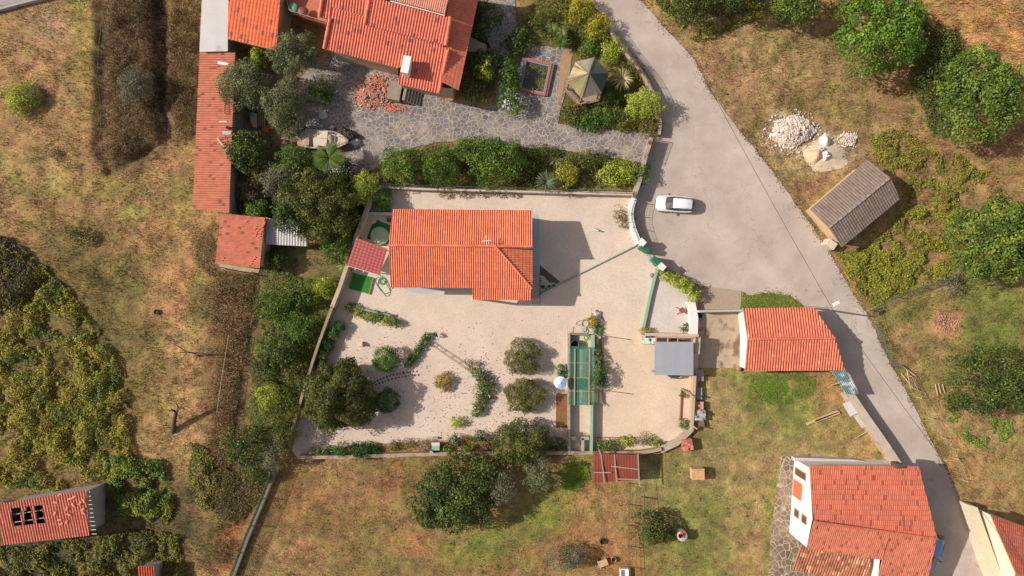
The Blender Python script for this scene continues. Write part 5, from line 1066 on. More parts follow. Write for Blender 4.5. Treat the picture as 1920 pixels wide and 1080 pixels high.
mb = MB(); mb.box(G(677, 645, .22), (.5, .42, .36), rz=.3); mb.box(G(678, 646, .5), (.22, .36, .16), rz=.3); tag(mb.build('garden_stone', plain('sandy_stone', C(236, 212, 186), .85, .1), bevel=.03), 'small sandy stone seat alone on the gravel left of the round bushes', 'stone')
cr_ = empty('stool', G(1280, 582), 'small brown square stool with splayed legs inside the triangular gravel plot', 'stool'); mb = MB(); p = G(1279, 582, .5); mb.box(p, (.55, .55, .06), rz=.7); mb.build('seat', plain('stool_wood', C(150, 98, 74), .8, .15), cr_)
for sx, sy in ((-.6, .35), (.5, .3), (-.45, -.45), (.55, -.35)):
    mb = MB(); mb.tube([p, (p.x + sx, p.y + sy, .04)], .03); mb.build('leg', plain('stool_wood', (1, 1, 1)), cr_)
mb = MB(); mb.stone(G(1223, 516, .2), .28, random.Random(3)); tag(mb.build('stone', plain('brown_stone', C(160, 130, 112), .9, .2)), 'single brown stone beside the sage green low wall near the gate', 'stone')
# lamp post, wires
lp = empty('street_lamp', G(1508, 575), 'street lamp leaning over the road from the corner of the white barn', 'lamp'); b0 = G(1508, 575); tp_ = Vector((b0.x, b0.y, 5.8)); mb = MB(); mb.tube([b0, tp_], [.13, .09], 8); mb.build('pole', plain('pole_cement', C(150, 138, 124), .8, .15), lp)
mb = MB(); hd = G(1568, 569, 5.9); mb.tube([tp_, hd], .035); mb.build('arm', STEEL, lp); mb = MB(); mb.box(hd, (.75, .34, .14), rz=.5); mb.build('lamp_head', WHITEP, lp, bevel=.05)
def wire(a, b_, sag, label, r=.022):
    A, B = G(*a), G(*b_); mb = MB(); mb.tube([A.lerp(B, t / 14) - Vector((0, 0, sag * 4 * (t / 14) * (1 - t / 14))) for t in range(15)], r, 4); return tag(mb.build('power_line', BLACKP), label, 'cable')
wire((1560, 578, 5.75), (1318, 140, 4.4), .3, 'power line running up the right side of the road from the street lamp'); wire((1560, 578, 5.75), (1606, 641, 5.0), .1, 'short power line span beside the white barn over the road'); wire((1606, 641, 5.0), (1800, 905, 5.0), .2, 'power line following the road down towards the two-storey house')
wire((1800, 905, 5), (1960, 1110, 5), .2, 'power line crossing the dark red roof in the lower right corner')
# junk, cart, bath
mb = MB(); rs = random.Random(2)
tr = empty('handcart', G(1131, 1056), 'rusty handcart with a yellowish tray on the bare soil near the bottom', 'cart'); mb.box(G(1131, 1056, .5), (1.0, .7, .08), rz=.35); mb.build('tray', plain('yellow_tray', C(214, 184, 132), .7, .2), tr)
mb = MB(); mb.beam(G(1120, 1052, .4), G(1126, 1068, .4), .08, .08, 0); mb.beam(G(1122, 1064, .4), G(1141, 1057, .4), .06, .06); mb.beam(G(1133, 1046, .4), G(1140, 1060, .4), .08, .08); mb.build('frame', STEEL, tr)
for x, y in ((1124, 1063), (1138, 1050)):
    mb = MB(); c = G(x, y, .2); mb.tube([c + Vector((-.05, 0, 0)), c + Vector((.05, 0, 0))], .2, 12); mb.build('wheel', BLACKP, tr)
mb = MB(); p = G(1171, 1078, .5); 
for dx, dy, a, b_ in ((-.42, 0, .12, 1.3), (.42, 0, .12, 1.3), (0, .6, .95, .12), (0, -.6, .95, .12)): mb.box((p.x + dx, p.y + dy, .3), (a, b_, .5))
mb.box((p.x, p.y, .12), (.8, 1.2, .1)); tag(mb.build('wash_basin', WHITEP, bevel=.03), 'white cement wash basin at the bottom edge of the picture', 'basin')
def rubble(name, x, y, rx, ry, h, n, size, cols, label, cat, seed=1, kind=None, flat=False, ang=0):
    flatcore = h > .1
    rs = random.Random(seed); mb = MB(); ca, sa = math.cos(ang), math.sin(ang)
    for i in range(n):
        a = rs.random() * 6.283; d = math.sqrt(rs.random()) * (.72 + .5 * float(vnoise(math.cos(a) * 2 + seed, math.sin(a) * 2 + seed * 3, 1))) * (1.45 if rs.random() < .07 else 1); u, v = d * rx * math.cos(a), d * ry * math.sin(a); p = G(x + u * ca - v * sa, y + u * sa + v * ca); z = h * max(0, 1 - d) ** .8 * rs.uniform(.6, 1) * (.6 + .8 * float(vnoise(p.x, p.y, .7))) + .05
        c = cols[rs.randrange(len(cols))]; q = rs.uniform(.8, 1.2); c = tuple(min(.9, v_ * q) for v_ in c); s_ = size * rs.uniform(.4, 1) * (2 if rs.random() < .12 else 1.2)
        if flat: mb.box((p.x, p.y, z), (s_ * 1.6, s_, s_ * .35), M=Matrix.Rotation(rs.random() * 6, 3, 'Z') @ Matrix.Rotation(rs.uniform(-.6, .6), 3, 'X'), col=c)
        else: mb.stone((p.x, p.y, z), s_, rs, col=c)
    core = []; m = 16
    mb.lathe(G(x, y, 0), [(.72, 0), (.5, h * .3), (.25, h * .5), (0, h * .6)], 18, col=tuple(v * .8 for v in cols[0]), sx=rx / S, sy=ry / S) if abs(ang) < .01 and flatcore else None
    o = mb.build(name, plain('rubble_' + ('tile' if flat else 'stone'), (1, 1, 1), .9, .15, 4, attr=True)); return tag(o, label, cat, kind=kind)
wst = [C(244, 230, 212), C(234, 214, 194), C(218, 198, 178)]
rubble('stone_heap', 1486, 246, 42, 30, 1.1, 2600, .11, wst, 'heap of white broken stone in the dry grass across the road', 'stone heap', 3, 'stuff')
rubble('stone_heap', 1591, 262, 18, 16, .4, 420, .09, wst, 'small scatter of white stones right of the sand heap', 'stone heap', 4, 'stuff')
rubble('stone_heap', 1118, 599, 11, 21, .3, 260, .12, [C(238, 226, 214), C(210, 196, 184), C(150, 130, 118)], 'heap of white and brown cobbles on the gravel above the pergola', 'stone heap', 5, 'stuff')
rubble('stone_heap', 1095, 620, 8, 8, .15, 80, .09, [C(206, 200, 190)], 'small patch of grey pebbles under the dull green hose', 'stone heap', 15, 'stuff')
rubble('tile_rubble', 705, 174, 42, 30, .6, 1000, .15, [C(216, 138, 112), C(206, 112, 84), C(226, 172, 148), C(196, 158, 136), C(176, 150, 130)], 'heap of broken orange-pink roof tiles in front of the large north house', 'rubble', 6, 'stuff', True)
rubble('tile_rubble', 740, 203, 26, 7, .12, 160, .1, [C(224, 140, 116)], 'thin trail of tile crumbs at the foot of the broken tile heap', 'rubble', 7, 'stuff', True, ang=.1)
rubble('tile_rubble', 1775, 606, 24, 18, .08, 120, .09, [C(206, 142, 118), C(216, 170, 142)], 'sparse patch of broken pink tile in the right-hand field', 'rubble', 8, 'stuff', True, ang=.01 + .0)
rubble('tile_rubble', 503, 241, 12, 5, .2, 40, .16, [C(236, 120, 70)], 'few bright orange tiles on the ground under the olive trees', 'rubble', 9, None, True, ang=-.3)
rubble('tile_rubble', 458, 432, 14, 20, .05, 1, .1, [C(236, 120, 70)], '', '', 9) if False else None
mb = MB(); 
def heap(name, x, y, rx, ry, h, mat, label, seed=1):
    rs = np.random.RandomState(seed); bmv = MB(); n = 36; prof = [(1.15, -.02), (1, .06), (.8, .25), (.6, .5), (.4, .75), (.2, .93), (0, 1)]; vs = []; c = G(x, y)
    for r, z in prof:
        for k in range(n):
            a = 6.2832 * k / n; w_ = 1 + .22 * (float(vnoise(seed * 9 + math.cos(a) * 2, math.sin(a) * 2 + 5, 1)) - .5) * 2 + rs.uniform(-.03, .03); vs.append((c.x + rx / S * r * w_ * math.cos(a), c.y + ry / S * r * w_ * math.sin(a), h * z * rs.uniform(.94, 1.06)))
    bmv.add(vs, [(i * n + k, i * n + (k + 1) % n, (i + 1) * n + (k + 1) % n, (i + 1) * n + k) for i in range(len(prof) - 1) for k in range(n)], smooth=True); return tag(bmv.build(name, mat), label, 'heap')
heap('sand_heap', 1545, 292, 36, 26, .5, plain('spread_sand', C(232, 210, 182), .95, .12, 3, .5), 'wide low spread of pale sand across the road', 2)
heap('sand_heap', 1527, 292, 17, 16, 1.0, plain('tan_sand', C(236, 200, 164), .95, .08, 3, .4), 'tan sand cone left of the white bags', 3)
heap('lime_heap', 1546, 266, 11, 13, .7, plain('white_lime', C(244, 238, 228), .9, .06, 3, .3), 'small white powder heap above the white bags', 4)
crumple('white_bag', [(1540, 287), (1552, 279), (1560, 294), (1548, 302)], .8, plain('bag_white', C(236, 240, 238), .5, .08), 'white builder bag on the sand beside the tan cone', 'bag', n=8, seed=5)
crumple('white_bag', [(1535, 278), (1543, 274), (1547, 281), (1541, 285)], .6, plain('bag_grey', C(206, 214, 214), .5, .08), 'greyer small bag between the white powder and the white builder bag', 'bag', n=6, seed=6)
crumple('junk_bundle', [(1222, 960), (1231, 962), (1232, 972), (1223, 970)], .5, plain('pale_bundle', C(196, 186, 180), .8, .2, 5), 'pale crumpled bundle in the shade above the fig tree', 'bundle', n=7, seed=7)
crumple('blue_cloth', [(1230, 972), (1236, 975), (1240, 984), (1233, 982)], .5, plain('navy_cloth', C(60, 40, 130), .8, .2, 5), 'dark blue cloth bundle in the shade of the fig tree', 'cloth', n=7, seed=8)
crumple('white_bag', [(804, 846), (812, 844), (814, 850), (806, 851)], .9, plain('white_plastic', (1, 1, 1)), 'little white bag lying on top of the long bottom wall', 'bag', n=5, seed=9)
# patio table in the courtyard under the olives
ct = empty('garden_table', G(473, 228), 'cluttered garden bench with jars and a round teal tray under the olive trees', 'table'); mb = MB(); mb.prism([tuple(G(x, y, .7)[:2]) for x, y in ((469, 213), (481, 212), (482, 240), (474, 238), (469, 226))], .62, .7); mb.build('tabletop', plain('bench_tan', C(206, 176, 146), .8, .15), ct)
for x, y in ((471, 216), (480, 236)):
    mb = MB(); p = G(x, y, .6); mb.box((p.x, p.y, .3), (.08, .08, .6)); mb.build('leg', TIMBER, ct)
round_thing('tray', 473, 213, .22, .8, 'round teal tray standing on the cluttered garden bench', 'tray', plain('teal_tray', C(130, 180, 176), .5, .1))
mb = MB()
for k in range(4): mb.beam(G(484 + k * 4, 190, .5), G(484 + k * 4, 236, .5), .12, .06)
for k in range(8): mb.beam(G(482, 194 + k * 6, .45), G(504, 194 + k * 6, .45), .05, .05)
tag(mb.build('wooden_frame', TIMBER), 'weathered slatted wooden frame under the olive trees', 'frame')
# roof clutter
def on_shed(x, y): 
    t = (x - 362) / 72; return G(x, y, 2.45 + .55 * min(1, max(0, t)) + .12)
for i, (x, y, a, b_, rz, m_, l) in enumerate(((418, 119, 1.1, .3, -.15, WHITEP, 'white plank on the upper end of the long red shed roof'), (425, 249, .9, .4, 0, STEEL, 'grey metal sheet on the middle of the long red shed roof'), (418, 228, .8, .12, 0, WHITEP, 'short white batten above the grey sheet on the long shed roof'), (417, 272, 1.9, .16, -.95, plain('bleached', C(220, 200, 180), .8, .1), 'bleached diagonal board on the long red shed roof'))):
    mb = MB(); mb.box(on_shed(x, y), (a, b_, .05), rz=rz); tag(mb.build('board', m_), l, 'board')
mb = MB()
for s in (0, 8): mb.beam(on_shed(421 + s, 188), on_shed(421 + s, 214), .05, .05)
for k in range(7): mb.beam(on_shed(421, 189 + 4 * k), on_shed(430, 189 + 4 * k), .05, .04)
tag(mb.build('ladder', plain('rust_ladder', C(150, 80, 62), .8, .1)), 'rusty ladder lying flat on the long red shed roof', 'ladder')
mb = MB(); mb.lathe(on_shed(428, 240), [(.17, 0), (.17, .3), (.12, .3), (.1, .05)], 14); tag(mb.build('flue', plain('flue_brown', C(120, 90, 70), .8, .2)), 'short round flue on the long red shed roof', 'flue')
rs = random.Random(9); t0_ = bpy.data.objects['small_shed']
for x, y in ((478, 428), (483, 432), (487, 436), (479, 440), (486, 442), (491, 425), (495, 418), (470, 488), (476, 484), (467, 495), (417, 486), (471, 493), (494, 412)):
    p = G(x, y, 2.95 - (497 - x) * .006); mb = MB(); mb.box(p, (.42, .24, .06), M=Matrix.Rotation(rs.uniform(.4, 1.3), 3, 'Z')); mb.build('loose_tile', plain('loose_orange', C(226, 116, 80), .8, .15), t0_)

# ------------------------------------------------------------------ dog
me_ = bpy.data.meshes.new('dog'); bm = bmesh.new(); vs = [(0, 0, .34, .1), (.2, 0, .35, .11), (.42, 0, .36, .095), (-.04, 0, .36, .07), (.52, 0, .44, .06), (.60, 0, .5, .075), (.70, 0, .47, .035), (-.16, .02, .42, .025), (-.26, .04, .5, .018), (.0, .07, .2, .04), (-.04, .08, .12, .028), (-.01, .08, .03, .03), (.0, -.07, .2, .04), (-.04, -.08, .12, .028), (-.01, -.08, .03, .03), (.4, .07, .2, .035), (.41, .08, .03, .028), (.4, -.07, .2, .035), (.41, -.08, .03, .028), (.58, .07, .57, .02), (.58, -.07, .57, .02)]
es = [(0, 1), (1, 2), (0, 3), (2, 4), (4, 5), (5, 6), (3, 7), (7, 8), (3, 9), (9, 10), (10, 11), (3, 12), (12, 13), (13, 14), (2, 15), (15, 16), (2, 17), (17, 18), (5, 19), (5, 20)]
bv = [bm.verts.new(v[:3]) for v in vs]; [bm.edges.new((bv[a], bv[b_])) for a, b_ in es]; bm.to_mesh(me_); bm.free()
dog = bpy.data.objects.new('dog', me_); COL.objects.link(dog); dog.location = G(1111, 429); dog.location.z = .03; dog.rotation_euler.z = math.radians(-25); sk = dog.modifiers.new('skin', 'SKIN')
for i, v in enumerate(vs): me_.skin_vertices[0].data[i].radius = (v[3], v[3])
me_.skin_vertices[0].data[1].use_root = True; ss = dog.modifiers.new('sub', 'SUBSURF'); ss.levels = ss.render_levels = 2
me_.materials.append(plain('white_fur', C(244, 238, 230), .9, .12, 4, stain=(C(90, 80, 72), 3, .62))); tag(dog, 'small white dog with a dark patch standing on the gravel near the house shadow', 'dog')

# ------------------------------------------------------------------ vegetation
KIND = { # leaf size, aspect, palette, spread, density
 'olive': (.20, .35, [(126, 134, 88), (100, 112, 68), (154, 156, 112)], .7, 1.25),
 'dark': (.22, .6, [(84, 102, 44), (66, 86, 38), (108, 120, 50)], .6, 1.2),
 'oak': (.24, .65, [(100, 138, 42), (80, 118, 36), (130, 162, 54)], .55, 1.25),
 'oakd': (.24, .65, [(104, 130, 48), (84, 110, 42), (132, 150, 60)], .55, 1.25),
 'yellow': (.17, .6, [(186, 178, 52), (150, 156, 46), (206, 190, 66)], .7, 1.1),
 'lime': (.15, .6, [(176, 190, 66), (140, 160, 48), (196, 206, 90)], .7, 1.2),
 'green': (.17, .6, [(98, 130, 44), (74, 108, 36), (126, 150, 54)], .6, 1.2),
 'box': (.13, .7, [(96, 142, 44), (70, 116, 34), (130, 166, 58)], .5, 1.5),
 'boxdark': (.13, .7, [(58, 104, 40), (42, 84, 34), (80, 124, 48)], .5, 1.5),
 'dry': (.17, .45, [(132, 124, 66), (112, 108, 52), (156, 140, 84)], .8, .8),
 'brush': (.15, .4, [(118, 122, 50), (98, 106, 42), (134, 130, 58)], .75, 1.3),
 'gold': (.13, .6, [(196, 160, 44), (140, 130, 46), (170, 150, 50)], .6, 1.3),
 'grey': (.18, .35, [(134, 134, 104), (112, 114, 86), (150, 146, 118)], .8, .7),
 'ever': (.20, .5, [(98, 106, 44), (78, 90, 36), (126, 128, 56)], .6, 1.35),
 'mix': (.18, .55, [(110, 120, 52), (130, 120, 56), (84, 98, 42)], .75, 1.0),
 'twig': (.2, .2, [(140, 118, 92), (120, 98, 76), (160, 140, 110)], .9, .6),
}
BARK = plain('bark', C(128, 108, 88), .95, .25, 4, .6)
def crown_arrays(c, R, Ry, hz, zc, kind, rs, lump=.3, dens=1., flatb=.35, K=None):
    ls, asp, pal, spread, dn = KIND[kind]; pal = [np.array(C(*p)) for p in pal]
    Rm = (R + Ry) / 2; K = int(K or np.clip(14 + Rm * Rm * 7, 16, 150)); area = 2 * math.pi * Rm * Rm * (.6 + .5 * hz / max(Rm, .1))
    ls *= 1 + .03 * min(3, max(0, Rm - 1.5)); n = int(area / (ls * ls * asp) * 3.3 * dn * dens); n = min(n, 52000)
    # clump centres over the crown surface
    ii_ = np.arange(K); ph = ii_ * 2.39996 + rs.uniform(-.5, .5, K); u = np.clip(1.02 - (1 + flatb) * (ii_ + rs.uniform(.1, .9, K)) / K, -.5, 1); rr = np.sqrt(np.clip(1 - u * u, 0, 1)); rad = rs.uniform(.84, .96, K) if lump < .22 and Rm < 2.2 else rs.uniform(.74, .96, K) * (.86 + .28 * vnoise(np.cos(ph) * 2 + c[0], np.sin(ph) * 2 + c[1], .8))
    CC = np.stack([rr * np.cos(ph) * R * rad, rr * np.sin(ph) * Ry * rad, u * hz * rad], 1)
    ki = rs.rand(K) < .3; CC[ki] *= rs.uniform(.25, .75, (ki.sum(), 1)); CC[ki, 2] = np.abs(CC[ki, 2]) + hz * .35
    cr = Rm * math.sqrt(3.6 / K) * 1.2 * rs.uniform(.75, 1.3, K)
    w_ = cr ** 2; idx = rs.choice(K, n, p=w_ / w_.sum())
    d = rs.normal(0, 1, (n, 3)); d /= np.linalg.norm(d, axis=1, keepdims=True); out = CC / (np.array([R, Ry, hz]) ** 1); out /= np.linalg.norm(out, axis=1, keepdims=True) + 1e-6
    d = d + out[idx] * .5 + np.array([0, 0, .25]); d /= np.linalg.norm(d, axis=1, keepdims=True)
    P = CC[idx] + d * (cr[idx] * rs.uniform(.55, 1.08, n) ** .7)[:, None]
    q = rs.rand(n) < (.22 if lump < .22 and Rm < 2.2 else .08); m_ = q.sum(); dd = rs.normal(0, 1, (m_, 3)); dd[:, 2] = np.abs(dd[:, 2]) * (rs.rand(m_) * 1.3 - .3); dd /= np.linalg.norm(dd, axis=1, keepdims=True); P[q] = dd * np.array([R, Ry, hz]) * rs.uniform(.8, 1.02, (m_, 1)); d[q] = dd
    if not (lump < .22 and Rm < 2.2):
        th_ = np.arctan2(P[:, 1], P[:, 0]); fo = rs.uniform(0, 99); f_ = .76 + .34 * vnoise(np.cos(th_) * 2.6 + fo, np.sin(th_) * 2.6 + fo, 1) + .16 * vnoise(np.cos(th_) * 7 + fo, np.sin(th_) * 7 - fo, 1); rad_ = np.hypot(P[:, 0] / R, P[:, 1] / Ry); f_ = 1 + (f_ - 1) * np.clip(rad_ * 1.4, 0, 1); P[:, :2] *= f_[:, None]; CC[:, :2] *= .92
        P[:, 2] *= (.75 + .5 * vnoise(P[:, 0] + fo, P[:, 1], R * .55)) ** (P[:, 2] > 0)
    P[:, 2] = np.maximum(P[:, 2], -zc + .04); P = P + np.array([c[0], c[1], zc])
    hue = rs.rand(K); c0 = np.where((hue < .45)[:, None], pal[0], np.where((hue < .75)[:, None], pal[1], pal[2])); br = rs.uniform(.78, 1.22, K)
    col = (c0 * br[:, None])[idx] * rs.uniform(.72, 1.3, n)[:, None]
    j = rs.rand(n) < .12; col[j] = pal[2] * rs.uniform(.7, 1.2, (j.sum(), 1))
    return leaves(P, d, ls, rs, asp, spread), col * 1.15, CC + np.array([c[0], c[1], zc])
VC = 0
def plant(name, px, py, rx, hgt, kind, label, cat, ry=None, group=None, ang=0, trunk=True, lump=.3, dens=1., flowers=None, K=None, base=.35, seed=None, parts=True):
    """one tree or shrub; px,py,rx,ry in photo pixels at mid crown"""
    global VC; VC += 1; rs = np.random.RandomState(seed or VC * 17 + 3); ry = ry or rx
    mid = hgt * .6; c = G(px, py, mid); k = (1 - mid / H) / S; R, Ry = rx * k, ry * k; hz = hgt * (1 - base) * .6; zc = hgt - hz * 1.02 - R * .1
    zc = max(zc, hz * .4)
    V, col, CC = crown_arrays((0, 0), R * .95, Ry * .95, hz, zc, kind, rs, lump, dens, K=K)
    if ang:
        a = math.radians(-ang); M = np.array([[math.cos(a), -math.sin(a), 0], [math.sin(a), math.cos(a), 0], [0, 0, 1]]); V = V @ M.T
    V = V + np.array([c.x, c.y, 0]); loc = (c.x, c.y, 0)
    if not parts and not flowers:
        o = quadmesh(name, V, col, leafmat(), origin=loc); return tag(o, label, cat, group)
    r = empty(name, loc, label, cat, group); quadmesh('crown' if trunk else 'foliage', V, col, leafmat(), r)
    rr = random.Random(VC); mb = MB(); th = max(.04, .035 * hgt * (1 + R * .12))
    if trunk or hgt > .9:
        zt = zc * .75 if trunk else .15
        mb.tube([(c.x, c.y, -.1), (c.x + rr.uniform(-.1, .1), c.y + rr.uniform(-.1, .1), zt * .55), (c.x, c.y, zt)], [th * 1.25, th, th * .85], 8)
        for i in range(min(len(CC), 7)):
            e = CC[i] + np.array([c.x, c.y, 0]); s_ = Vector((c.x, c.y, zt * .92)); e = Vector(e); m_ = s_.lerp(e, .5) + Vector((0, 0, .15 * R)); mb.tube([s_, m_, e], [th * .6, th * .35, th * .12], 5)
        mb.build('trunk' if trunk else 'stem', BARK, r)
    if flowers:
        n, colf, fs = flowers; rs2 = np.random.RandomState(VC + 99); ph = rs2.uniform(0, 6.283, n); u = rs2.uniform(.0, 1, n); q = np.sqrt(1 - u * u)
        P = np.stack([c.x + q * np.cos(ph) * R * 1.0 * rs2.uniform(.5, 1.05, n), c.y + q * np.sin(ph) * Ry * rs2.uniform(.5, 1.05, n), zc + u * hz * 1.15 + R * .18], 1)
        quadmesh('flowers', leaves(P, np.tile([0, 0, 1.], (n, 1)), fs, rs2, .9, .5), np.tile(np.array(C(*colf)), (n, 1)) * rs2.uniform(.8, 1.1, (n, 1)), leafmat(), r)
    return r
def spiky(name, px, py, r, hgt, n, cols, label, cat, group=None, wd=.07, droop=.5, trunk=True, seed=1, feather=0, up=.6):
    """rosette of long arching blades (palm, yucca, aloe)"""
    rs = np.random.RandomState(seed); c = G(px, py, hgt); k = (1 - hgt / H) / S; R = r * k; cs = [np.array(C(*q)) for q in cols]; V = []; Cc = []
    z0 = hgt - R * .45 if trunk else .08
    for i in range(n):
        a = rs.uniform(0, 6.283); L = R * rs.uniform(.75, 1.08); el = rs.uniform(.05, 1) ** .7 * up * 1.6; d = np.array([math.cos(a), math.sin(a), 0]); s_ = np.array([-d[1], d[0], 0]); col = cs[rs.randint(len(cs))] * rs.uniform(.75, 1.2); m = 5; pts = []
        for j in range(m + 1):
            t = j / m; pts.append(np.array([c.x, c.y, z0]) + d * L * t * math.cos(el * (1 - t * .6)) + np.array([0, 0, L * (math.sin(el) * t - droop * t * t)]))
        pts = [np.array([p[0], p[1], max(p[2], .04)]) for p in pts]
        if feather:
            for j in range(m):
                for q in range(5):
                    p = pts[j] + (pts[j + 1] - pts[j]) * q / 5; f = R * .2 * math.sin(math.pi * (j + q / 5 + .4) / (m + .6)); 
                    for sg in (-1, 1):
                        tip = p + s_ * sg * f + d * f * .8 + np.array([0, 0, -f * .3]); b = d * wd * .5; V.append([p - b, p + b, tip + b * .3, tip - b * .3]); Cc.append(col * rs.uniform(.8, 1.2))
        else:
            for j in range(m):
                w0 = wd * (1 - (j / m) ** 2) * .5 + .004; w1 = wd * (1 - ((j + 1) / m) ** 2) * .5 + .004; V.append([pts[j] - s_ * w0, pts[j] + s_ * w0, pts[j + 1] + s_ * w1, pts[j + 1] - s_ * w1]); Cc.append(col)
    rt = empty(name, (c.x, c.y, 0), label, cat, group); quadmesh('leaves', np.array(V), np.array(Cc), leafmat(), rt)
    mb = MB(); mb.tube([(c.x, c.y, -.05), (c.x, c.y, z0 * .5), (c.x, c.y, max(z0, .1))], [.16, .13, .1] if trunk else [.08, .07, .05], 8); mb.build('trunk' if trunk else 'stem', BARK, rt); return rt
T = 'tree'; SH = 'shrub'
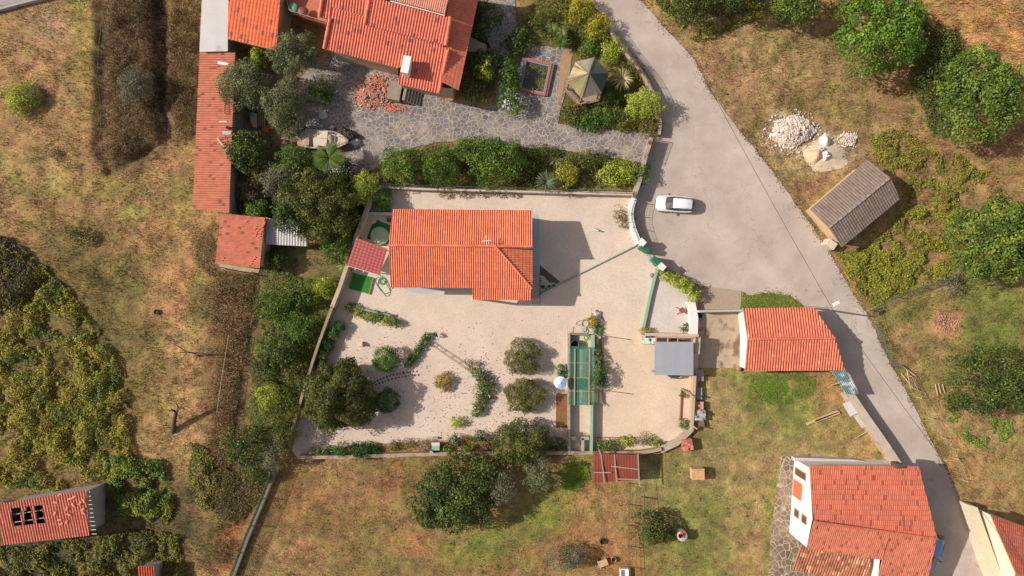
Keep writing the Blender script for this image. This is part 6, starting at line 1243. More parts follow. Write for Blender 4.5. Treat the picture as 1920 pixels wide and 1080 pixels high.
for a in [
 # name, px, py, rx, hgt, kind, label, cat, kwargs
 ('evergreen_tree', 629, 746, 66, 5.5, 'ever', 'big round dark olive-green tree at the left side of the gravel yard', T, dict(ry=70, lump=.24, K=120, base=.1, dens=2.2)),
 ('oak_tree', 1655, 64, 88, 7, 'oak', 'big bright green tree at the top right, left of the dry golden bank', T, dict(ry=74, lump=.2)),
 ('oak_tree', 1838, 180, 80, 7, 'oakd', 'large mid-green tree near the right edge above the yellow-green vines', T, dict(ry=84, lump=.24, dens=1.35)),
 ('oak_tree', 1868, 450, 82, 7.5, 'oakd', 'huge spreading tree touching the right edge beside the mesh fence', T, dict(ry=84, lump=.24, dens=1.4)),
 ('fig_tree', 1858, 716, 76, 6.5, 'dark', 'dark fine-leaved round tree at the right edge of the lower field', T, dict(ry=64, lump=.3, K=110)),
 ('tree', 1490, 8, 42, 5, 'oakd', 'small dull green tree cut by the top edge left of the bright green tree', T, dict(ry=30, dens=1.3)),
 ('tree', 1590, -6, 30, 5, 'dark', 'dark tree at the top edge behind the bright green tree', T, dict(ry=26)),
 ('pine_tree', 1285, -4, 60, 4.5, 'dark', 'dark shady tree at the top edge on the verge across the road', T, dict(ry=34)),
 ('pine_tree', 1385, -14, 50, 6, 'dark', 'second dark tree at the top edge, right of the shady verge tree', T, dict(ry=26)),
 ('walnut_tree', 862, 922, 76, 5, 'dark', 'large dark green tree in the field below the long bottom wall', T, dict(ry=68, lump=.24, K=90, dens=1.7)),
 ('walnut_tree', 812, 955, 40, 3.6, 'dark', 'lower left lobe tree growing against the large dark field tree', T, dict(ry=38, lump=.26, dens=1.6)),
 ('olive_tree', 976, 830, 46, 4.2, 'mix', 'yellow-green feathery tree standing over the long bottom wall', T, dict(ry=40, dens=2.0, base=.2)),
 ('olive_tree', 1010, 892, 26, 3.4, 'olive', 'small grey-green olive just below the bottom wall beside the yellow-green tree', T, dict(ry=30)),
 ('olive_tree', 940, 915, 28, 4, 'grey', 'grey-green olive on the right shoulder of the large dark field tree', T, dict(ry=34)),
 ('olive_tree', 455, 162, 44, 5, 'olive', 'olive tree leaning over the long red shed roof', T, dict(ry=42, lump=.26)),
 ('olive_tree', 552, 104, 38, 5.2, 'olive', 'olive tree directly below the bright orange outbuilding', T, dict(ry=38, lump=.26, dens=1.6)),
 ('olive_tree', 530, 196, 38, 4.6, 'olive', 'olive tree above the boat in the courtyard', T, dict(ry=46, lump=.26)),
 ('cypress_tree', 466, 284, 38, 4.5, 'dark', 'dark blue-green conical tree beside the middle of the long red shed', T, dict(ry=38)),
 ('bay_tree', 548, 306, 34, 3.6, 'green', 'bushy green tree left of the palm in the courtyard corner', T, dict(ry=30)),
 ('bay_tree', 545, 230, 22, 2.8, 'green', 'fresh green shrub tree touching the left end of the boat', T, dict(ry=28)),
 ('pear_tree', 588, 372, 62, 5.5, 'ever', 'broad tree in the middle of the dense grove above the zinc lean-to', T, dict(ry=52)),
 ('pear_tree', 553, 405, 40, 4.6, 'dark', 'dark tree covering the left part of the zinc lean-to', T, dict(ry=36)),
 ('pear_tree', 632, 395, 44, 5, 'ever', 'olive-toned tree at the right of the dense grove', T, dict(ry=44)),
 ('pear_tree', 525, 340, 34, 4, 'grey', 'grey-green tree at the upper left of the dense grove', T, dict(ry=34)),
 ('pear_tree', 598, 432, 36, 4, 'ever', 'small tree over the right end of the zinc lean-to', T, dict(ry=22)),
 ('bush', 683, 352, 26, 2.8, 'lime', 'light green bush outside the top left bend of the yard wall', SH, dict(ry=30)),
 ('hedge_tree', 754, 313, 37, 3, 'green', 'leftmost rounded green hedge tree above the yard', T, dict(ry=30)),
 ('hedge_tree', 826, 311, 34, 3, 'green', 'second rounded green hedge tree above the yard', T, dict(ry=36)),
 ('hedge_tree', 926, 304, 52, 3.4, 'green', 'widest bright green hedge tree above the yard', T, dict(ry=40, lump=.24)),
 ('hedge_tree', 905, 275, 34, 2.4, 'green', 'low bushy hedge along the lower edge of the flagstone drive', SH, dict(ry=16, ang=0)),
 ('hedge_tree', 870, 280, 26, 2.4, 'green', 'green clump between the second and the widest hedge trees', SH, dict(ry=18)),
 ('shrub', 1066, 329, 22, 1.8, 'yellow', 'bright yellow-leaved shrub in the bed above the yard', SH, dict(ry=20)),
 ('shrub', 1108, 300, 40, 1, 'mix', 'straggly shrub at the right of the yellow shrub below the drive', SH, dict(ry=14)),
 ('shrub', 1160, 322, 34, 1.2, 'lime', 'loose green plants at the right end of the bed below the drive', SH, dict(ry=24)),
 ('shrub', 1200, 328, 14, 1.6, 'green', 'green climber hanging over the roadside end of the bed', SH, dict(ry=20)),
 ('shrub', 1020, 285, 30, .9, 'mix', 'low scrub under the drive left of the pale spiky plant', SH, dict(ry=10)),
 ('shrub', 986, 322, 22, 1.2, 'mix', 'dull shrub right of the widest hedge tree', SH, dict(ry=24)),
 ('lemon_bush', 718, 374, 19, 1.6, 'box', 'round box bush in the top left corner of the yard', SH, dict(lump=.2)),
 ('dry_bush', 1168, 409, 17, 1.0, 'dry', 'half dry bush on the gravel beside the curved white wall', SH, dict(ry=17)),
 ('orange_tree', 723, 673, 24, 2, 'box', 'upper round clipped tree on the gravel right of the big tree', SH, dict(lump=.17, K=60)),
 ('orange_tree', 725, 752, 22, 1.9, 'boxdark', 'lower dark green round clipped tree on the gravel right of the big tree', SH, dict(lump=.17, K=60)),
 ('gold_bush', 832, 716, 17, .9, 'gold', 'low round bush with golden flowers in the middle of the lower yard', SH, dict(lump=.2, K=40)),
 ('small_bush', 859, 791, 11, .7, 'lime', 'tiny green clump below the golden bush', SH, {}),
 ('apple_tree', 981, 670, 31, 2.0, 'brush', 'upper of two brownish-green square trees left of the pergola', T, dict(ry=29, dens=1.5, K=60)),
 ('apple_tree', 983, 742, 32, 2.0, 'brush', 'lower of two brownish-green square trees left of the pergola', T, dict(ry=31, dens=1.5, K=60)),
 ('ball_bush', 1054, 697, 11, .9, 'boxdark', 'small round dark bush above the blue and white parasol', SH, {}),
 ('oleander', 957, 190, 21, 2, 'green', 'round bush covered in white flowers beside the pond', SH, dict(ry=24, flowers=(130, (250, 248, 244), .2))),
 ('oleander', 632, 326, 30, 2.6, 'boxdark', 'bush thick with pale pink-white blossom below the palm', SH, dict(ry=26, flowers=(420, (244, 226, 214), .17))),
 ('oleander', 893, 168, 24, 2.2, 'dark', 'dark bush with pink flowers at the corner of the large north house', SH, dict(ry=22, flowers=(46, (232, 110, 130), .17))),
 ('shrub', 905, 125, 30, 2.6, 'dark', 'dark green bush in the shade east of the large north house', SH, dict(ry=34)),
 ('shrub', 908, 135, 17, 3.0, 'lime', 'light green top poking from the dark bush beside the large house', SH, dict(ry=18)),
 ('shrub', 912, 40, 28, 3, 'dark', 'deep green bush in the shade at the top right of the large house', SH, dict(ry=34)),
 ('shrub', 952, 140, 20, 1.8, 'green', 'narrow hedge between the flagstone path and the pond', SH, dict(ry=34)),
 ('shrub', 972, 80, 24, 1.2, 'dark', 'low dark shrub above the pond', SH, dict(ry=26)),
 ('shrub', 1083, 14, 30, 2.2, 'yellow', 'yellow-green bush at the top of the garden beside the road', SH, dict(ry=26)),
 ('shrub', 1120, 52, 24, 2, 'yellow', 'yellow bush beside the start of the curved garden wall', SH, dict(ry=24)),
 ('shrub', 1045, 8, 26, 1.6, 'mix', 'olive bush at the top edge left of the yellow-green bush', SH, dict(ry=16)),
 ('shrub', 1148, 92, 26, 1.4, 'lime', 'loose lime bush right of the gazebo roof tip', SH, dict(ry=20)),
 ('shrub', 1110, 88, 24, 1.2, 'green', 'green bush just above the gazebo roof', SH, dict(ry=18)),
 ('shrub', 1208, 196, 30, 2.6, 'lime', 'big rounded lime-green bush inside the bend of the roadside garden wall', SH, dict(ry=28)),
 ('shrub', 1150, 186, 18, 1.2, 'green', 'small fresh green bush below the pale spiky plant near the gazebo', SH, dict(ry=12)),
 ('shrub', 1120, 222, 44, 1.1, 'green', 'low green hedge along the top edge of the flagstone drive', SH, dict(ry=18)),
 ('shrub', 1080, 214, 24, 1.0, 'mix', 'mixed brown and green plants below the gazebo', SH, dict(ry=20)),
 ('shrub', 1176, 226, 26, 1.2, 'mix', 'brownish bush below the big lime-green bush', SH, dict(ry=16)),
 ('shrub', 1218, 236, 18, 1.6, 'dry', 'dry brownish bush over the gate end of the garden wall', SH, dict(ry=16)),
 ('shrub', 1190, 130, 14, .9, 'mix', 'thin bush along the upper bend of the garden wall', SH, dict(ry=24, ang=-40)),
 ('shrub', 1010, 40, 22, 1.2, 'mix', 'grassy clump at the upper lawn right of the large house', SH, dict(ry=18)),
 ('olive_tree', 1062, 1047, 32, 2.4, 'grey', 'small grey-green olive on the bare soil near the bottom edge', T, dict(ry=18, dens=1.6)),
 ('fig_tree', 1218, 990, 26, 2.4, 'dark', 'fig tree growing over the fence left of the white round tank', T, dict(ry=32, lump=.28)),
 ('fig_bush', 1252, 1002, 14, 1.2, 'dark', 'low fig branch between the fig tree and the white round tank', SH, dict(ry=12)),
 ('bush', 42, 188, 30, 1.8, 'lime', 'round bush on its own in the upper left field', SH, dict(ry=28, dens=1.2)),
 ('bush', 62, 178, 18, 1.6, 'twig', 'brown twiggy top of the lone bush in the upper left field', SH, dict(ry=16)),
 ('dead_bush', 146, 440, 17, 1.3, 'mix', 'dark dead-looking bush in the middle of the left field', SH, dict(ry=18)),
 ('olive_tree', 256, 160, 28, 3, 'grey', 'blurred grey olive in the brown scrub strip left of the long shed', T, dict(ry=30, dens=1.4)),
 ('bush', 104, 287, 12, .8, 'grey', 'little grey-green bush on the bank in the left field', SH, dict(ry=8)),
 ('laurel_tree', 462, 838, 40, 4, 'dark', 'dark green round tree outside the lower left corner of the yard', T, dict(ry=36)),
 ('laurel_tree', 512, 852, 26, 3.4, 'grey', 'grey-green tree beside the dark round tree at the yard corner', T, dict(ry=28)),
 ('laurel_tree', 533, 815, 24, 3, 'mix', 'bushy tree over the lower end of the grey-brown yard wall', T, dict(ry=30)),
 ('shrub', 478, 885, 28, 2, 'mix', 'yellowish bush below the dark round corner tree', SH, dict(ry=22)),
 ('bush', 528, 660, 30, 2.4, 'dark', 'dark bush in the middle of the narrow plot left of the yard', SH, dict(ry=30)),
 ('bush', 560, 615, 26, 2, 'green', 'fresh green bush with flowers against the left yard wall', SH, dict(ry=26)),
 ('bush', 550, 700, 26, 2, 'mix', 'brownish-green bush below the dark bush in the narrow plot', SH, dict(ry=24)),
 ('bush', 500, 690, 24, 1.8, 'dark', 'low dark bush at the left side of the narrow plot', SH, dict(ry=28)),
 ('bush', 545, 765, 28, 2, 'mix', 'autumn-tinted bush near the lower end of the narrow plot', SH, dict(ry=30)),
 ('bush', 505, 745, 22, 1.4, 'lime', 'light green bush near the lower end of the narrow plot', SH, dict(ry=24)),
 ('bush', 515, 575, 36, 2, 'green', 'spreading green bush at the top of the narrow plot', SH, dict(ry=24)),
 ('bush', 568, 560, 26, 1.6, 'dark', 'dark undergrowth clump right of the spreading green bush', SH, dict(ry=20)),
 ('bush', 605, 540, 22, 1.4, 'lime', 'pale bush against the upper left yard wall', SH, dict(ry=20)),
 ('fig_tree', 633, 470, 27, 2.8, 'green', 'leafy green tree between the zinc lean-to and the red canopy', T, dict(ry=26)),
 ('bush', 520, 490, 22, 1.6, 'dark', 'dark low plants right of the small tiled shed', SH, dict(ry=22)),
 ('bush', 478, 398, 24, 2.4, 'green', 'green vine creeping over the top of the small tiled shed', SH, dict(ry=22)),
 ('bush', 483, 110, 16, 2.2, 'lime', 'yellow-green shrub under the corner of the orange outbuilding', SH, dict(ry=18)),
 ('bush', 600, 172, 22, 1.6, 'green', 'spiky green plant bed left of the broken tile heap', SH, dict(ry=18)),
 ('bush', 460, 360, 30, 1.6, 'twig', 'brown tangled shrub beside the lower end of the long shed', SH, dict(ry=30, dens=2)),
 ('bush', 485, 330, 30, 1.6, 'dry', 'dry tangled shrub above the dense grove', SH, dict(ry=26, dens=1.6)),
 ('bush', 1785, 535, 18, 1.2, 'grey', 'grey-leaved bush under the huge right-hand tree by the mesh fence', SH, dict(ry=22)),
 ('bush', 1790, 752, 18, 1.4, 'dark', 'dark bush at the lower left foot of the dark round tree', SH, dict(ry=14)),
 ('bush', 1760, 110, 40, 3, 'dark', 'dark brambles in the gap between the two big trees at the top right', SH, dict(ry=60, dens=1.1)),
 ('bush', 1700, 40, 40, 3, 'dark', 'dark foliage behind the bright green tree at the top right', SH, dict(ry=30)),
 ('bush', 1060, 68, 12, 1.2, 'dark', 'dark bush under the yucca in the upper garden', SH, dict(ry=14)),
 ('plant', 1211, 628, 8, .8, 'gold', 'golden yellow plant at the lower end of the long green low wall', 'plant', dict(ry=13)),
 ('plant', 1284, 615, 8, .5, 'green', 'potted green plant in the corner between the two white walls', 'plant', dict(ry=7)),
 ('plant', 1282, 794, 9, .8, 'green', 'small green bush at the foot of the grey prop on the right boundary', 'plant', dict(ry=8)),
 ('plant', 1281, 740, 6, .5, 'mix', 'little weedy plant under the upper grey prop on the right boundary', 'plant', {}),
 ('plant', 1120, 640, 6, .6, 'grey', 'grey-leaved plant at the top of the narrow bed right of the pergola', 'plant', dict(ry=14)),
 ('plant', 1122, 672, 8, .9, 'dark', 'dark plant in the middle of the narrow bed right of the pergola', 'plant', dict(ry=14)),
 ('plant', 1125, 708, 13, 1.5, 'boxdark', 'bluish-green bush at the lower half of the narrow bed right of the pergola', 'plant', dict(ry=24)),
 ('plant', 1205, 826, 13, 1.0, 'grey', 'feathery grey-green plant left of the diagonal pipe at the bottom wall', 'plant', dict(ry=10)),
 ('plant', 1137, 834, 22, .9, 'green', 'green fern-like clump above the rust-red lean-to', 'plant', dict(ry=9)),
 ('plant', 1172, 828, 20, .5, 'lime', 'low trailing green plant right of the fern-like clump', 'plant', dict(ry=5)),
 ('plant', 1225, 829, 16, .5, 'lime', 'low trailing green plant by the lower right corner wall', 'plant', dict(ry=4)),
 ('plant', 1245, 833, 8, .4, 'green', 'tiny green sprig on the corner concrete wall', 'plant', dict(ry=4)),
 ('plant', 1112, 604, 9, .8, 'gold', 'yellowish grass clump at the foot of the cobble heap', 'plant', dict(ry=10)),
 ('ivy', 672, 845, 44, 1.0, 'boxdark', 'long dark green ivy hedge at the left of the bottom border', 'hedge', dict(ry=10, lump=.2)),
 ('ivy', 605, 848, 24, .6, 'green', 'thin low ivy at the far left of the bottom border', 'hedge', dict(ry=7)),
 ('plant', 737, 836, 10, .6, 'mix', 'small olive clump in the left part of the bottom border', 'plant', dict(ry=9)),
 ('plant', 762, 833, 15, .5, 'dry', 'dry brownish plant in the bottom border', 'plant', dict(ry=8)),
 ('plant', 794, 836, 14, .9, 'grey', 'grey-green bush left of the sage green box shelter', 'plant', dict(ry=11)),
 ('plant', 836, 842, 10, .6, 'green', 'green plant immediately right of the sage green box shelter', 'plant', dict(ry=7)),
 ('plant', 853, 828, 10, .8, 'boxdark', 'round white-flowered plant at the upper side of the bottom border', 'plant', dict(ry=9, flowers=(22, (246, 244, 240), .12))),
 ('plant', 876, 838, 14, .7, 'green', 'leafy green plant between the two white-flowered plants', 'plant', dict(ry=8)),
 ('plant', 897, 818, 9, .9, 'boxdark', 'round white-flowered plant nearest the feathery yellow-green tree', 'plant', dict(ry=9, flowers=(22, (246, 244, 240), .12))),
 ('plant', 915, 832, 14, .8, 'mix', 'straw-green plant touching the feathery yellow-green tree', 'plant', dict(ry=12)),
 ('plant', 875, 822, 8, .4, 'gold', 'small reddish-brown plant in the bottom border', 'plant', dict(ry=5)),
 ('plant', 1035, 832, 20, .9, 'dark', 'dark plants in the border left of the cement benches', 'plant', dict(ry=12)),
 ('bush', 1500, 1000, 5, .3, 'green', 'weed in a joint of the stone terrace', 'plant', {}),
]:
    n_, x, y, rx, hg_, kd, lb, ct_, kw = a
    plant(n_, x, y, rx, hg_, kd, lb, ct_, trunk=('tree' in n_), **kw)
# chains of small bushes
def chain(name, pts, kind, hgt, labels, cat='bush', group=None, fl=None):
    for i, (x, y, r, ry) in enumerate(pts): plant(name, x, y, r, hgt, kind if isinstance(kind, str) else kind[i % len(kind)], labels[i], cat, ry=ry, trunk=False, group=group, K=22)
ordn = ['first', 'second', 'third', 'fourth', 'fifth', 'sixth', 'seventh', 'eighth', 'ninth', 'tenth']
chain('row_bush', [(658, 578, 10, 9), (671, 586, 11, 10), (690, 594, 11, 10), (708, 596, 11, 10), (724, 601, 9, 9), (741, 605, 11, 9)], ('dark', 'lime', 'lime', 'green', 'lime', 'green'), .8, [f'{o} bush from the left in the row below the pale green low wall' for o in ordn[:6]], group='bushes below the pale green low wall')
chain('row_bush', [(799, 632, 8, 7), (794, 642, 8, 7), (787, 652, 8, 7), (781, 662, 9, 7), (773, 672, 9, 8), (767, 682, 9, 7)], ('boxdark', 'green'), .6, [f'{o} bush from the top in the slanting low hedge on the gravel' for o in ordn[:6]], group='slanting low hedge')
plant('row_bush', 817, 628, 4, .9, 'boxdark', 'tiny bush standing apart right of the top of the slanting hedge', 'bush', trunk=False, K=16)
chain('chain_bush', [(884, 683, 11, 9), (897, 699, 11, 10), (908, 712, 13, 10), (911, 728, 15, 11), (906, 743, 13, 11), (899, 758, 11, 11), (894, 772, 12, 9)], ('dry', 'green', 'dark', 'green', 'dark', 'green', 'green'), .8, [f'{o} bush from the top in the curved chain left of the square trees' for o in ordn[:7]], group='curved bush chain')
chain('wall_bush', [(634, 612, 12, 9), (622, 625, 14, 12), (611, 645, 12, 13), (603, 663, 11, 12), (600, 680, 12, 8)], ('boxdark', 'green'), 1.2, [f'{o} bush from the top along the inner side of the left yard wall' for o in ordn[:5]], group='bushes inside the left yard wall')
chain('hedge_bush', [(1241, 508, 9, 7), (1250, 516, 11, 9), (1261, 523, 12, 10), (1273, 530, 12, 10), (1284, 537, 12, 10), (1294, 545, 12, 11), (1301, 556, 10, 10)], 'lime', 1.5, [f'{o} clump from the gate in the lime green roadside hedge' for o in ordn[:7]], group='lime green roadside hedge')
chain('wall_vine', [(830, 363, 8, 8), (866, 360, 9, 10), (898, 362, 8, 6), (930, 362, 9, 6), (1074, 363, 7, 5), (1110, 362, 8, 5), (960, 364, 6, 4)], 'dry', .9, [f'{o} thin vine from the left on the inner side of the top yard wall' for o in ordn[:7]], cat='vine', group='thin vines on the top yard wall')
for i in range(7): pass
spiky('palm_tree', 613, 294, 34, 3.4, 80, [(110, 140, 44), (140, 156, 56), (80, 112, 38)], 'fan palm with yellow-green fronds beside the boat', 'palm', seed=2, feather=1, wd=.035)
spiky('palm_tree', 1025, 340, 25, 2.4, 90, [(130, 144, 104), (104, 120, 82)], 'grey-green spiky palm overhanging the top yard wall', 'palm', seed=3, wd=.09, up=.7)
spiky('yucca', 1168, 145, 24, 1.9, 120, [(232, 216, 156), (150, 154, 90), (200, 188, 126)], 'pale star-shaped yucca beside the gazebo', 'yucca', seed=4, wd=.11)
spiky('yucca', 1036, 50, 14, 1.8, 60, [(120, 144, 60), (150, 164, 84)], 'left yucca rosette in the upper garden', 'yucca', seed=5, wd=.07)
spiky('yucca', 1055, 58, 13, 1.9, 60, [(130, 150, 66), (164, 174, 100)], 'right yucca rosette with a pale flower bud in the upper garden', 'yucca', seed=6, wd=.07)
spiky('yucca', 1054, 76, 17, 1.5, 70, [(88, 120, 46), (108, 138, 58)], 'darker lower yucca rosette in the upper garden', 'yucca', seed=7, wd=.07)
spiky('agave', 1042, 296, 18, 1.1, 60, [(196, 184, 160), (150, 140, 120)], 'bleached pale spiky plant under the flagstone drive', 'agave', seed=8, wd=.1, trunk=False)
spiky('banana_plant', 1160, 312, 20, 1.6, 14, [(140, 170, 70), (186, 176, 90)], 'banana plant with long loose leaves in the bed below the drive', 'plant', seed=9, wd=.32, trunk=False)
spiky('banana_plant', 640, 497, 20, 2.0, 12, [(130, 176, 60), (170, 200, 90)], 'banana plant outside the yard wall left of the red canopy', 'plant', seed=10, wd=.36, trunk=False)
spiky('fern', 1124, 620, 15, .9, 60, [(90, 130, 60), (120, 150, 80)], 'green spiky fern at the upper right corner of the pergola bed', 'plant', seed=11, wd=.07, trunk=False)
spiky('fern', 604, 176, 20, 1.0, 40, [(70, 110, 46), (110, 140, 60)], 'dark arching fern between the olives and the broken tile heap', 'plant', seed=12, wd=.12, trunk=False)
spiky('fern', 597, 676, 12, 1.0, 40, [(110, 134, 100), (80, 110, 70)], 'grey-green rosette above the big round yard tree', 'plant', seed=13, wd=.08, trunk=False)
spiky('fern', 468, 270, 30, 4.2, 60, [(80, 116, 80), (60, 100, 60)], 'spiky blue-green crown on the conical tree beside the long shed', 'plant', seed=14, wd=.1, trunk=True) if False else None
for x, y, r, l in ((1018, 538, 5, 'biggest dark succulent in the white pebble bed'), (1013, 526, 2.5, 'small succulent near the steps in the white pebble bed'), (1030, 537, 3.5, 'middle succulent in the white pebble bed'), (1038, 535, 3, 'right-hand succulent in the white pebble bed'), (1024, 541, 2, 'tiny succulent beside the biggest one in the white pebble bed')):
    spiky('succulent', x, y, r, .3, 30, [(60, 66, 50), (84, 88, 62)], l, 'succulent', seed=int(x), wd=.05, trunk=False)
# bare trees
def bare(px, py, segs, label, mat, h=1.):
    c = G(px, py); r = empty('bare_tree', c, label, 'tree'); mb = MB(); 
    for pts, rad in segs[:1]: mb.tube([G(*p) for p in pts], rad, 7)
    mb.build('trunk', mat, r); mb = MB()
    for pts, rad in segs[1:]: mb.tube([G(*p) for p in pts], rad, 5)
    mb.build('branch', mat, r)
DB = plain('charred_bark', C(96, 78, 68), .95, .25, 4, .5)
bare(324, 806, [([(324, 810, .0), (325, 800, .5), (327, 785, 1.3), (330, 772, 2)], [.3, .26, .24, .2]), ([(330, 772, 2), (338, 764, 2.4), (352, 770, 2.5)], [.16, .1, .04]), ([(330, 772, 2), (322, 768, 2.4), (316, 772, 2.6)], [.16, .1, .05]), ([(332, 772, 2), (334, 762, 2.4), (330, 756, 2.6)], [.14, .08, .03]), ([(335, 768, 2.3), (348, 762, 2.6), (356, 765, 2.7)], [.09, .05, .02])], 'charred pollarded tree stump with short branches in the left field', DB)
bare(372, 666, [([(372, 666, 0), (370, 664, .7), (368, 663, 1.4)], [.18, .15, .12]), ([(368, 663, 1.4), (350, 660, 2), (322, 663, 2.2)], [.11, .07, .02]), ([(350, 660, 2), (338, 652, 2.2), (330, 648, 2.3)], [.06, .04, .02]), ([(368, 663, 1.4), (384, 666, 1.9), (398, 672, 2.1)], [.1, .06, .03]), ([(384, 666, 1.9), (392, 656, 2.2), (400, 652, 2.3)], [.06, .04, .02]), ([(350, 662, 1.9), (340, 674, 2.2), (332, 682, 2.3)], [.06, .04, .02]), ([(372, 664, 1.3), (366, 676, 1.7), (362, 684, 1.8)], [.06, .04, .02])], 'spreading bare tree with forked branches in the left field', DB)
bare(1712, 690, [([(1718, 706, .1), (1700, 692, .3), (1686, 684, .4)], [.08, .06, .05]), ([(1700, 692, .3), (1704, 712, .5), (1708, 730, .4)], [.05, .04, .03]), ([(1690, 700, .1), (1712, 728, .4), (1734, 736, .2)], [.05, .04, .03])], 'bundle of bleached branches lying beside the right-hand road fence', plain('bleached_wood', C(216, 190, 156), .85, .1))
bare(1768, 732, [([(1754, 720, .1), (1758, 742, .3)], [.05, .04]), ([(1760, 720, .1), (1764, 738, .3)], [.05, .04]), ([(1767, 720, .1), (1771, 736, .3)], [.05, .04])], 'three pale sticks standing in the right-hand field', plain('bleached_wood', (1, 1, 1)))

# ------------------------------------------------------------------ ground cover (uncountable)
BUILT = [[(362,97),(441,97),(430,398),(362,392)], [(404,400),(497,405),(487,503),(404,495)], [(1393,577),(1527,576),(1584,694),(1395,696)], [(1517,392),(1626,300),(1687,373),(1579,463)], [(0,940),(163,918),(200,920),(198,975),(168,1004),(4,1022)], [(1477,862),(1722,872),(1757,1010),(1735,1080),(1477,1080)], [(375,-10),(527,-10),(520,96),(375,97)], [(600,-10),(900,-10),(858,170),(745,160),(608,92)], [(973,107),(1035,119),(1022,180),(972,169)], [(1063,154),(1079,116),(1115,107),(1142,137),(1128,175),(1091,184)], [(1113,850),(1199,850),(1199,905),(1113,905)], [(530,-10),(620,-10),(612,46),(548,26)], [(1815,946),(1930,970),(1930,1090),(1880,1090)], [(258,1060),(290,1060),(290,1090),(258,1090)]]
def blocked(x, y, mg=0):
    m = np.zeros(x.shape, bool)
    for p in PAVED + BUILT:
        xs_ = [q[0] for q in p]; ys_ = [q[1] for q in p]; s_ = (x > min(xs_)) & (x < max(xs_)) & (y > min(ys_)) & (y < max(ys_))
        if s_.any(): t = np.zeros(x.shape, bool); t[s_] = inpoly(x[s_], y[s_], p); m |= t
    return m
def tall(x, y):
    """height of the grass in metres"""
    h = np.full(x.shape, .10); n = fbm(x, y, 45, 4)
    h += np.clip(1 - np.hypot((x - 1450) / 330, (y - 190) / 230), 0, 1) ** .5 * .16
    h += ((x > 1690) & (y < 560)) * .14 + ((x > 1640) & (y >= 560)) * .1 + (x < 420) * .08 + ((x > 195) & (x < 345) & (y < 300)) * .2 + ((x > 395) & (x < 480) & (y > 500)) * .2 + ((x > 1640) & (x < 1960) & (y < 130)) * .25
    h -= ((x > 1200) & (x < 1640) & (y > 700)) * .03
    return np.clip(h, .06, .8) * (.5 + n)
rs = np.random.RandomState(42)
def grass(name, n, seed, wmul=1., label=None):
    rs = np.random.RandomState(seed); x = rs.uniform(-30, 1950, n); y = rs.uniform(-30, 1110, n); keep = ~blocked(x, y); x, y = x[keep], y[keep]
    d = fbm(x + 77, y, 22, 4); k2 = rs.rand(len(x)) < np.clip((d - .3) * 3.2, .15, 1); x, y = x[k2], y[k2]; n = len(x)
    hh = tall(x, y) * rs.uniform(.5, 1.4, n); z = terrain(x, y) - .04; P = np.stack([(x - 960) / S, (540 - y) / S, z], 1)
    lean = vnoise(x + 500, y, 34) * 7 + rs.normal(0, 1.5, n); tilt = rs.uniform(.3, 1.25, n); D = np.stack([np.cos(lean) * np.sin(tilt), np.sin(lean) * np.sin(tilt), np.cos(tilt)], 1); sd_ = np.stack([-np.sin(lean), np.cos(lean), np.zeros(n)], 1)
    w_ = (.02 + .024 * rs.rand(n))[:, None] * wmul; L = (hh * 1.3)[:, None]
    V = np.stack([P - sd_ * w_, P + sd_ * w_, P + D * L + sd_ * w_ * .2, P + D * L - sd_ * w_ * .2], 1)
    c = groundcol(x, y) * rs.uniform(.75, 1.4, (n, 1)); return tag(quadmesh(name, V, c, leafmat('grass_blades', .2, .8)), kind='stuff', label=label)
grass('grass', 420000, 1, 1, 'dry and green grass blades of the fields')
def weeds():
    """low broad-leaved green weeds dotted in the fields"""
    rs = np.random.RandomState(5); x = rs.uniform(-20, 1940, 5200); y = rs.uniform(-20, 1100, 5200); g = fbm(x + 50, y - 400, 120, 5); k = (~blocked(x, y)) & (rs.rand(len(x)) < np.clip((g - .42) * 5, .04, .9)); x, y = x[k], y[k]
    X = []; Cc = []; m = 9
    for i in range(len(x)):
        r = rs.uniform(.1, .34) * (1.5 if rs.rand() < .12 else 1); o = rs.normal(0, r * .5, (m, 3)); o[:, 2] = np.abs(o[:, 2]) * .5 + .05; X.append(o + np.array([(x[i] - 960) / S, (540 - y[i]) / S, float(terrain(x[i], y[i])) ])); Cc.append(np.tile(np.array(C(96, 130, 50)) * rs.uniform(.6, 1.2), (m, 1)))
    X = np.concatenate(X); Cc = np.concatenate(Cc); return tag(quadmesh('weeds', leaves(X, np.tile([0, 0, 1.], (len(X), 1)), .13, rs, .6, .5), Cc, leafmat()), kind='stuff', label='small green weeds scattered in the fields')
weeds()
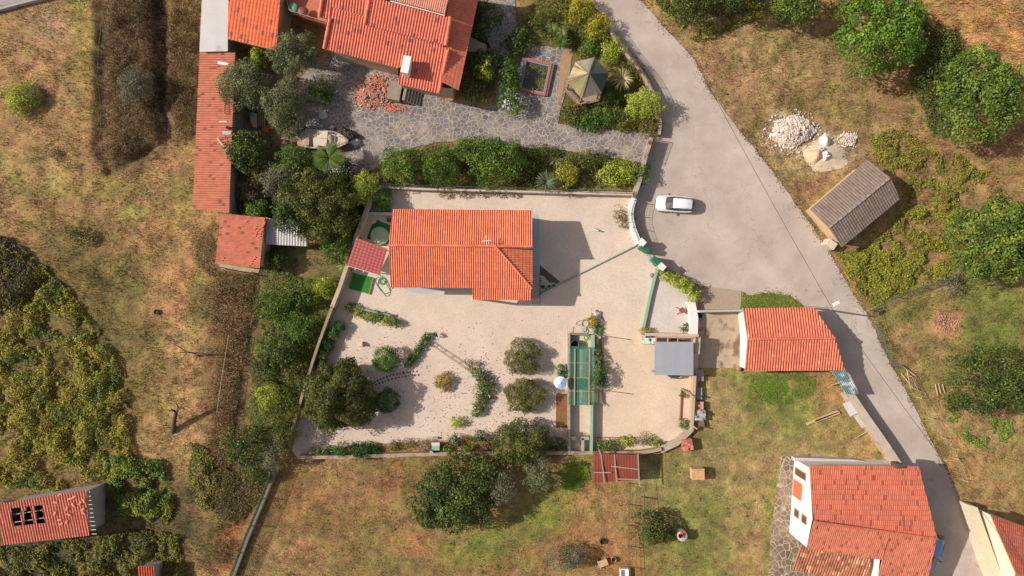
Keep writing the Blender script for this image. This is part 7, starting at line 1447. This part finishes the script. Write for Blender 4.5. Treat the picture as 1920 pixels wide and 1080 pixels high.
def thicket(name, poly, hmax, n, pal, label, seed, ls=.2, asp=.55, patch=40, thr=.0, edge=18, jag=9, hmin=.1, spread=.6, hp=1.0):
    """bramble or vine cover over an area: leaves on a lumpy canopy surface"""
    rs = np.random.RandomState(seed); pr = ragged(poly, jag, 8, seed); xs_ = [q[0] for q in pr]; ys_ = [q[1] for q in pr]
    x = rs.uniform(min(xs_), max(xs_), n); y = rs.uniform(min(ys_), max(ys_), n); k = inpoly(x, y, pr) & ~blocked(x, y); x, y = x[k], y[k]
    e = np.full(len(x), 1e9); q = pr[::2]; Q = np.array(q)
    for i in range(len(Q)):
        a, b = Q[i], Q[(i + 1) % len(Q)]; ab = b - a; t = np.clip(((x - a[0]) * ab[0] + (y - a[1]) * ab[1]) / (ab @ ab + 1e-9), 0, 1); e = np.minimum(e, np.hypot(x - a[0] - ab[0] * t, y - a[1] - ab[1] * t))
    f = fbm(x + seed * 50, y + seed * 20, patch, 5); k = f > thr; x, y, e, f = x[k], y[k], e[k], f[k]; nn = len(x)
    g = fbm(x - seed * 33, y, 17, 3); z = hmin + hmax * np.clip((f - thr) / (.75 - thr), 0, 1) ** hp * (.45 + g) * np.clip(e / edge, .25, 1) ** .5; z = z * (1 - rs.rand(nn) ** 2.2 * .55) + rs.normal(0, .04, nn)
    P = np.stack([(x - 960) / S, (540 - y) / S, np.maximum(z, .05) + terrain(x, y)], 1); pc = np.array([C(*c) for c in pal]); ii = np.clip((fbm(x + 900, y + seed, 24, 3) * 1.7 - .35) * len(pc) + rs.normal(0, .6, nn), 0, len(pc) - 1).astype(int)
    col = pc[ii] * rs.uniform(.7, 1.35, (nn, 1)); nv = np.tile([-.35, 0, 1.], (nn, 1))
    return tag(quadmesh(name, leaves(P, nv, ls, rs, asp, spread), col * 1.45, leafmat()), kind='stuff', label=label)
GRN = [(96, 112, 40), (136, 138, 46), (164, 152, 54), (112, 126, 44)]
thicket('bramble_thicket', [(-40, 450), (30, 470), (60, 480), (130, 540), (170, 600), (205, 640), (232, 700), (242, 760), (250, 830), (250, 870), (180, 900), (100, 915), (-40, 920)], .95, 96000, [(88, 102, 36), (112, 120, 38), (144, 142, 44), (164, 152, 52), (122, 110, 46)], 'wide yellow-green bramble thicket at the left edge', 2, ls=.19, edge=5, patch=26, hp=.8, thr=.41, spread=.6)
thicket('bramble_thicket', [(-40, 430), (20, 450), (60, 480), (90, 520), (40, 580), (-40, 590)], 1.5, 9000, [(70, 62, 40), (90, 82, 48), (64, 70, 34)], 'dark brown bramble at the upper end of the left thicket', 3, ls=.22)
thicket('bramble_thicket', [(190, 850), (240, 852), (300, 858), (318, 900), (322, 960), (318, 1000), (270, 980), (230, 960), (205, 900)], 1.5, 12000, [(84, 110, 36), (110, 130, 44), (136, 140, 50)], 'green bramble mass right of the derelict shed', 4, ls=.24, edge=12, hp=.7, thr=.36, patch=34)
thicket('bramble_thicket', [(-40, 1028), (60, 1022), (170, 1008), (260, 990), (330, 1000), (370, 1110), (-40, 1110)], 1.1, 36000, [(72, 80, 34), (100, 104, 42), (136, 128, 48), (88, 96, 40)], 'dark green and yellow brambles along the lower left edge', 5, ls=.2, patch=26, thr=.38)
thicket('bramble_thicket', [(358, 830), (392, 840), (408, 900), (400, 960), (372, 950), (356, 900)], 1.1, 6000, [(96, 110, 44), (120, 124, 50), (130, 112, 60)], 'narrow green bramble between the track and the brown scrub', 6, ls=.22)
thicket('dry_scrub', [(200, -40), (284, -40), (288, 100), (300, 230), (260, 290), (207, 308), (200, 200), (198, 60)], 1.2, 26000, [(120, 96, 66), (96, 74, 52), (146, 124, 88), (104, 92, 58), (84, 64, 46)], 'tangled brown scrub strip left of the long shed', 7, ls=.3, asp=.14, spread=1.2, edge=10, patch=34, hp=.6)
thicket('dry_scrub', [(322, -40), (372, -40), (370, 100), (362, 250), (330, 262), (318, 120)], 1.0, 12000, [(124, 98, 62), (106, 84, 54), (140, 128, 76), (100, 58, 44)], 'reddish-brown scrub between the dark gully and the long shed', 8, ls=.28, asp=.16, spread=1.2, patch=30)
thicket('dry_scrub', [(400, 505), (480, 515), (476, 600), (452, 700), (440, 800), (425, 880), (392, 870), (400, 760), (412, 640), (396, 560)], .9, 22000, [(142, 112, 76), (116, 90, 62), (158, 130, 94), (104, 84, 54), (92, 96, 46)], 'brown dead scrub strip down the left of the narrow plot', 9, ls=.26, asp=.18, spread=1.1, patch=34)
thicket('dry_scrub', [(392, 420), (408, 410), (404, 500), (396, 520), (370, 500), (360, 460)], .6, 4000, [(104, 90, 60), (130, 110, 80)], 'scrub beside the left wall of the small tiled shed', 10, ls=.22, asp=.2, spread=1.1)
thicket('dry_scrub', [(380, 870), (430, 880), (500, 880), (480, 940), (440, 990), (410, 960)], .9, 12000, [(112, 100, 60), (96, 84, 52), (110, 110, 50), (134, 116, 72)], 'brown and green scrub left of the netting fence', 11, ls=.22, asp=.3, spread=1)
thicket('ground_cover', [(490, 520), (600, 515), (640, 540), (615, 600), (580, 700), (540, 830), (470, 840), (470, 720), (488, 600)], .8, 30000, [(78, 96, 40), (104, 116, 50), (124, 122, 60), (96, 124, 44)], 'rough green undergrowth filling the narrow plot left of the yard', 12, ls=.16, patch=36, thr=.36)
thicket('ground_cover', [(436, 300), (640, 300), (700, 350), (668, 440), (600, 455), (500, 420), (436, 400)], 1.0, 20000, [(84, 84, 42), (104, 96, 56), (78, 88, 40)], 'undergrowth beneath the dense grove', 13, ls=.2, asp=.35, spread=.9)
thicket('ground_cover', [(715, 300), (740, 285), (860, 268), (960, 268), (1100, 292), (1205, 312), (1190, 352), (960, 350), (716, 344)], .6, 20000, [(78, 92, 38), (110, 108, 48), (140, 124, 66), (90, 110, 40)], 'mixed low plants filling the bed between the drive and the yard', 14, ls=.16, patch=26, thr=.3)
thicket('ground_cover', [(1060, 200), (1052, 235), (1130, 244), (1225, 250), (1236, 220), (1228, 180), (1190, 125), (1160, 85), (1130, 50), (1105, 20), (1080, -30), (985, -30), (1000, 60), (1060, 90), (1080, 110), (1145, 135), (1130, 180), (1092, 190)], .7, 30000, [(86, 96, 40), (112, 112, 48), (146, 136, 66), (100, 124, 44)], 'mixed low plants of the upper garden around the gazebo', 15, ls=.15, patch=30, thr=.38)
thicket('pond_weed', [(987, 115), (1026, 122), (1016, 170), (982, 164)], .2, 1400, [(150, 144, 92), (110, 120, 80), (196, 176, 110)], 'pale weeds choking the pond', 16, ls=.14, asp=.4, jag=1, thr=.3) if False else None
VN = [(126, 132, 44), (156, 148, 48), (106, 116, 40), (136, 122, 50)]
thicket('vine_cover', [(1630, 250), (1700, 250), (1790, 290), (1850, 300), (1870, 340), (1800, 360), (1730, 350), (1680, 330), (1640, 300)], .6, 15000, VN, 'yellow-green vine patches above the brown-grey shed', 17, ls=.18, patch=18, thr=.47, jag=16)
thicket('vine_cover', [(1700, 330), (1790, 350), (1800, 420), (1790, 520), (1700, 540), (1640, 580), (1600, 540), (1575, 480), (1600, 466), (1650, 440), (1690, 400)], .75, 42000, VN, 'yellow-green vine cover right of the brown-grey shed', 18, ls=.18, patch=20, thr=.44, jag=14)
thicket('vine_cover', [(1565, 475), (1620, 462), (1660, 470), (1680, 540), (1640, 580), (1600, 540)], 1.1, 12000, VN, 'dense vine mass at the road side below the brown-grey shed', 19, ls=.2, patch=30, thr=.3)
thicket('weed_patch', [(1740, 740), (1800, 770), (1900, 790), (1900, 860), (1840, 850), (1780, 800)], .4, 7000, [(120, 150, 50), (100, 130, 44)], 'bright weeds below the dark round tree', 20, ls=.18, patch=18, thr=.55)
thicket('weed_patch', [(1250, -30), (1440, -30), (1430, 30), (1360, 60), (1300, 80), (1270, 50), (1225, 10)], .9, 14000, [(80, 78, 40), (104, 100, 46), (150, 146, 48), (70, 84, 40)], 'dark verge plants at the top across the road', 21, ls=.2, patch=24, thr=.4)
thicket('weed_patch', [(1740, 60), (1790, 60), (1800, 160), (1780, 260), (1740, 240), (1700, 140)], .7, 9000, [(70, 84, 38), (92, 104, 44)], 'dark undergrowth between the two big trees at the top right', 22, ls=.2)
thicket('grass_island', [(1388, 546), (1440, 550), (1480, 555), (1500, 570), (1506, 578), (1388, 578)], .12, 9000, [(112, 134, 48), (140, 148, 70), (96, 124, 42)], 'tuft of green verge grass above the white barn', 23, ls=.1, jag=2, edge=4)
thicket('grass_island', [(1400, 700), (1470, 698), (1530, 704), (1520, 740), (1460, 760), (1400, 745)], .08, 9000, [(92, 128, 36), (112, 142, 44)], 'green lawn patch below the white barn', 24, ls=.09, jag=10, patch=20, thr=.35)
thicket('weed_patch', [(1058, 866), (1100, 870), (1105, 900), (1080, 925), (1055, 915)], .1, 3000, [(120, 160, 36), (100, 140, 34)], 'vivid green weeds right of the small olive below the bottom wall', 25, ls=.1, jag=6)

def litter():
    rs = np.random.RandomState(77); n = 5200; x = rs.uniform(560, 1060, n); y = rs.uniform(590, 850, n); w0 = np.zeros(n)
    for cx, cy, r, q in ((700, 740, 70, .5), (910, 720, 60, .9), (985, 705, 60, .8), (600, 820, 50, 1), (965, 800, 70, .9), (850, 780, 90, .35), (740, 700, 60, .4)): w0 = np.maximum(w0, q * np.clip(1.3 - np.hypot(x - cx, y - cy) / r, 0, 1))
    k = (rs.rand(n) < w0 + .05) & inpoly(x, y, yard); x, y = x[k], y[k]; m = len(x); P = np.stack([(x - 960) / S, (540 - y) / S, np.full(m, .06)], 1); c = np.array([C(120, 92, 64), C(150, 118, 78), C(96, 84, 56)])[rs.randint(0, 3, m)]
    tag(quadmesh('leaf_litter', leaves(P, np.tile([0, 0, 1.], (m, 1)), .13, rs, .6, .2), c, leafmat()), kind='stuff', label='fallen leaves scattered on the gravel')
    # footprints, laid as small dark stones, between the big tree and the slanting hedge
    mb = MB(); r2 = random.Random(6)
    for i in range(30):
        t = i / 29; p = G(696 + 88 * t + r2.uniform(-1, 1), 722 - 22 * t - 5 * math.sin(t * 3) + (3.5 if i % 2 else -3.5), 0); p.z = .05; mb.stone(p, .13, r2)
    tag(mb.build('footprint_stones', plain('footprint_dark', C(130, 106, 90), .9, .2)), kind='stuff', label='dark footprints laid as small stones between the big tree and the slanting hedge')
litter()

def grit():
    """loose earth, gravel and dead leaves spilled along the road edges"""
    rs = np.random.RandomState(31); E = np.array(ragged(road, 2.2, 7, 4 * 13)); n = 9000; i = rs.randint(0, len(E), n); t = rs.rand(n)[:, None]; p = E[i] * (1 - t) + E[(i + 1) % len(E)] * t + rs.normal(0, 1, (n, 2)) * rs.choice([2.5, 6, 11], (n, 1), p=[.6, .3, .1])
    k = (p[:, 0] > -20) & (p[:, 0] < 1940) & (p[:, 1] > -20) & (p[:, 1] < 1100) & (vnoise(p[:, 0], p[:, 1], 26) > .35); p = p[k]; m = len(p)
    P = np.stack([(p[:, 0] - 960) / S, (540 - p[:, 1]) / S, np.full(m, .045)], 1); c = np.array([C(176, 138, 98), C(150, 118, 80), C(196, 168, 130), C(120, 110, 66)])[rs.randint(0, 4, m)] * rs.uniform(.8, 1.1, (m, 1))
    tag(quadmesh('road_grit', leaves(P, np.tile([0, 0, 1.], (m, 1)), .12, rs, .75, .15), c, leafmat()), kind='stuff', label='grit and dead leaves along the road edges')
grit()
